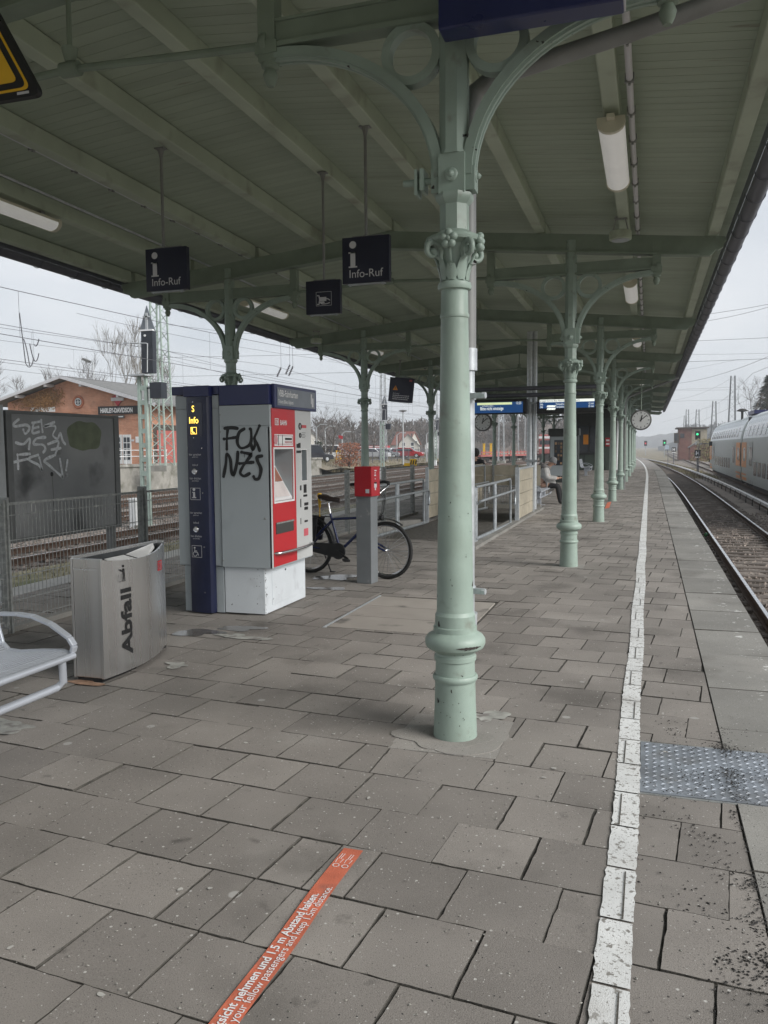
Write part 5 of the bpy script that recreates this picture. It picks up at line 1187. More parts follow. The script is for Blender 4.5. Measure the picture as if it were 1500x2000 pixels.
# ------------------------------------------------------------ clocks
def make_clock(label, c, r, yaw=0.0, arm=None, rod=None):
    t = thing('platform_clock', label, 'clock', c); mb = MB(); mb.lathe([(r*.9,-.09), (r,-.08), (r,.08), (r*.9,.09)], (0,0,0), 36, axis=(0,1,0)); obj('case', mb, MAT['board_fr2'], t, smooth=40, local=True)
    for s in (-1, 1):
        mb = MB(); mb.lathe([(r*.86,.088), (r*.86,.093)], (0,0,0), 36, axis=(0,s,0)); fc = obj('dial', mb, MAT['dial'], t, local=True)
        mb = MB()
        for k in range(12):
            a = 2*PI*k/12; d = Vector((math.sin(a)*(-1 if s > 0 else 1), 0, math.cos(a))); w = .05 if k % 3 == 0 else .034
            mb.bar(d*r*.64+Vector((0,s*.096,0)), d*r*.80+Vector((0,s*.096,0)), w*r*2.2 if False else w*.45, .004, up=(0,1,0))
        obj('hour_marks', mb, MAT['black'], t, local=True)
        for ang, l, w in ((R(12.5), .48, .035), (R(50), .74, .025)):
            d = Vector((math.sin(ang)*(-1 if s > 0 else 1), 0, math.cos(ang))); mb = MB(); mb.bar(-d*r*.15+Vector((0,s*.101,0)), d*r*l+Vector((0,s*.101,0)), w, .004, up=(0,1,0)); obj('hand', mb, MAT['black'], t, local=True)
    if arm: mb = MB(); mb.tube([(r, 0, 0), (arm, 0, 0)], .03, 8); mb.tube([(r, 0, .0), (r+.06, 0, 0)], .06, 10); obj('arm', mb, MAT['greendk'], t, smooth=50, local=True)
    if rod: mb = MB(); mb.tube([(0,0,r), (0,0,rod)], .018, 8); obj('rod', mb, MAT['greendk'], t, smooth=50, local=True)
    return t
MAT['board_fr2'] = M('clock_case', (.10,.10,.095), .5); MAT['dial'] = M('clock_dial', (.62,.63,.62), .5, var=.03)
c = gy(943.5, 825, YF[4]); ck = make_clock('round platform clock on a short arm below the left display', c, .335, arm=XLs[4]-c.x)
c = gy(1252, 820.5, 29.5); make_clock('round platform clock hanging by a rod at the open track side', c, .345, rod=ztop(c.x, 29.5)-c.z)

# ------------------------------------------------------------ hanging signs
def hang_sign(label, X, Y, px0, px1, py0, py1, rodpx, ztopv, roll=0.0, depth=.06):
    a = gy(px0, py1, Y); b = gy(px1, py0, Y); cx_, cz = (a.x+b.x)/2, (a.z+b.z)/2; w, h = (b.x-a.x)/2, (b.z-a.z)/2
    t = thing('hanging_sign', label, 'sign', (cx_, Y, cz)); t.rotation_euler.y = roll
    mb = MB(); mb.box(-w, w, 0, depth, -h, h); obj('panel', mb, MAT['navy'], t, local=True, bevel=.003)
    mb = MB(); rx = gy(rodpx, py0, Y).x-cx_; mb.tube([(rx, depth/2, h), (rx, depth/2, ztopv-cz)], .014, 8); mb.box(rx-.05, rx+.05, depth/2-.035, depth/2+.035, ztopv-cz-.012, ztopv-cz); mb.tube([(rx, depth/2, ztopv-cz-.09), (rx, depth/2, ztopv-cz)], [.014,.035], 8); mb.tube([(-w*.6, depth/2, h+.008), (w*.7, depth/2, h+.008)], .008, 6); obj('rod', mb, MAT['pipe'], t, local=True)
    mb = MB(); mb.box(-w*.78, w*.78, .01, depth-.01, -h-.012, -h-.002); 
    for s in (-.7, .7): mb.box(w*s-.008, w*s+.008, .015, .03, -h-.022, -h)
    obj('lower_rail', mb, MAT['galv'], t, local=True)
    return t, w, h
def ltext(t, s, x, z, size, mat, xs=.9, bold=0.0, align='LEFT'): 
    sv = ORG[t.name]; ORG[t.name] = Vector(); r = text('lettering', s, (x, 0, z), X_, Z_, size, mat, t, align, xs=xs, bold=bold); ORG[r.name] = sv; ORG[t.name] = sv; return r
def info(label, X, Y, *a):
    t, w, h = hang_sign(label, X, Y, *a)
    mb = MB(); x = -w+.30*w*1.0; s = h
    x = -w+.46*w; mb.lathe([(.16*h,0),(.16*h,.002)], (x,-.001,h-.33*h), 24, axis=(0,-1,0)); mb.box(x-.115*h, x+.115*h, -.003, -.001, -.26*h, .36*h); mb.box(x-.20*h, x+.115*h, -.003, -.0012, .30*h, .36*h); mb.box(x-.20*h, x+.20*h, -.003, -.0012, -.32*h, -.26*h); obj('info_symbol', mb, MAT['dimw'], t, local=True)
    ltext(t, 'Info-Ruf', -w*.72, -.76*h, .50*h, MAT['dimw'], xs=.98); return t
ztS = 4.46
info('dark blue hanging Info-Ruf sign on a rod, the one nearer the fence', -4.46, 6.95, 286, 363, 480, 570, 316, ztS-.05)
info('dark blue hanging Info-Ruf sign on a rod, the one nearer the big column', -2.45, 7.15, 669, 760, 457, 555, 713, ztS-.02)
t, w, h = hang_sign('small black hanging sign with a ticket stamping pictogram', -3.36, 8.4, 598, 664, 545, 615, 631, 4.52)
mb = MB()
for a in ((-.40,.50,-.52,-.50), (-.40,.50,.30,.32), (-.40,-.385,-.50,.30), (.485,.50,-.50,.30)): mb.box(a[0]*w, a[1]*w, -.003, -.001, a[2]*h, a[3]*h)
obj('pictogram_frame', mb, MAT['dimw'], t, local=True)
mb = MB(); mb.box(-.22*w, .20*w, -.003, -.001, -.24*h, 0.0); obj('ticket_pictogram', mb, MAT['dimw'], t, local=True)
sv = ORG[t.name]; ORG[t.name] = Vector(); stroke('hand_pictogram', [[(-.32*w,.10*h), (-.22*w,.08*h), (-.22*w,-.02*h)], [(-.32*w,-.42*h), (-.22*w,-.40*h), (-.22*w,-.28*h)], [(-.18*w,-.28*h), (-.05*w,-.40*h), (.2*w,-.41*h), (.38*w,-.36*h)], [(.12*w,-.10*h), (.28*w,-.12*h), (.4*w,-.2*h)], [(-.12*w,-.29*h), (.06*w,-.29*h)], [(-.08*w,-.34*h), (.08*w,-.34*h)]], .012, (0,-.001,0), X_, Z_, MAT['dimw'], t); ORG[t.name] = sv
t, w, h = hang_sign('tilted dark hanging sign with an orange warning triangle and Achtung text', -7.2, 23.8, 760, 807, 737, 786, 776, ztop(-7.2, 23.8), roll=R(6))
mb = MB(); c_ = Vector((-.48*w, 0, .12*h)); mb.prism([(c_.x-.21*w, -.001, c_.z-.16*h), (c_.x+.21*w, -.001, c_.z-.16*h), (c_.x, -.001, c_.z+.22*h)], (0,-.003,0)); obj('warning_triangle', mb, MAT['orange'], t, local=True)
mb = MB(); mb.box(c_.x-.02*w, c_.x+.02*w, -.006, -.0045, c_.z-.06*h, c_.z+.1*h); obj('exclamation_mark', mb, MAT['black'], t, local=True)
ltext(t, 'Achtung !', -.66*w, -.36*h, .17*h, MAT['dimw'])
mb = MB()
for k, l in enumerate((1.36, 1.36, 1.30)): 
    x = -.66*w; r_ = random.Random(k)
    while x < (-.66+l)*w: d = r_.uniform(.08,.2)*w; mb.box(x, min(x+d, (-.66+l)*w), -.003, -.001, (-.50-k*.15)*h, (-.44-k*.15)*h); x += d+.03*w
obj('notice_lines', mb, MAT['dimw'], t, local=True)
mb = MB(); mb.box(.62*w, .84*w, -.003, -.001, .72*h, .88*h); obj('red_logo', mb, M('logo_dullred', (.45,.08,.08), .5), t, local=True)
# big blue sign over the nearest column
bs = thing('hanging_sign', 'large dark blue station sign cut by the top edge above the nearest column', 'sign', (-.6, 4.1, 3.9))
a = gy(862, 72, 4.05); b = gy(1218, 30, 4.05)
mb = MB(); mb.box(a.x, b.x, 3.98, 4.12, a.z, a.z+.62); obj('panel', mb, MAT['blue'], bs, bevel=.01)
mb = MB(); mb.box(a.x+.05, a.x+.09, 4.12, 4.2, a.z+.3, 4.3); mb.box(b.x-.09, b.x-.05, 4.12, 4.2, a.z+.3, 4.4); obj('bracket', mb, MAT['fence'], bs)
mb = MB(); mb.box(b.x, b.x+.008, 3.985, 4.115, a.z+.01, a.z+.6); obj('end_strip', mb, MAT['dimw'], bs)
# yellow warning triangle at the left edge
wt = thing('warning_sign', 'black and yellow triangular warning sign hanging at the upper left edge', 'sign', (-2.2, 3.0, 2.8))
Yw = 3.0; c0 = gy(80, 184, Yw); sW = .62
def tri(ins, y, th, mat, name):
    cx_ = c0.x-sW/2; zb = c0.z; cen = (cx_, zb+sW*.2887); P = [(c0.x, zb), (c0.x-sW, zb), (cx_, zb+sW*.866)]; k = 1-ins; Q = []
    P = [(cen[0]+(p[0]-cen[0])*k, cen[1]+(p[1]-cen[1])*k) for p in P]; r = .16
    for i in range(3):
        p = Vector(P[i]); l = Vector(P[i-1]); n = Vector(P[(i+1)%3]); A = p+(l-p)*r*.5; B_ = p+(n-p)*r*.5
        for t in range(7): f = t/6; Q.append(A*(1-f)**2+p*2*f*(1-f)+B_*f*f)
    mb = MB(); mb.prism([(q.x, y, q.y) for q in Q][::-1], (0, th, 0)); obj(name, mb, mat, wt, smooth=30)
tri(0, Yw, .03, MAT['black'], 'plate'); tri(.16, Yw-.003, .003, MAT['yellow'], 'yellow_border'); tri(.22, Yw-.006, .003, MAT['black'], 'black_border'); tri(.36, Yw-.009, .003, MAT['yellow'], 'yellow_field')
mb = MB(); mb.tube([(c0.x-sW/2, Yw+.04, c0.z+.1), (c0.x-sW/2, Yw+.04, 4.4)], .015, 8); obj('rod', mb, MAT['pipe'], wt); mb = MB(); mb.box(c0.x-.12, c0.x-.06, Yw-.004, Yw-.001, c0.z+.012, c0.z+.022); obj('sticker', mb, MAT['dimw'], wt)

# ------------------------------------------------------------ vending machine, kiosk, small signs far back
vm = thing('vending_machine', 'grey snack vending machine with a lit goods window behind the seated person', 'vending machine', (-3.6, 36.6, 0))
mb = MB(); mb.box(-4.15, -2.95, 36.6, 37.5, 0, 2.05); mb.prism([(-4.2, 36.5, 2.05), (-2.9, 36.5, 2.05), (-2.9, 37.5, 2.05), (-4.2, 37.5, 2.05)], (0,0,.3)); obj('cabinet', mb, MAT['kdark'], vm)
mb = MB(); mb.box(-4.12, -2.98, 36.57, 36.6, .3, 2.0); obj('door', mb, MAT['grey'], vm)
mb = MB(); mb.box(-3.95, -3.1, 36.565, 36.57, .75, 1.85); obj('window', mb, MAT['glass'], vm)
mb = MB(); r_ = random.Random(2)
for j in range(6):
    for k in range(7):
        if r_.random() < .85: mb.box(-3.92+k*.115, -3.84+k*.115, 36.556, 36.564, .80+j*.17, .90+j*.17+r_.uniform(-.02,.03))
obj('snack_packs', mb, MAT['displaygoods'], vm, kind='stuff')
ks = thing('platform_kiosk', 'dark green station kiosk under the far end of the canopy', 'kiosk', (-3.5, 56, 0))
mb = MB(); mb.box(-5.4, -2.05, 55.5, 64, 0, 4.2); obj('wall', mb, MAT['kdark'], ks)
for k in range(5):
    mb = MB(); mb.box(-5.35+k*.66, -5.35+k*.66+.6, 55.44, 55.5, .05, 1.0); obj('panel', mb, MAT['kgreen'], ks)
for k in range(3):
    mb = MB(); mb.box(-5.3+k*.8, -4.6+k*.8, 55.45, 55.5, 1.15, 2.9); obj('window', mb, MAT['glass'], ks)
mb = MB(); mb.box(-2.9, -2.08, 55.44, 55.5, 1.0, 3.4); obj('panel', mb, MAT['kgreen'], ks)
mb = MB(); mb.box(-2.05, -2.0, 55.6, 64, 0, 3.2); obj('lit_side', mb, MAT['white'], ks)  # side towards the open track, the light on it put in as white
def plate_sign(name, label, px0, px1, py0, py1, Y, mat, post=None, cat='sign'):
    a = gy(px0, py1, Y); b = gy(px1, py0, Y); t = thing(name, label, cat, (a.x, Y, 0 if post else a.z)); mb = MB(); mb.box(a.x, b.x, Y, Y+.05, a.z, b.z); obj('panel', mb, mat, t, bevel=.01)
    if post: mb = MB(); mb.tube([((a.x+b.x)/2, Y+.06, post), ((a.x+b.x)/2, Y+.06, b.z+.1)], .05, 8); obj('post', mb, MAT['kgreen'], t)
    return t, a, b
plate_sign('orange_board', 'small orange board on a green post in front of the kiosk', 1139, 1149, 849, 868, 46.4, MAT['orange'], post=.0)
t, a, b = plate_sign('red_sign', 'upright red kiosk sign with white letters between the far columns', 1182, 1192, 855, 872, 50, MAT['redbox'])
mb = MB(); mb.box(a.x+.05, b.x-.05, 49.99, 49.998, a.z+.1, a.z+.2); mb.box(a.x+.05, b.x-.05, 49.99, 49.998, b.z-.2, b.z-.1); obj('white_print', mb, MAT['lit'], t)
mb = MB(); mb.box(a.x+.1, b.x-.1, 50.05, 55.44, a.z+.2, a.z+.24); obj('bracket', mb, MAT['fence'], t)

# ------------------------------------------------------------ people
def skin_body(name, joints, edges, mat, parent, sub=2, smooth=True):
    me = bpy.data.meshes.new(name); me.from_pydata([j[0] for j in joints], edges, []); o = bpy.data.objects.new(name, me); COL.objects.link(o)
    me.materials.append(mat); m = o.modifiers.new('skin', 'SKIN'); m.use_smooth_shade = True
    for i, j in enumerate(joints):
        r = j[1]; me.skin_vertices[0].data[i].radius = r if isinstance(r, tuple) else (r, r)
    me.skin_vertices[0].data[0].use_root = True
    s = o.modifiers.new('sub', 'SUBSURF'); s.levels = sub; s.render_levels = sub
    o.parent = parent; return o
def person_parts(t, J, ed, coat, legs, head, facing, hat=None, hood=None, hair=None):
    # coat, trousers and head cover one continuous body
    skin_body('body', J, ed, MAT['skin'], t)
    for nm, jj, ee, mt in (coat, legs): skin_body(nm, jj, ee, mt, t)
    hd_ = Vector(head); f = Vector(facing).normalized(); s = Vector((-f.y, f.x, 0)).normalized(); u = s.cross(f)*-1 if s.cross(f).z < 0 else s.cross(f)
    mb = MB(); mb.ball(hd_+f*.098-u*.01, .016, (1,1,1.5)); obj('nose', mb, MAT['skin'], t, smooth=60, local=True)
    mb = MB()
    for k in (-1, 1): mb.ball(hd_+f*.088+s*(k*.032)+u*.02, .009)
    obj('eyes', mb, MAT['black'], t, smooth=60, local=True)
    mb = MB(); mb.ball(hd_+f*.09-u*.05, .016, (1,1,.4)); obj('mouth', mb, M('lips', (.4,.16,.14), .5), t, smooth=60, local=True)
    mb = MB()
    for k in (-1, 1): mb.ball(hd_+s*(k*.083)-f*.005, .02, (.6,.5,1.3))
    obj('ears', mb, MAT['skin'], t, smooth=60, local=True)
    return hd_, f, s, u
ps = thing('person', 'seated person in a pale grey coat with fur hood bent over a phone', 'person', (-2.80, 23.05, 0))
J = [((-.05,0,.52),.13), ((.02,0,.74),.13), ((.09,0,.94),.14), ((.15,0,1.02),.06), ((.20,0,1.07),.055), ((.25,0,1.13),(.085,.10)), ((.27,0,1.18),(.08,.095)),
     ((.10,-.17,.94),.055), ((.15,-.22,.72),.045), ((.40,-.12,.70),.035), ((.46,-.09,.71),.028), ((.10,.17,.94),.055), ((.15,.22,.72),.045), ((.40,.12,.70),.035), ((.46,.09,.71),.028),
     ((-.02,-.10,.52),.095), ((.40,-.10,.50),.07), ((.47,-.10,.10),.05), ((.49,-.10,.05),.045), ((.60,-.10,.035),.035), ((-.02,.10,.52),.095), ((.40,.10,.50),.07), ((.52,.10,.10),.05), ((.54,.10,.05),.045), ((.65,.10,.035),.035)]
ed = [(0,1),(1,2),(2,3),(3,4),(4,5),(5,6),(2,7),(7,8),(8,9),(9,10),(2,11),(11,12),(12,13),(13,14),(0,15),(15,16),(16,17),(17,18),(18,19),(0,20),(20,21),(21,22),(22,23),(23,24)]
coatJ = [((-.06,0,.54),(.20,.22)), ((-.02,0,.72),(.17,.19)), ((.07,0,.92),(.17,.19)), ((.13,0,1.02),.09), ((.09,-.19,.93),.085), ((.14,-.25,.72),.075), ((.40,-.13,.70),.058), ((.09,.19,.93),.085), ((.14,.25,.72),.075), ((.40,.13,.70),.058), ((.18,0,.53),(.12,.2)), ((.38,0,.50),(.10,.19))]
coatE = [(0,1),(1,2),(2,3),(2,4),(4,5),(5,6),(2,7),(7,8),(8,9),(0,10),(10,11)]
legJ = [((.05,0,.52),.09), ((.06,-.10,.51),.09), ((.41,-.10,.50),.078), ((.475,-.10,.12),.058), ((.49,-.10,.05),.055), ((.61,-.10,.04),.045), ((.06,.10,.51),.09), ((.41,.10,.50),.078), ((.525,.10,.12),.058), ((.54,.10,.05),.055), ((.66,.10,.04),.045)]
legE = [(0,1),(1,2),(2,3),(3,4),(4,5),(0,6),(6,7),(7,8),(8,9),(9,10)]
hd_, f, s, u = person_parts(ps, J, ed, ('coat', coatJ, coatE, MAT['coat']), ('trousers', legJ, legE, MAT['trousers']), (.265,0,1.15), (.85,0,-.53))
mb = MB(); mb.ball(hd_-f*.015+u*.05, .115, (1,1,.82), 16, 12); mb.lathe([(.112,-.02), (.118,0), (.112,.022)], hd_+u*.025, 18, axis=u); obj('knit_hat', mb, MAT['hat'], ps, smooth=60, local=True)
mb = MB(); pts = [Vector((.10+.10*math.cos(a)-.03, .155*math.sin(a), 1.035-.05*math.cos(a))) for a in [2*PI*k/18 for k in range(18)]]
mb.tube(pts, [.062+.012*math.sin(5*k) for k in range(18)], 9, closed=True); mb.ball((-.02,0,1.03), .12, (1,1.15,.7), 12, 8); obj('fur_hood', mb, MAT['fur'], ps, smooth=60, local=True)
def hand(t, w, d, up, side):
    d = Vector(d).normalized(); up = Vector(up).normalized(); sd = d.cross(up).normalized()*side; w = Vector(w); mb = MB()
    mb.ball(w+d*.04, .036, (1,1,.6), 10, 7)
    for k, l in enumerate((.065,.075,.07,.055)):
        b = w+d*.065+sd*((k-1.5)*.018); mb.tube([b, b+d*l*.5, b+d*l*.85-up*l*.4, b+d*l*.8-up*l*.75], [.0095,.009,.008,.007], 6)
    b = w+d*.03+sd*-.03; mb.tube([b, b+d*.03-sd*.02, b+d*.055-sd*.012], [.012,.010,.008], 6); obj('hand', mb, MAT['skin'], t, smooth=60, local=True)
hand(ps, (.44,-.10,.71), (1,.35,.1), (0,0,1), 1); hand(ps, (.44,.10,.71), (1,-.35,.1), (0,0,1), -1)
ph = thing('smartphone', 'small bright phone held by the person in the pale coat', 'phone', (-2.28, 23.05, .755)); mb = MB(); mb.prism([(-.04,-.036,-.02), (.06,-.036,.05), (.06,.036,.05), (-.04,.036,-.02)], (-.006,0,.009)); obj('case', mb, MAT['black'], ph, local=True, bevel=.003); mb = MB(); mb.add([(-.047,-.033,-.008), (.05,-.033,.06), (.05,.033,.06), (-.047,.033,-.008)], [(0,1,2,3)]); obj('screen', mb, MAT['screenw'], ph, local=True)
# person in dark clothes behind the barrier
pd = thing('person', 'dark haired person in black clothes standing behind the far boards, right of the nearest column', 'person', (-4.90, 24.1, 0))
c = gy(942, 887, 24.1); H0 = c.z
k = H0/1.60
J2 = [((0,0,.92*k),.12), ((0,0,1.15*k),.12), ((0,.0,1.36*k),.13), ((0,.01,1.46*k),.055), ((0,.03,1.54*k),.055), ((0,.04,1.60*k),(.085,.10)), ((0,.04,1.67*k),(.08,.09)), ((-.19,0,1.34*k),.055), ((-.24,.02,1.08*k),.045), ((-.22,.12,.86*k),.035), ((-.22,.15,.80*k),.03), ((.19,0,1.34*k),.055), ((.24,.02,1.08*k),.045), ((.22,.12,.86*k),.035), ((.22,.15,.80*k),.03),
      ((-.10,0,.88*k),.09), ((-.11,.02,.48*k),.065), ((-.11,-.01,.09*k),.045), ((-.11,.12,.04),.04), ((.10,0,.88*k),.09), ((.11,.02,.48*k),.065), ((.11,-.01,.09*k),.045), ((.11,.12,.04),.04)]
E2 = [(0,1),(1,2),(2,3),(3,4),(4,5),(5,6),(2,7),(7,8),(8,9),(9,10),(2,11),(11,12),(12,13),(13,14),(0,15),(15,16),(16,17),(17,18),(0,19),(19,20),(20,21),(21,22)]
CJ = [((0,0,.88*k),(.18,.14)), ((0,0,1.14*k),(.17,.14)), ((0,0,1.34*k),(.19,.14)), ((0,.01,1.46*k),.08), ((-.2,0,1.33*k),.085), ((-.26,.02,1.08*k),.07), ((-.23,.12,.87*k),.055), ((.2,0,1.33*k),.085), ((.26,.02,1.08*k),.07), ((.23,.12,.87*k),.055)]
CE = [(0,1),(1,2),(2,3),(2,4),(4,5),(5,6),(2,7),(7,8),(8,9)]
LJ = [((0,0,.90*k),.10), ((-.10,0,.86*k),.10), ((-.11,.02,.48*k),.078), ((-.11,-.01,.08),.06), ((-.11,.13,.045),.05), ((.10,0,.86*k),.10), ((.11,.02,.48*k),.078), ((.11,-.01,.08),.06), ((.11,.13,.045),.05)]
LE = [(0,1),(1,2),(2,3),(3,4),(0,5),(5,6),(6,7),(7,8)]
hd_, f, s, u = person_parts(pd, J2, E2, ('jacket', CJ, CE, MAT['trousers']), ('trousers', LJ, LE, MAT['trousers']), (0,.04,1.63*k), (0,1,-.1))
mb = MB(); mb.ball(hd_+u*.02-f*.02, .118, (1,1,1.15), 16, 12); obj('hair', mb, MAT['hair'], pd, smooth=60, local=True)
hand(pd, (-.22,.14,.82*k), (0,.4,-1), (0,1,.4), 1); hand(pd, (.22,.14,.82*k), (0,.4,-1), (0,1,.4), -1)
# ------------------------------------------------------------ yard side: retaining wall, brick shed, masts, signals
def brickmat(name, c1, c2, mortar, sc=1.0, rot=True):
    m = M(name, c1, .9, var=.18, scale=1.2, world=True, dirt=[((.20,.10,.07), .7, .56, .25)]); t = m.node_tree; N = t.nodes.new; K = t.links.new; b = t.nodes['Principled BSDF']
    old = b.inputs['Base Color'].links[0].from_socket; g = N('ShaderNodeNewGeometry'); sp = N('ShaderNodeSeparateXYZ'); K(g.outputs['Position'], sp.inputs[0])
    ad = N('ShaderNodeMath'); K(sp.outputs[0], ad.inputs[0]); K(sp.outputs[1], ad.inputs[1]); cb = N('ShaderNodeCombineXYZ'); K(ad.outputs[0], cb.inputs[0]); K(sp.outputs[2], cb.inputs[1])
    br = N('ShaderNodeTexBrick'); br.inputs['Scale'].default_value = 1; br.inputs['Brick Width'].default_value = .25*sc; br.inputs['Row Height'].default_value = .075*sc; br.inputs['Mortar Size'].default_value = .012*sc
    br.inputs['Color1'].default_value = (1,1,1,1); br.inputs['Color2'].default_value = tuple(min(1, a/b_) for a, b_ in zip(c2, c1))+(1,); br.inputs['Mortar'].default_value = tuple(a/b_ for a, b_ in zip(mortar, c1))+(1,); K(cb.outputs[0], br.inputs['Vector'])
    x = N('ShaderNodeMix'); x.data_type = 'RGBA'; x.blend_type = 'MULTIPLY'; x.inputs['Factor'].default_value = 1; K(old, x.inputs['A']); K(br.outputs['Color'], x.inputs['B']); K(x.outputs['Result'], b.inputs['Base Color']); return m
BR = brickmat('brickwork', (.62,.29,.175), (.52,.215,.125), (.5,.33,.25)); BRD = brickmat('dark_brickwork', (.20,.075,.06), (.15,.055,.045), (.22,.14,.12))
rw = thing('retaining_wall', 'stained old concrete retaining wall below the red brick shed', 'wall', (-31.2, 45, -1.1))
for k in range(9):
    a = 20+k*6.3; mb = MB(); mb.box(-31.6, -31.2+.02*(k%2), a, a+6.27, -1.25, .50); obj('wall_bay', mb, MAT['concrete'], rw)
mb = MB(); mb.box(-31.75, -31.08, 20, 76.7, .50, .66); obj('coping', mb, MAT['concrete'], rw)
struct('terrace', sheet(-140, -31.65, -10, 77, .52, 8, 8, .02, 9), MAT['dirt'])
mb = sheet(-150, -30.4, 76, 230, -.3, 40, 40, .10, 12); mb.v = [(x, y, z+min(.45, max(-.75, (-31.5-x)*.25))) for x, y, z in mb.v]
struct('bank', mb, MAT['dirt'], smooth=60)
Yb = 48.5; q = lambda x, y: gy(x, y, Yb)
def qz(x, y): p = q(x/3.75, 550+y/3.75); return p             # crop coordinates of the study
sh = thing('brick_building', 'red brick gabled railway shed with a round window and ivy on its gable', 'building', (-38, 50, .5))
xr, xl = q(291,900).x, q(291,900).x-11.6; ridge = q(134,742); xm = ridge.x; zr = ridge.z; ze = zr-(xr-xm)*.275
zl = zr-(xm-xl)*.275
mb = MB(); mb.prism([(xl,Yb,.4), (xr,Yb,.4), (xr,Yb,ze), (xm,Yb,zr), (xl,Yb,zl)], (0,14,0)); obj('wall', mb, BR, sh)
mb = MB(); oh = 1.2; s_ = .275
mb.prism([(xm,Yb-.9,zr+.10), (xr+oh,Yb-.9,ze-oh*s_+.10), (xr+oh,Yb-.9,ze-oh*s_+.24), (xm,Yb-.9,zr+.24), (xl-oh,Yb-.9,zl-oh*s_+.24), (xl-oh,Yb-.9,zl-oh*s_+.10)], (0,15.8,0)); rf = obj('roof', mb, MAT['slate'], sh)
mb = MB(); mb.bar((xm,Yb-.92,zr+.14), (xr+oh,Yb-.92,ze-oh*s_+.14), .05, .20); mb.bar((xm,Yb-.92,zr+.14), (xl-oh,Yb-.92,zl-oh*s_+.14), .05, .20); obj('verge_board', mb, MAT['dimw'], rf)
for fx in (-.72, -.25, .25, .72):
    x = xm+fx*(xr-xm) if fx > 0 else xm+fx*(xm-xl); z = zr-abs(x-xm)*s_; mb = MB(); mb.box(x-.09, x+.09, Yb-.85, Yb, z-.12, z+.08); obj('purlin_end', mb, MAT['dimw'], sh)
mb = MB()
for x0_, x1_, z in ((xl, xr, q(0,808).z-.05), (q(228,0).x, xr, q(0,825).z)): mb.box(x0_, x1_, Yb-.05, Yb+.02, z, z+.10)
mb.box(q(193,0).x-.05, q(193,0).x+.05, Yb-.05, Yb, .5, ze+.6); obj('brick_band', mb, BR, sh)
c = qz(575, 882); mb = MB(); mb.torus((c.x, Yb-.02, c.z), (0,1,0), .38, .09, 24, 8); rwn = obj('round_window', mb, MAT['brick'], sh, smooth=50)
mb = MB(); mb.lathe([(.33,0),(.33,.02)], (c.x, Yb-.02, c.z), 20, axis=(0,-1,0)); obj('pane', mb, MAT['glass'], rwn)
mb = MB(); mb.torus((c.x, Yb-.05, c.z), (0,1,0), .24, .03, 18, 6); mb.box(c.x-.02, c.x+.02, Yb-.07, Yb-.03, c.z-.24, c.z+.24); mb.box(c.x-.24, c.x+.24, Yb-.07, Yb-.03, c.z-.02, c.z+.02); obj('muntins', mb, MAT['white'], rwn)
for pa, pb2 in (((905,1120),(960,1335)), ((815,1120),(893,1335))):
    a = qz(pa[0], pb2[1]); b = qz(pb2[0], pa[1]); mb = MB(); w_ = b.x-a.x
    mb.box(a.x, b.x, Yb-.03, Yb+.02, a.z, b.z); wn = obj('french_window', mb, MAT['white'], sh)
    mb = MB()
    for i in range(2):
        for j in range(4): mb.box(a.x+w_*(.14+.40*i), a.x+w_*(.14+.40*i+.31), Yb-.045, Yb-.03, a.z+(b.z-a.z)*(.14+.2*j), a.z+(b.z-a.z)*(.14+.2*j+.165))
    obj('pane', mb, MAT['glass'], wn)
a = qz(860, 1350); mb = MB(); mb.box(q(215,0).x, xr, Yb-.12, Yb, a.z-.3, a.z+.06); obj('plinth_band', mb, MAT['concrete'], sh)
a = qz(960,1170); mb = MB(); mb.box(a.x, a.x+.25, Yb-.03, Yb, a.z, a.z+.14); obj('plaque', mb, MAT['dimw'], sh)
a = qz(995,1180); mb = MB(); mb.box(a.x, a.x+.32, Yb-.03, Yb, a.z, a.z+.42); obj('notice_board', mb, MAT['white'], sh)
mb = MB(); r_ = random.Random(5)
for _ in range(2600):
    u = r_.gauss(0, .42); v = r_.gauss(0, .36)
    if abs(u) > 1 or abs(v) > 1: continue
    c = qz(290+u*190, 860+v*110-abs(u)*10); zc = min(c.z, zr-abs(c.x-xm)*s_-.15)
    p = Vector((c.x, Yb-r_.uniform(.03,.2), zc)); d = Vector((r_.uniform(-1,1), r_.uniform(-.3,.3), r_.uniform(-1,1))).normalized()*.07; e = Vector((d.z, 0, -d.x)); mb.add([p-d, p+e*.6, p+d, p-e*.6], [(0,1,2,3)])
obj('ivy', mb, MAT['ivy'], sh, kind='stuff')
a = q(296, 900); mb = MB(); mb.box(xr, xr+.06, Yb+.6, Yb+9, .5, 3.3); obj('eave_shade_panel', mb, MAT['wood'], sh)  # dark panel put on the side wall for the shade under the eave
mb = MB(); mb.box(xr+.07, xr+.12, Yb+.9, Yb+3.4, .5, 2.9); obj('red_door', mb, M('faded_red', (.42,.12,.10), .7), sh)
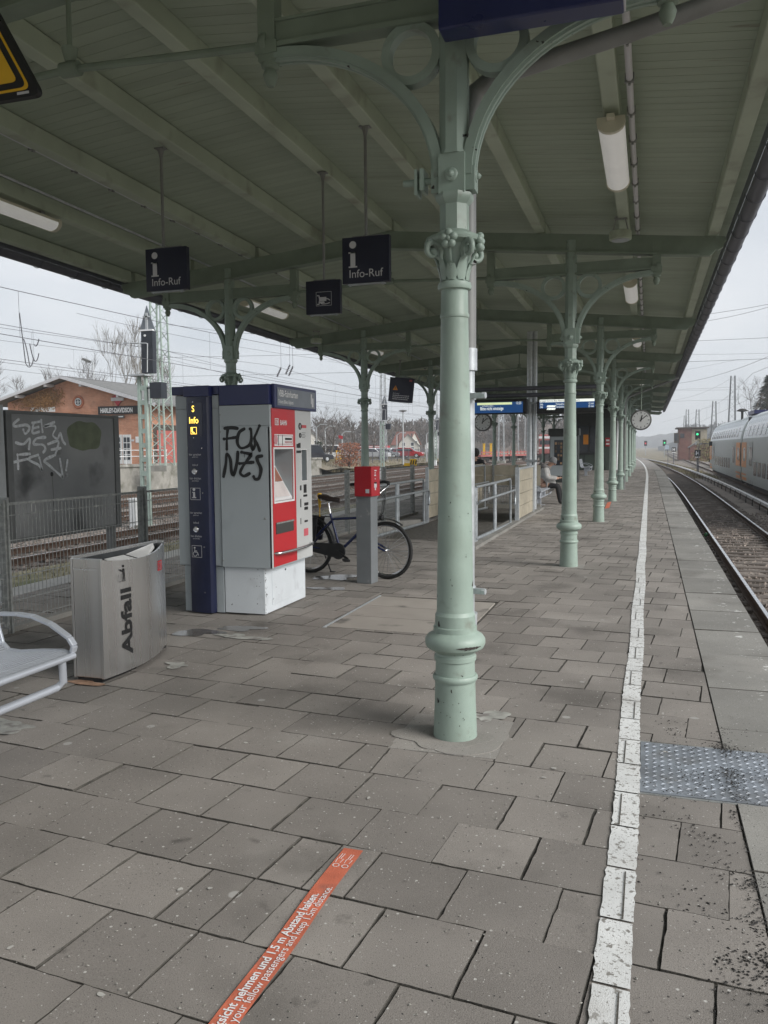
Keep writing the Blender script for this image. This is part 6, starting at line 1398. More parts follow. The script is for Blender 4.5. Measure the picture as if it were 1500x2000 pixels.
# shop sign on the gable
sg = thing('shop_sign', 'black wall sign with white block letters on the brick gable', 'sign', (-35, Yb-.1, 3))
a = qz(728, 975); b = qz(1018, 908); mb = MB(); mb.box(a.x, b.x, Yb-.14, Yb-.06, a.z, b.z); obj('panel', mb, MAT['black'], sg)
text('lettering', 'HARLEY-DAVIDSON', (a.x+(b.x-a.x)*.06, Yb-.14, a.z+(b.z-a.z)*.22), X_, Z_, (b.z-a.z)*.78, MAT['lit'], sg, xs=(b.x-a.x)*.9/((b.z-a.z)*.78*10.0), bold=.045)
a = qz(828, 1002); b = qz(915, 978); mb = MB(); mb.box(a.x, b.x, Yb-.13, Yb-.06, a.z, b.z); obj('small_panel', mb, MAT['board_fr2'], sg)
mb = MB(); mb.box(a.x+.06, b.x-.06, Yb-.134, Yb-.13, a.z+.07, b.z-.07); obj('small_print', mb, MAT['lit'], sg)
em = thing('shop_emblem', 'red and black shield emblem above the black sign on the gable', 'sign', (-34, Yb-.1, 4)); c = qz(868, 862)
mb = MB(); k = .42; mb.prism([(c.x, Yb-.12, c.z-k*1.15), (c.x+k*.95, Yb-.12, c.z), (c.x+k*.9, Yb-.12, c.z+k*.5), (c.x, Yb-.12, c.z+k*.85), (c.x-k*.9, Yb-.12, c.z+k*.5), (c.x-k*.95, Yb-.12, c.z)], (0,.05,0)); obj('shield', mb, MAT['redbox'], em)
mb = MB(); mb.box(c.x-k*1.2, c.x+k*1.2, Yb-.15, Yb-.12, c.z-.11, c.z+.11); obj('bar', mb, MAT['dimw'], em)
gs = thing('wall_sign', 'white wall sign with dark lettering half hidden in the ivy', 'sign', (-40, Yb-.05, 3)); a = qz(230, 958); b = qz(405, 918); mb = MB(); mb.box(a.x, b.x, Yb-.06, Yb-.02, a.z, b.z); obj('panel', mb, MAT['white'], gs)
text('lettering', 'Güter', (a.x+.08, Yb-.06, a.z+.10), X_, Z_, .42, MAT['black'], gs, xs=.8)
rl = thing('white_railing', 'white tube railing on the terrace in front of the brick shed', 'railing', (-31.5, 48, .6)); mb = MB()
for z in (1.15, 1.55): mb.tube([(-31.9, 40.5, z), (-31.9, 50, z)], .03, 6)
obj('rail', mb, MAT['white'], rl)
for k in range(7): mb = MB(); mb.tube([(-31.9, 40.6+k*1.55, .52), (-31.9, 40.6+k*1.55, 1.56)], .03, 6); obj('post', mb, MAT['white'], rl)
lm = thing('street_lamp', 'slim street lamp rising behind the shed roof', 'street lamp', at(182, 900, 66)); c = at(182, 748, 66); tp_ = at(182, 708, 66); e = at(160, 700, 66)
mb = MB(); mb.tube([(c.x, c.y, .5), tp_, at(176,704,66)], .06, 6); obj('pole', mb, MAT['mastg'], lm)
mb = MB(); mb.prism([at(178,706,66), at(161,699,66), at(159,702,66), at(170,708,66)], (0,.3,0)); obj('lamp_head', mb, MAT['board_fr2'], lm)

def lattice(label, base, h, w0, w1, n, mat='mast_green', name='catenary_mast', group=None):
    t = thing(name, label, 'mast', base, group); lw = .15 if mat == 'mastd' else (.09 if w0 > .5 else .07); b = Vector(base)
    C_ = lambda s, u, f: b+Vector((s*(w0*(1-f)+w1*f)/2, u*(w0*(1-f)+w1*f)/2, h*f))
    for s, u in ((-1,-1), (1,-1), (1,1), (-1,1)): mb = MB(); mb.bar(C_(s,u,0), C_(s,u,1), lw, lw); obj('leg', mb, MAT[mat], t)
    mb = MB()
    for (s0,u0,s1,u1) in ((-1,-1,1,-1), (1,-1,1,1), (1,1,-1,1), (-1,1,-1,-1)):
        for k in range(n):
            f0, f1 = k/n, (k+1)/n; p, r = (C_(s0,u0,f0), C_(s1,u1,f1)) if k % 2 else (C_(s1,u1,f0), C_(s0,u0,f1)); mb.bar(p, r, lw*.6, .02)
    obj('bracing', mb, MAT[mat], t); mb = MB(); mb.box(b.x-w0*.7, b.x+w0*.7, b.y-w0*.7, b.y+w0*.7, b.z-.3, b.z+.06); obj('footing', mb, MAT['concrete'], t); return t
MAT['mast_green'] = MAT['mast']; MAT['mast_grey'] = MAT['mastg']
p = at(318, 907, 52); lattice('tall green lattice mast standing on the retaining wall beside the shed', (p.x, p.y, .52), 14.5, 1.05, .55, 26)
p = at(749, 885, 105); lattice('slender pale lattice mast behind the second signal', (p.x, p.y, -.1), 13.5, .75, .45, 22, 'mast_grey')
for k, (px, D, h, lab) in enumerate(((979, 125, 13, 'pale lattice mast seen between clock column and steel pole, nearer one'), (1008, 150, 13, 'pale lattice mast seen left of the steel pole, farther one'), (1029, 170, 14, 'pale lattice mast half hidden by the steel pole'), (850, 130, 12, 'pale lattice mast beside the farthest signal'))):
    p = at(px, 880, D); lattice(lab, (p.x, p.y, -.6), h, .9, .5, 18, 'mast_grey')

MAT['sigdk'] = M('signal_dark', (.028,.032,.042), .5)
def signal(label, px, D, boxh, post_w, s=1.0):
    p = at(px, 900, D); x, y = p.x, p.y; t = thing('railway_signal', label, 'signal', (x, y, -1.05)); zt = at(px, 735, 28).z if D < 40 else 4.0
    G = MAT['mast']; z0 = -1.05; zb = zt-.02
    for s_ in (-1, 1): mb = MB(); mb.box(x+s_*.13-.045, x+s_*.13+.045, y-.06, y+.06, z0, zb); obj('post_channel', mb, G, t)
    mb = MB(); z = z0+.3
    while z < zb-.2: mb.box(x-.086, x+.086, y-.05, y-.03, z, z+.16); z += .48
    obj('battens', mb, G, t, kind='stuff')
    mb = MB(); mb.box(x-.32, x+.30, y-.3, y+.3, zb, zb+.05); obj('platform', mb, MAT['mastg'], t)
    mb = MB(); mb.prism([(x-.02, y, zb+.10), (x+.42, y, zb+.10), (x+.44, y, zb+1.50), (x-.0, y, zb+1.50)], (0,.22,0)); bx_ = obj('signal_box', mb, MAT['sigdk'], t)
    mb = MB(); mb.lathe([(.04,0),(.04,.02)], (x+.15, y, zb+1.35), 10, axis=(0,-1,0)); obj('round_cap', mb, MAT['lit'], bx_)
    mb = MB(); mb.prism([(x-.08, y+.05, zb+1.55), (x+.50, y+.05, zb+1.55), (x+.21, y+.05, zb+2.35)], (0,.03,0)); tr_ = obj('triangle_plate', mb, M('plate_back', (.20,.22,.24), .5, .4) if 'plate_back' not in bpy.data.materials else bpy.data.materials['plate_back'], t)
    mb = MB(); mb.box(x+.17, x+.25, y+.0, y+.05, zb+1.5, zb+2.1); mb.box(x+.08, x+.32, y, y+.05, zb+1.95, zb+2.0); obj('plate_bracket', mb, MAT['mastg'], tr_)
    mb = MB(); mb.box(x-.04, x+.46, y-.02, y+.06, zb+1.50, zb+1.55); obj('white_trim', mb, MAT['lit'], t)
    mb = MB()
    for a, b in (((-.55,-.2,0), (-.55,-.2,1.12)), ((-.30,-.25,0), (-.30,-.25,1.12)), ((-.55,-.2,1.12), (.40,-.3,1.05)), ((-.55,-.2,1.12), (-.1,.3,1.12)), ((-.55,-.2,.03), (.3,-.3,.03)), ((.05,-.3,.05), (.12,-.3,1.08)), ((.40,-.3,.1), (.44,-.3,1.05))): mb.tube([Vector((x,y,zb))+Vector(a), Vector((x,y,zb))+Vector(b)], .018, 6)
    obj('cage', mb, MAT['mastg'], t)
    mb = MB(); mb.box(x+.34, x+.78, y-.1, y+.25, zb-.75, zb-.22); mb.bar((x+.1,y,zb-.4), (x+.4,y,zb-.4), .05, .05); obj('lower_box', mb, MAT['sigdk'], t)
    mb = MB(); mb.box(x-.3, x+.3, y-.3, y+.3, -1.3, -.98); obj('footing', mb, MAT['concrete'], t)
    return t
signal('railway signal seen from behind, nearest one, with triangular top plate and cage', 283, 28, 1.4, .3)
signal('railway signal seen from behind, the middle one of three, left of the Achtung sign', 747, 75, 1.4, .3)
signal('railway signal seen from behind, the farthest one, by the fourth fence side column', 851, 118, 1.4, .3)
def cabinet(label, px, py0, py1, D, w, mat='white'):
    a = at(px, py1, D); t = thing('cable_cabinet', label, 'cabinet', (a.x, a.y, -1.05)); h = at(px, py0, D).z; mb = MB(); mb.box(a.x-w/2, a.x+w/2, a.y, a.y+.3, -1.08, h); mb.box(a.x-w*.55, a.x+w*.55, a.y-.02, a.y+.32, h, h+.06); obj('case', mb, MAT[mat], t); mb = MB(); mb.box(a.x-w*.42, a.x+w*.42, a.y-.012, a.y, -.9, h-.1); obj('door', mb, MAT[mat], t); return t
cabinet('white trackside cabinet beside the nearest signal post', 259, 977, 1016, 28, .28)
cabinet('white trackside cabinet at the foot of the middle signal', 744, 917, 932, 70, .45)
cabinet('white trackside cabinet at the foot of the farthest signal', 849, 900, 912, 112, .45)
for px, py, rx, ry in ((245, 957, 1.1, .5), (312, 947, .9, .4), (215, 965, .6, .3)):
    p = gz(px, py, -1.0); mb = MB(); mb.ball((p.x, p.y, -1.1), 1, (rx*.4, ry*1.6, .22), 14, 8); struct('snow_patch', mb, MAT['snow'], smooth=60, kind='stuff')
ys_ = thing('warning_board', 'yellow and black striped board on a post above the track fence', 'sign', gz(806, 1010)); a = gy(806, 912, 19.0)
c = at(806, 903, 40); mb = MB(); mb.prism([c+Vector((-.14,0,-.16)), c+Vector((.2,0,-.16)), c+Vector((.2,0,.16)), c+Vector((-.14,0,.16))], (0,.03,0)); obj('board', mb, MAT['yellow'], ys_)
mb = MB()
for k in (-.1, .02, .14): mb.prism([c+Vector((k-.03,-.003,-.1)), c+Vector((k+.03,-.003,-.1)), c+Vector((k+.07,-.003,.1)), c+Vector((k+.01,-.003,.1))], (0,-.003,0))
obj('black_stripe', mb, MAT['black'], ys_); mb = MB(); mb.tube([(c.x, c.y+.05, -1.05), (c.x, c.y+.05, c.z)], .03, 6); obj('post', mb, MAT['mastg'], ys_)
mb = MB(); c = at(795, 907, 40); mb.box(c.x-.16, c.x+.14, c.y, c.y+.1, c.z-.08, c.z+.06); tag(obj('yellow_marker', mb, MAT['yellow']), 'small plain yellow marker beside the striped track board', 'marker')

# ------------------------------------------------------------ overhead lines
def line(label, spans, r=.012):
    t = thing('overhead_line', label, 'overhead line', spans[0][0]); 
    for a, b, sag in spans:
        a = Vector(a); b = Vector(b); mb = MB(); mb.tube([a.lerp(b, k/10)-Z_*(sag*4*(k/10)*(1-k/10)) for k in range(11)], r, 4); obj('wire', mb, MAT['wire'], t)
    return t
def catenary(label, X, zc, zm, y0=4, y1=240, step=55, r=.010):
    t = thing('overhead_line', label, 'overhead line', (X, 20, zc)); mb = MB(); mb.tube([(X, y0, zc), (X, y1, zc)], r, 4); obj('contact_wire', mb, MAT['wire'], t)
    y = y0
    while y < y1:
        mb = MB(); pts = [(X, y+step*k/12, zm-(zm-zc-.35)*4*(k/12)*(1-k/12)*.45) for k in range(13)]; mb.tube(pts, r, 4); obj('messenger_wire', mb, MAT['wire'], t)
        mb = MB()
        for k in (2,4,6,8,10): mb.tube([pts[k], (X, pts[k][1], zc)], .005, 3)
        obj('droppers', mb, MAT['wire'], t, kind='stuff'); y += step
    return t
catenary('overhead line of the yard track nearest the platform fence', -14.65, 4.34, 5.95, y0=-20)
catenary('overhead line of the second yard track', -19.4, 4.45, 6.05, y0=-14)
catenary('overhead line of the third yard track', -23.9, 5.0, 6.7, y0=-18)
catenary('overhead line of the yard track beside the retaining wall', -28.2, 5.3, 7.1, y0=-10)
catenary('overhead line above the double deck train', 6.45, 4.7, 6.3, y0=5)
p = at(318, 600, 52)
line('cross span from the tall lattice mast over the yard tracks', [((p.x, p.y, 9.5), (8.5, p.y+2, 9.3), 1.6), ((p.x, p.y, 7.4), (8.5, p.y+2, 7.2), .15), ((p.x, p.y, 6.2), (8.5, p.y+2, 6.1), .1)])
p = at(749, 780, 105); line('cross span from the slender pale mast', [((p.x, p.y, 11.5), (9.5, p.y+1, 11.2), 2.2), ((p.x, p.y, 8.2), (9.5, p.y+1, 8.1), .2), ((p.x, p.y, 6.8), (9.5, p.y+1, 6.7), .1)])
line('slack feeder loop hanging from the wires at far left', [(at(38,611,20), at(50,709,20), 0), (at(46,662,20), at(58,715,20), -.1), (at(58,671,20), at(76,690,20), .3), (at(76,662,20), at(66,672,20), .1), (at(50,709,20), at(66,700,20), .15)], .012)
line('steep wires over the open track at right', [(at(1345,632,40), at(1520,594,40), .1), (at(1322,692,70), at(1520,689,70), .05), (at(1300,762,95), at(1480,760,95), .05), (at(1322,749,70), at(1520,688,50), .3), (at(1312,782,110), at(1424,741,110), .5), (at(1424,741,110), at(1520,745,60), .4), (at(1290,825,160), at(1395,788,160), .4)])
line('long wires over the yard seen under the canopy edge', [(at(150,612,45), at(760,712,75), .5), (at(300,690,50), at(860,760,110), .8), (at(640,705,80), at(960,745,80), .2), (at(560,655,70), at(900,722,90), .3)])
t = thing('line_insulator', 'dark insulators strung on the wires above the ticket machine', 'insulator', at(550, 720, 60))
for px, py in ((545,727), (562,722), (568,725)):
    mb = MB(); a = at(px-4, py+9, 60); b = at(px+4, py-9, 60); mb.tube([a.lerp(b, k/12) for k in range(13)], [.03 if k % 2 else .09 for k in range(13)], 8); obj('insulator_rod', mb, MAT['wire'], t); mb = MB(); mb.tube([b, at(px+3, 668, 60)], .012, 4); obj('wire', mb, MAT['wire'], t)

# ------------------------------------------------------------ trees
def bare_tree_mesh(sd, h=8, levels=5, spread=.55, trunk=.16, forks=3, mat='bark', up=.25, thin=.62):
    r = random.Random(sd); mb = MB()
    def grow(p, d, l, rad, lv):
        k = 3; pts = [p]; rs = [rad]; 
        for i in range(k):
            d = (d+Vector((r.gauss(0,.12), r.gauss(0,.12), r.gauss(.03,.08)))).normalized(); p = p+d*(l/k); pts.append(p); rs.append(rad*(1-.35*(i+1)/k))
        mb.tube(pts, rs, 6 if lv == levels else (4 if lv > levels-2 else 3), cap=False)
        if lv == 0: return
        for _ in range(forks+(1 if r.random() < .4 else 0)):
            ax = Vector((r.gauss(0,1), r.gauss(0,1), r.gauss(0,.5))); nd = (d+ax.normalized()*spread*r.uniform(.6,1.25)+Vector((0,0,up))).normalized()
            q = pts[r.choice((2,3,3))]; grow(q, nd, l*r.uniform(.58,.82), max(.008, rs[-1]*r.uniform(.5,.72)), lv-1)
    grow(Vector((0,0,0)), Vector((0,0,1)), h*.3, trunk, levels)
    return mesh_of('bare_tree', mb, MAT[mat])
TM = [bare_tree_mesh(1, 9, 5, .6), bare_tree_mesh(2, 8, 5, .8, .2, 3, 'bark', .1), bare_tree_mesh(3, 10, 5, .42, .14, 3, 'barkl', .5), bare_tree_mesh(4, 7, 4, .7, .12, 3)]
def tree(label, px, py_base, D, h, v, name='bare_tree', z=None, group=None):
    p = at(px, py_base, D); zz = p.z if z is None else z; me = TM[v]; hm = max(w.co.z for w in me.vertices)
    o = bpy.data.objects.new(name, me); COL.objects.link(o); o.location = (p.x, p.y, zz); s = h/hm; o.scale = (s, s, s); o.rotation_euler.z = (px*7.3) % 6.28
    tag(o, label, 'tree', group); return o
tree('tall bare tree with many upright stems behind the brick shed', 235, 880, 80, 14.5, 2, z=.5)
tree('second bare tree with upright stems just right of the lattice mast', 348, 880, 86, 11.5, 2, z=.5)
tree('bare tree behind the shed between the street lamp and the signal', 190, 880, 90, 12, 0, z=.5)
tree('small bare tree over the left end of the shed roof', 105, 880, 75, 9, 3, z=.5)
tree('low bare tree at the far left edge above the billboard', 8, 880, 70, 9.0, 1, z=.5)
tree('bare tree right behind the signal cage', 285, 880, 92, 13, 2, z=.5)
tree('wide bare tree right of the ticket machine across the yard', 641, 890, 92, 6.6, 1, z=-.1)
tree('bare tree with pale twigs left of the column behind the validator', 694, 890, 105, 6.6, 0, z=-.1)
tree('bare tree with dark trunk right of the column behind the validator', 726, 890, 110, 6.8, 1, z=-.1)
tree('thin young tree left of the tall yard lamp', 776, 890, 120, 6.5, 3, z=-.1)
tree('bare tree far behind the ticket machine corner', 618, 885, 120, 7.0, 0, z=0)
tree('slim bare tree between the signal and the Achtung sign', 765, 885, 135, 6.5, 2, z=0)
tree('bare tree seen right of the fourth fence side column', 868, 880, 140, 6.5, 0, z=0)
# conifer and bare tree above the train
cf = thing('conifer', 'dark conifer rising above the train roof at the right edge', 'tree', at(1497, 860, 95)); b = at(1497, 860, 95); top = at(1497, 735, 95); mb = MB(); mb.tube([(b.x,b.y,-1), (b.x,b.y,top.z)], [.35,.04], 7); obj('trunk', mb, MAT['bark'], cf)
mb = MB(); r_ = random.Random(4); H_ = top.z
for _ in range(5200):
    f = r_.random()**.8; z = 1.5+(H_-1.5)*f; R_ = (1-f)*3.6+.25; a = r_.uniform(0,6.28); rad = R_*math.sqrt(r_.random()); lay = math.sin(z*4.2)*.5+.5
    if r_.random() > .35+.65*lay: continue
    p = Vector((b.x+rad*math.cos(a), b.y+rad*math.sin(a), z-rad*.22)); d = Vector((math.cos(a), math.sin(a), -.35))*r_.uniform(.2,.38); e = Vector((-math.sin(a), math.cos(a), r_.uniform(-.3,.3)))*.10
    mb.add([p-d-e, p+d, p-d+e], [(0,1,2)])
obj('crown', mb, MAT['needles'], cf)
tree('bare tree overhanging the train roof left of the conifer', 1478, 860, 88, 9.5, 1, z=-.5)
# far woods and hills
def wood(name, pts, h, depth, n, mat, sd, kind='stuff', tree_h=(5,8), tmesh=3):
    r = random.Random(sd); mb = MB()
    for i in range(n):
        f = r.random(); k = f*(len(pts)-1); j = min(int(k), len(pts)-2); t = k-j; b = Vector(pts[j]).lerp(Vector(pts[j+1]), t); dirv = Vector((b.x, b.y, 0)).normalized()
        g = r.random(); p = b+dirv*(g*depth)+Z_*(g*h); hh = r.uniform(*tree_h); w = hh*r.uniform(.16,.3)
        side = Vector((-dirv.y, dirv.x, 0)); mb.bar(p, p+Z_*hh*.8, .22, .22)
        for q in range(12):
            a = r.uniform(-.9,.9); c = p+Z_*(hh*r.uniform(.25,.75)); e = c+side*(math.sin(a)*hh*.35)+Z_*(math.cos(a)*hh*.4)+dirv*r.uniform(-1,1); mb.bar(c, e, .10, .10)
            for u in range(3): 
                c2 = c.lerp(e, r.uniform(.4,1)); e2 = c2+side*r.gauss(0,hh*.09)+Z_*(hh*r.uniform(.02,.16))+dirv*r.gauss(0,.5); w_ = side*hh*.035; mb.add([c2-w_, c2+w_, e2], [(0,1,2)])
    return struct(name, mb, MAT[mat], kind=kind)
def hill(name, pts, h, depth, mat, sd, nseg=60, bump=1.2):
    mb = MB(); r = random.Random(sd); rows = 8
    for i in range(nseg+1):
        k = i/nseg*(len(pts)-1); j = min(int(k), len(pts)-2); b = Vector(pts[j][:3]).lerp(Vector(pts[j+1][:3]), k-j); hh = pts[j][3]*(1-(k-j))+pts[j+1][3]*(k-j); dirv = Vector((b.x, b.y, 0)).normalized()
        for q in range(rows+1):
            f = q/rows; mb.v.append(tuple(b+dirv*(f*depth)+Z_*(hh*math.sin(f*PI/2)+(mnoise.noise((b.x*.09+q, b.y*.09, sd))*bump if q else 0))))
    for i in range(nseg):
        for q in range(rows): a = i*(rows+1)+q; mb.f.append((a, a+rows+1, a+rows+2, a+1))
    return struct(name, mb, MAT[mat], smooth=50)
P3 = lambda px, D, z: tuple(Vector((at(px,880,D).x, at(px,880,D).y, z)))
H1 = [P3(300,230,-.5)+(5,), P3(620,235,-.5)+(6,), P3(800,245,-.5)+(5,), P3(930,260,-.5)+(9,), P3(1060,280,-.5)+(13,), P3(1230,320,-.5)+(9,)]
hill('wooded_hill', H1, 8, 60, 'woods', 3)
wood('far_woods', [h[:3] for h in H1[:4]], 5, 40, 420, 'woods', 5, tree_h=(4,7.5)); wood('far_woods', [h[:3] for h in H1[3:]], 10, 50, 260, 'woods', 6, tree_h=(4,7))
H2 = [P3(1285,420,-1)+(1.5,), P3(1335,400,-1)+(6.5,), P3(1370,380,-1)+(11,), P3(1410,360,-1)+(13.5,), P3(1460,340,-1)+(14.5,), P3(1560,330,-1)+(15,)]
hill('forest_hill', H2, 20, 90, 'woodshaze', 8, bump=2); wood('hill_forest', [h[:3] for h in H2[1:]], 11, 90, 420, 'woodshaze', 9, tree_h=(2.5,4.5))
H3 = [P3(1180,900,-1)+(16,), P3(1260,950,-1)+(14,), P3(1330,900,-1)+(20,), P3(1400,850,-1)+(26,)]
hill('distant_hill', H3, 20, 200, 'woodshaze', 11, bump=3)
# bushes, bank grass
def bush(label, px, py, D, w, h, mat, n, sd, leaf=.09, name='bush'):
    p = at(px, py, D); t = thing(name, label, 'bush', (p.x, p.y, -.3)); mb = MB(); lb_ = MB(); r = random.Random(sd)
    for _ in range(26): a = r.uniform(0,6.28); mb.tube([(p.x, p.y, -.4), (p.x+math.cos(a)*w*.3*r.random(), p.y+math.sin(a)*w*.3*r.random(), -.3+h*.5), (p.x+math.cos(a)*w*.5*r.random(), p.y+math.sin(a)*w*.5*r.random(), -.3+h*r.uniform(.7,1))], [.03,.02,.01], 4)
    obj('stems', mb, MAT['bark'], t)
    for _ in range(n):
        a = r.uniform(0,6.28); u = r.random()**.5; v = r.random(); c = Vector((p.x+math.cos(a)*w*.5*u*(1-.4*v), p.y+math.sin(a)*w*.5*u*(1-.4*v), -.3+h*v)); d = Vector((r.gauss(0,1), r.gauss(0,1), r.gauss(0,1))).normalized()*leaf; e = d.orthogonal().normalized()*leaf*.5; lb_.add([c-d, c+e, c+d, c-e], [(0,1,2,3)])
    obj('leaves', lb_, MAT[mat], t, kind='stuff'); return t
bush('rust red leafy bush left of the column behind the validator', 682, 885, 85, 3.6, 2.4, 'rustleaf', 1500, 1)
bush('brown leafless thicket beside the ticket machine corner', 634, 880, 95, 3.6, 3.2, 'bark', 900, 2, .07)
bush('small dark evergreen bush by the parked jeep', 624, 878, 92, 1.2, 2.6, 'needles', 900, 3)
bush('dry shrub beside the small stop board at right', 1385, 905, 95, 4.5, 2.6, 'grass', 1400, 4, .12)
mb = MB(); r_ = random.Random(17)
for _ in range(9000):
    f = r_.random(); y = 78+75*r_.random(); x = -30.6-r_.random()**1.6*6; h = r_.uniform(.2,.75); a = r_.uniform(0,6.28); d = Vector((math.cos(a), math.sin(a), 0))*.03; p = Vector((x,y,-.9+min(.9, max(0,(-30.6-x)*.3)))); mb.add([p-d, p+d, p+Vector((r_.gauss(0,.2), r_.gauss(0,.2), h))], [(0,1,2)])
struct('bank_grass', mb, MAT['grass'], kind='stuff')
mb = MB(); 
for _ in range(5000):
    y = 70+100*r_.random(); x = 3.9+cv(y)*1.1+r_.random()*(4.0+y*.0)*.5-1.2; h = r_.uniform(.1,.35); a = r_.uniform(0,6.28); d = Vector((math.cos(a), math.sin(a), 0))*.03; p = Vector((x+1.1,y,-1.12)); mb.add([p-d, p+d, p+Vector((r_.gauss(0,.1), r_.gauss(0,.1), h))], [(0,1,2)])
struct('verge_grass', mb, MAT['grass'], kind='stuff')
# ------------------------------------------------------------ car park, houses, wagons across the yard
def make_car(label, p, rz, mat, van=False):
    t = thing('parked_car', label, 'car', p, 'cars parked beyond the yard', rz); L_, W_, H_ = 4.3, 1.75, (1.9 if van else 1.45)
    pr = [(-2.15,.28), (2.15,.28), (2.17,.62), (1.95,.80), (1.05,.92), (.45,H_-.05), (-1.45 if not van else -1.95,H_), (-2.05,.98), (-2.17,.75)]
    mb = MB(); mb.prism([(x, -W_/2, z) for x, z in pr], (0, W_, 0)); obj('body', mb, mat, t, bevel=.06, local=True)
    mb = MB()
    for s in (-1, 1): mb.prism([(.92, s*(W_/2+.004), .93), (.42, s*(W_/2+.004), H_-.13), (-1.35, s*(W_/2+.004), H_-.12), (-1.85, s*(W_/2+.004), .98)], (0, s*.012, 0))
    mb.prism([(1.06,-.7,.93), (1.06,.7,.93), (.50,.62,H_-.10), (.50,-.62,H_-.10)], (.03,0,.03)); obj('window', mb, MAT['glass'], t, local=True)
    for x in (-1.3, 1.32):
        for s in (-1, 1):
            mb = MB(); mb.lathe([(.31,-.1), (.32,-.08), (.32,.08), (.31,.1)], (x, s*(W_/2-.08), .31), 16, axis=(0,1,0)); w = obj('wheel', mb, MAT['rubber'], t, local=True, smooth=40)
            mb = MB(); mb.lathe([(.19,.10),(.17,.115)], (x, s*(W_/2-.08), .31), 10, axis=(0,s,0)); obj('rim', mb, MAT['galvl'], w, local=True)
    mb = MB()
    for s in (-1, 1): mb.box(2.12, 2.185, s*.62-.17, s*.62+.17, .60, .74)
    obj('headlight', mb, MAT['lit'], t, local=True); mb = MB()
    for s in (-1, 1): mb.box(-2.19, -2.12, s*.66-.12, s*.66+.12, .66, .86)
    obj('tail_light', mb, MAT['redbox'], t, local=True); return t
cp = lambda px, D: (at(px,880,D).x, at(px,880,D).y, .12)
make_car('white parked van by the yellow frame left of the rust red bush', cp(655,104), .2, MAT['carw'], True)
make_car('white parked car just right of the column behind the validator', cp(731,108), -.1, MAT['carw'])
make_car('second white parked car partly behind the middle signal', cp(752,116), .15, MAT['cars'])
make_car('silver parked car left of the red parked car', cp(773,118), 1.0, MAT['cars'])
make_car('red parked car right of the tall yard lamp', cp(797,116), .1, MAT['carr'])
make_car('dark parked car behind the silver parked car', cp(765,128), .5, MAT['carb'])
make_car('black and white parked jeep cut by the ticket machine edge', cp(610,88), .9, MAT['carb'], True)
rt_ = thing('red_market_stall', 'long low red and white awning roof behind the parked cars', 'awning', cp(722,150)); p = Vector(cp(722,150)); mb = MB(); mb.prism([(p.x-3,p.y,1.5), (p.x+3,p.y,1.5), (p.x+3,p.y,1.95), (p.x-3,p.y,1.95)], (0,3,0)); obj('roof', mb, MAT['redbox'], rt_)
mb = MB(); mb.box(p.x-3, p.x+3, p.y-.02, p.y, 1.7, 1.85); obj('white_band', mb, MAT['lit'], rt_); mb = MB(); mb.box(p.x-2.8, p.x+2.8, p.y+.3, p.y+2.8, .1, 1.5); obj('wall', mb, MAT['wood'], rt_)
lf_ = thing('park_fence', 'dark bar fence along the car park beyond the yard', 'fence', (-31.8, 100, 0))
for k in range(34): mb = MB(); y = 84+k*2.6; mb.box(-31.83, -31.77, y-.03, y+.03, -.6, 1.45); obj('post', mb, MAT['gutter'], lf_)
mb = MB(); mb.box(-31.81,-31.79,84,170,1.3,1.36); mb.box(-31.81,-31.79,84,170,.1,.16); obj('rail', mb, MAT['gutter'], lf_); mb = MB()
for k in range(380): mb.box(-31.808,-31.792,84+k*.22-.012,84+k*.22+.012,.1,1.35)
obj('bars', mb, MAT['gutter'], lf_, kind='stuff')
yf = thing('yellow_barrier', 'yellow tube frame beside the white parked van', 'frame', at(664,888,90)); mb = MB()
for a, b in (((657,880),(657,898)), ((664,880),(664,898)), ((670,880),(670,896)), ((656,881),(671,881)), ((656,889),(671,889)), ((656,897),(671,895))): mb.tube([at(*a,90), at(*b,90)], .05, 6)
obj('tubes', mb, MAT['yellow'], yf)
def lamp_post(label, px, py0, py1, D, arm=True, mat='mastg'):
    a = at(px, py1, D); b = at(px, py0, D); t = thing('lamp_post', label, 'lamp post', (b.x, b.y, -.3)); mb = MB(); mb.tube([(b.x,b.y,-.5), b], [.10,.07], 6); obj('pole', mb, MAT[mat], t); mb = MB()
    if arm == 'mush': mb.lathe([(.1,-.1), (.55,0), (.4,.12), (.1,.16)], b, 14)
    else: mb.tube([b, b+Vector((.5,0,.35)), b+Vector((1.3,0,.3))], [.06,.05,.08], 6)
    obj('lamp_head', mb, MAT['board_fr2'] if arm == 'mush' else MAT[mat], t, smooth=40)
lamp_post('tall yard lamp with mushroom head between the two hanging columns', 787, 803, 900, 100, 'mush')
lamp_post('pale curved lamp post left of the tall yard lamp', 775, 850, 890, 115); lamp_post('pale lamp post beside the wide bare tree', 618, 835, 885, 95); lamp_post('pale lamp post left of the wide bare tree', 635, 838, 885, 100); lamp_post('pale lamp post carrying a red banner left of the column', 668, 848, 890, 105); lamp_post('curved lamp post in front of the grey house', 833, 848, 890, 118)
fl = thing('red_banner', 'small red and white banner on a pole left of the column', 'banner', at(663,850,105)); c = at(661,850,105); mb = MB(); mb.prism([c, c+Vector((.6,0,-.1)), c+Vector((.55,0,-.5)), c+Vector((.05,0,-.4))], (0,.03,0)); obj('cloth', mb, MAT['redbox'], fl)
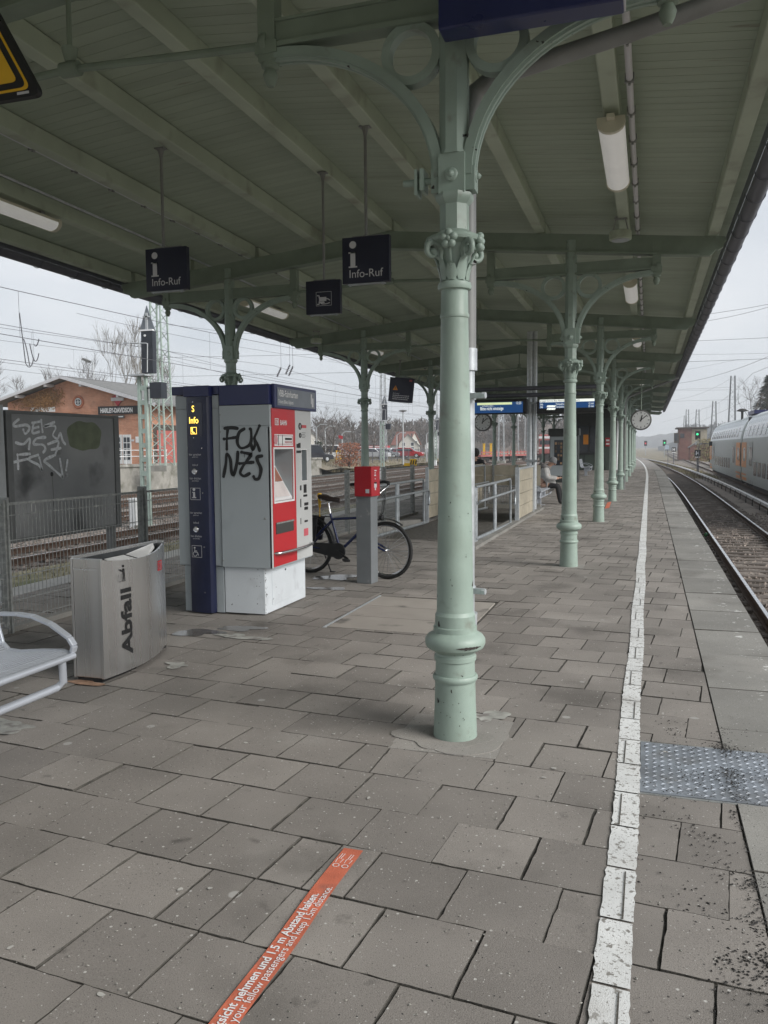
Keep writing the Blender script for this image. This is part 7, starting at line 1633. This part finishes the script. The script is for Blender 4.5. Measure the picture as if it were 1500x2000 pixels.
def house(label, px, D, w, d, hw, hr, wall, roof, rz=.3):
    p = at(px, 885, D); t = thing('house', label, 'house', (p.x, p.y, -.2), None, rz); mb = MB(); mb.prism([(-w/2,0,0), (w/2,0,0), (w/2,0,hw), (0,0,hr), (-w/2,0,hw)], (0,d,0)); obj('wall', mb, wall, t, local=True)
    mb = MB(); o_ = .35; k = (hr-hw)/(w/2); mb.prism([(0,-o_,hr+.05), (w/2+o_,-o_,hw-o_*k+.05), (w/2+o_,-o_,hw-o_*k+.25), (0,-o_,hr+.27), (-w/2-o_,-o_,hw-o_*k+.25), (-w/2-o_,-o_,hw-o_*k+.05)], (0,d+2*o_,0)); r = obj('roof', mb, roof, t, local=True)
    mb = MB(); mb.box(w*.14, w*.14+.45, d*.5, d*.5+.45, hr-1, hr+.35); obj('chimney', mb, MAT['bark'], r, local=True)
    for x in (-w*.27, w*.12):
        for z in (.9, hw-.1):
            if z+1.1 > hr-abs(x)*k: continue
            mb = MB(); mb.box(x, x+w*.15, -.03, .02, z, z+1.1); wn = obj('window', mb, MAT['white'], t, local=True); mb = MB(); mb.box(x+.08, x+w*.15-.08, -.045, -.03, z+.1, z+1.0); obj('pane', mb, MAT['glass'], wn, local=True)
house('pale grey gabled house beyond the car park', 797, 220, 6, 7, 2.2, 5.2, MAT['stucco'], MAT['slate'])
house('house with reddish roof behind the pale gabled house', 809, 240, 5.5, 6, 2.8, 6.2, MAT['stucco'], MAT['redroof'], 1.2)
house('white house at the foot of the woods right of the fourth column', 852, 225, 6, 6, 2.4, 5.2, MAT['white'], MAT['slate'], .2)
house('dark roofed house left of the wide bare tree', 606, 190, 8, 8, 2.6, 5.6, MAT['stucco'], MAT['slate'], .6)
# flat red wagons and a red coach in the far yard
a = Vector((at(925,885,128).x, at(925,885,128).y, -.9)); b = Vector((at(1085,885,150).x, at(1085,885,150).y, -.9)); d = (b-a).normalized(); s = Vector((-d.y, d.x, 0)); first = None; n = int((b-a).length/9)
for k in range(n):
    if first is None:
        first = thing('flat_wagon', 'x', 'wagon', (0,0,0), 'red flat wagons in the far yard'); mb = MB(); mb.box(0,8.6,-1.3,1.3,.95,1.25); obj('deck', mb, MAT['wagon'], first, local=True)
        for q in range(8): mb = MB(); mb.box(.2+q*1.15,.34+q*1.15,-1.35,-1.25,1.25,1.95); obj('stake', mb, MAT['wagon'], first, local=True)
        mb = MB(); mb.box(0,8.6,-1.34,-1.28,1.5,1.7); obj('side_rail', mb, MAT['wagon'], first, local=True)
        for x in (1.2,2.9,5.7,7.4): mb = MB(); mb.lathe([(.44,-.06),(.46,0),(.44,.06)], (x,-.75,.46), 14, axis=(0,1,0)); obj('wheel', mb, MAT['under'], first, local=True)
        mb = MB(); mb.box(.8,3.3,-.9,.9,.5,.9); mb.box(5.3,7.8,-.9,.9,.5,.9); obj('bogie', mb, MAT['under'], first, local=True); o = first
    else: o = copy_tree(first)
    o.location = a+d*(9*k); o.rotation_euler.z = math.atan2(d.y, d.x); o['label'] = '%s red flat wagon of the row seen past the nearest column' % ORD[k] if k < 10 else 'red flat wagon far along the row'
rc = thing('red_coach', 'red and white railway coach at the end of the flat wagons', 'train', at(1064,880,140)); p = at(1052,880,140); mb = MB(); mb.box(p.x, p.x+4.5, p.y, p.y+2.8, .3, 3.6); obj('body', mb, MAT['wagon'], rc, bevel=.2)
mb = MB(); mb.box(p.x, p.x+4.5, p.y-.02, p.y, 2.9, 3.3); mb.box(p.x, p.x+4.5, p.y-.02, p.y, 1.2, 1.5); obj('white_band', mb, MAT['lit'], rc); mb = MB(); mb.box(p.x+.2, p.x+4.3, p.y-.03, p.y, 1.9, 2.6); obj('window', mb, MAT['glass'], rc); mb = MB(); mb.box(p.x+.3, p.x+4.2, p.y+.2, p.y+2.4, -.9, .3); obj('bogie', mb, MAT['under'], rc)
for px in (945, 958.5): 
    c = at(px, 880, 140); mb = MB(); mb.box(c.x-.16, c.x+.16, c.y, c.y+.3, -.5, 2.0); mb.box(c.x-.2, c.x+.2, c.y-.05, c.y+.35, 2.0, 2.15); tag(obj('yellow_pillar', mb, MAT['yellow']), 'yellow pillar behind the red wagons, %s of the two' % ('left' if px < 950 else 'right'), 'pillar')

# ------------------------------------------------------------ double deck train on the right
Xs = 5.2; XC = 6.6
Yg = gx(1447, 900, Xs).y
prof = [(1.34,-.55), (1.40,-.2), (1.40,1.75), (1.385,1.92), (1.30,2.38), (1.12,2.87), (.88,3.2), (.5,3.40), (0,3.46)]
def side(z):                                              # distance from the coach centre at height z
    for (a, za), (b, zb) in zip(prof, prof[1:]):
        if za <= z <= zb: return a+(b-a)*(z-za)/(zb-za)
    return 1.4
def patch(mb, y0, y1, z0, z1, off=.012, n=3):
    for i in range(n):
        a = z0+(z1-z0)*i/n; b = z0+(z1-z0)*(i+1)/n; xa = XC-side(a)-off; xb = XC-side(b)-off; mb.quad((xa,y0,a), (xb,y0,b), (xb,y1,b), (xa,y1,a))
def coach(label, ya, yb):
    t = thing('double_deck_coach', label, 'train coach', (XC, (ya+yb)/2, -.9), 'coaches of the double deck train')
    full = [(-x, z) for x, z in prof]+[(x, z) for x, z in prof[-2::-1]]
    mb = MB(); lo = [i for i, p in enumerate(full) if p[1] <= 1.96]
    n = len(full); ysn = [ya, ya+.25, yb-.25, yb]; sc = [.96, 1, 1, .96]
    for y, s in zip(ysn, sc): mb.v += [(XC+x*s, y, z if z < 3 else 3+(z-3)*s) for x, z in full]
    for k in range(3):
        for i in range(n-1): mb.f.append((k*n+i, k*n+i+1, (k+1)*n+i+1, (k+1)*n+i))
        mb.f.append((k*n+n-1, k*n, (k+1)*n, (k+1)*n+n-1))
    mb.f += [tuple(range(n-1,-1,-1)), tuple(range(3*n,4*n))]; obj('body', mb, MAT['trainw'], t, smooth=35)
    mb = MB()
    for s0, s1 in ((ya+.3, yb-.3),):
        patch(mb, s0, s1, 1.94, 3.45, .006, 8)  # curved upper side, the sky light on it put into a paler colour
    rf_ = obj('roof', mb, MAT['trainr'], t, smooth=60)
    mb = MB(); k = 0
    y = ya+2.0
    while y < yb-2.4:
        mb = MB(); patch(mb, y, y+1.05, 2.08, 2.62, .02); obj('window', mb, MAT['glass'], t); y += 1.75
    y = ya+6.6
    while y < yb-7.0:
        mb = MB(); patch(mb, y, y+1.15, -.02, .68, .014, 1); obj('window', mb, MAT['glass'], t); y += 1.75
    for yd in (ya+4.2, yb-4.6):
        mb = MB(); patch(mb, yd-.75, yd+.75, -.5, 1.72, .016, 2); dr = obj('door', mb, MAT['trainw'], t); mb = MB(); 
        for q in (-.62, .08): patch(mb, yd+q, yd+q+.52, .45, 1.45, .024, 1)
        obj('door_window', mb, MAT['glass'], dr); mb = MB(); patch(mb, yd-.8, yd-.74, -.5, 1.75, .02, 1); patch(mb, yd+.74, yd+.8, -.5, 1.75, .02, 1); patch(mb, yd-.02, yd+.02, -.5, 1.72, .026, 1); obj('door_edge', mb, MAT['under'], dr)
    for y0_, y1_ in ((ya+.05, ya+2.6), (yb-2.6, yb-.05)):
        mb = MB(); patch(mb, y0_, y1_, .3, 1.72, .013, 2); obj('orange_panel', mb, MAT['traino'], t); mb = MB(); patch(mb, y0_, y1_, -.45, -.05, .012, 1); obj('lower_orange_panel', mb, MAT['traino'], t)
        mb = MB(); patch(mb, y0_+.5, y1_-.9, .65, 1.4, .02, 1); obj('window', mb, MAT['glass'], t)
    mb = MB(); y = ya+1.0
    while y < yb-1:
        for q in range(5):
            z0 = 2.75+q*.13; z1 = z0+.13; a = Vector((XC-side(z0)-.02, y, z0)); b = Vector((XC-side(z1)-.02, y, z1)); mb.bar(a, b, .04, .03)
        y += .875
    obj('roof_ribs', mb, MAT['trainr'], rf_, kind='stuff')
    for yc in (ya+3.0, yb-3.0):
        mb = MB(); mb.box(XC-1.15, XC+1.15, yc-1.7, yc+1.7, -.75, -.3); bg_ = obj('bogie', mb, MAT['under'], t)
        for q in (-1.2, 1.2): mb = MB(); mb.lathe([(.44,-.07), (.47,0), (.42,.07)], (XC-.78, yc+q, -.45), 18, axis=(1,0,0)); obj('wheel', mb, MAT['rail'], bg_, smooth=40)
        for q in (-.4,.4): mb = MB(); mb.tube([(XC-1.2, yc+q, -.7), (XC-1.2, yc+q, -.2)], .12, 8); obj('spring', mb, MAT['under'], bg_)
    mb = MB(); mb.box(XC-1.2, XC+1.2, ya+5, yb-5, -.75, -.5); obj('underframe', mb, MAT['under'], t)
    return t
coach('farther grey and orange double deck coach on the right', Yg+.35, Yg+26.5)
coach('nearer grey and orange double deck coach cut by the right edge', Yg-26.4, Yg-.35)
mb = MB(); mb.box(XC-1.0, XC+1.0, Yg-.34, Yg+.34, -.3, 3.2); tag(obj('gangway_bellows', mb, MAT['under']), 'black gangway bellows between the two double deck coaches', 'bellows')
mb = MB(); c = at(1455, 776, 62); 
ra_ = thing('pantograph_gear', 'dark roof gear with a small mushroom vent on the train roof', 'roof gear', (XC, Yg+3, 3.7)); mb.box(XC-.7, XC+.4, Yg+.3, Yg+3.5, 3.42, 3.64); obj('roof_box', mb, MAT['blue'], ra_); mb = MB(); mb.tube([(XC-.8, Yg+6, 3.2), (XC-.8, Yg+6, 3.8)], .08, 8); mb.lathe([(.1,0),(.4,.05),(.15,.2)], (XC-.8, Yg+6, 3.75), 12); obj('vent', mb, MAT['under'], ra_)

# ------------------------------------------------------------ beyond the train: signals, signal box, masts
def hboard(label, px, D, s):
    p = at(px, 885 if D < 90 else 878, D); t = thing('stop_board', label, 'railway sign', (p.x, p.y, -1.1)); w = 15*s*D/F; h = 17*s*D/F
    mb = MB(); mb.box(p.x-w, p.x+w, p.y, p.y+.05, p.z-h, p.z+h); obj('board', mb, MAT['black'], t); mb = MB()
    for k in (-1,1): mb.box(p.x+k*w*.42-w*.17, p.x+k*w*.42+w*.17, p.y-.012, p.y, p.z-h*.66, p.z+h*.66)
    mb.box(p.x-w*.42, p.x+w*.42, p.y-.011, p.y, p.z-h*.15, p.z+h*.15); obj('letter_h', mb, MAT['lit'], t); mb = MB(); mb.tube([(p.x,p.y+.06,-1.15), (p.x,p.y+.06,p.z)], .05, 8); obj('post', mb, MAT['gutter'], t); mb = MB(); mb.box(p.x-w*.8, p.x+w*.8, p.y, p.y+.04, p.z-h*1.45, p.z-h*1.1); obj('lower_plate', mb, MAT['lit'], t)
hboard('white letter H on a black board, the larger one left of the train', 1362.5, 72, .37); hboard('white letter H on a black board, the smaller one farther away', 1316, 112, .26)
sb_ = thing('signal_box', 'brick signal box with bay window and flat dark roof in the distance', 'building', at(1345,890,150)); p0 = at(1326,890,150); p1 = at(1350,890,150); p2 = at(1379,890,150); zt = at(1340,837,150).z
mb = MB(); mb.box(p0.x, p1.x, p0.y, p0.y+9, -1.1, zt); obj('brick_wall', mb, BRD, sb_); mb = MB(); mb.box(p1.x, p2.x, p0.y+.3, p0.y+9, -1.1, zt-.15); obj('yellow_wall', mb, MAT['frost'], sb_)
mb = MB(); mb.box(p0.x-.5, p2.x+.3, p0.y-.5, p0.y+9.5, zt, zt+.22); obj('roof', mb, MAT['wood'], sb_); a = at(1317,848,149); b = at(1326,862,149); mb = MB(); mb.box(a.x, b.x, a.y-.3, a.y+2, b.z-.3, a.z+.2); bw_ = obj('bay', mb, MAT['wood'], sb_); mb = MB(); mb.box(a.x+.1, b.x-.25, a.y-.33, a.y-.3, b.z+.1, a.z); obj('pane', mb, MAT['glass'], bw_)
a = at(1329,850,149); mb = MB(); mb.box(a.x, a.x+.7, p0.y-.03, p0.y, a.z-.5, a.z+.3); obj('window', mb, MAT['glass'], sb_)
a = at(1348,868,140); mb = MB(); mb.prism([(a.x,a.y,-1.1), (a.x+3.4,a.y,-1.1), (a.x+3.4,a.y,1.2), (a.x+1.7,a.y,2.3), (a.x,a.y,1.2)], (0,5,0)); h2 = thing('small_shed', 'small gabled brick shed in front of the signal box', 'shed', (a.x,a.y,-1.1)); obj('wall', mb, BRD, h2); mb = MB(); mb.prism([(a.x-.2,a.y-.2,1.1), (a.x+1.7,a.y-.2,2.35), (a.x+3.6,a.y-.2,1.1), (a.x+3.6,a.y-.2,1.25), (a.x+1.7,a.y-.2,2.5), (a.x-.2,a.y-.2,1.25)], (0,5.4,0)); obj('roof', mb, MAT['slate'], h2)
sgn = thing('light_signal', 'railway light signal showing green in front of the brick signal box', 'signal', at(1363,890,100)); c = at(1363,850,100); mb = MB(); mb.box(c.x-.3, c.x+.3, c.y, c.y+.25, c.z-.55, c.z+.5); obj('head', mb, MAT['black'], sgn); mb = MB(); mb.lathe([(.13,0),(.12,.05)], (c.x-.05,c.y,c.z+.12), 14, axis=(0,-1,0)); obj('green_lamp', mb, MAT['greenlt'], sgn); mb = MB(); mb.box(c.x-.06, c.x+.06, c.y+.1, c.y+.2, -1.1, c.z-.5); mb.box(c.x-.25, c.x+.45, c.y, c.y+.2, c.z-1.2, c.z-.75); obj('post', mb, MAT['mastg'], sgn)
c = at(1388,866,70); b = at(1366,867,70); g2 = thing('dark_bracket_lamp', 'dark lamp box on a bracket arm left of the train', 'lamp', (c.x,c.y,c.z)); mb = MB(); mb.box(c.x-.12, c.x+.14, c.y, c.y+.2, c.z-.2, c.z+.16); obj('box', mb, MAT['black'], g2); mb = MB(); mb.bar((b.x,c.y+.1,b.z), (c.x,c.y+.1,c.z), .06, .06); mb.bar((b.x,c.y+.1,b.z+.02), (b.x,c.y+.1,-1.1), .06, .06); obj('arm', mb, MAT['gutter'], g2)
for px, py, D, w, lab in ((1428,735,125,1.0,'tall lattice mast rising behind the train roof'), (1393,784,150,.95,'lattice mast left of the train end'), (1361,800,185,1.0,'lattice mast behind the signal box, right one'), (1341,800,210,1.0,'lattice mast behind the signal box, left one'), (1337,812,240,1.0,'faint lattice mast farthest along the line')):
    b = at(px, 880, D); tz = at(px, py, D).z; lattice(lab, (b.x, b.y, -1.1), tz+1.1, w*1.25, w*.55, 14, 'mastd')
c = at(1303, 873, 95); lg = thing('track_marker', 'small pale box on a bent post on the verge between the tracks', 'marker', (c.x,c.y,-1.1)); mb = MB(); mb.box(c.x-.22, c.x+.22, c.y, c.y+.2, c.z-.25, c.z+.25); obj('box', mb, M('pale_blue', (.5,.58,.66), .5), lg); mb = MB(); mb.tube([c-Z_*.25, c+Vector((.12,0,-.8)), (c.x+.1,c.y,-1.15)], .03, 6); obj('post', mb, MAT['gutter'], lg)
for px, py, D, mt, lab in ((1261,866,230,'redlt','distant signal glowing red'), (1298,865,190,'greenlt','distant signal glowing green')):
    c = at(px, py, D); t = thing('light_signal', lab, 'signal', (c.x,c.y,-1.1)); mb = MB(); mb.box(c.x-.4,c.x+.4,c.y,c.y+.2,c.z-.7,c.z+.7); obj('head', mb, MAT['black'], t); mb = MB(); mb.lathe([(.17,0),(.17,.03)], (c.x,c.y,c.z), 12, axis=(0,-1,0)); obj('lamp', mb, MAT[mt], t); mb = MB(); mb.box(c.x-.08,c.x+.08,c.y+.1,c.y+.2,-1.2,c.z); obj('post', mb, MAT['mastg'], t)
# litter between rail and platform edge
c = gz(1380,1047,-1.04); gb = thing('green_bottle', 'small green bottle lying on the ballast beside the near rail', 'bottle', c); mb = MB(); mb.lathe([(.02,-.06),(.055,-.05),(.055,.05),(.025,.09),(.02,.14)], c+Z_*.04, 12, axis=(.6,.7,.1)); obj('body', mb, MAT['green_bottle'], gb, smooth=50); mb = MB(); mb.lathe([(.022,.14),(.022,.16)], c+Z_*.04, 10, axis=(.6,.7,.1)); obj('cap', mb, MAT['orange'], gb)

# ------------------------------------------------------------ air
hm = bpy.data.materials.new('haze'); hm.use_nodes = True; t = hm.node_tree; t.nodes.clear()
ho = t.nodes.new('ShaderNodeOutputMaterial'); hv = t.nodes.new('ShaderNodeVolumePrincipled'); hv.inputs['Color'].default_value = (.95,.975,1,1); hv.inputs['Density'].default_value = .0008
t.links.new(hv.outputs[0], ho.inputs['Volume'])
mb = MB(); mb.box(-900, 900, -120, 1400, -2.5, 60); struct('haze', mb, hm, kind='stuff')
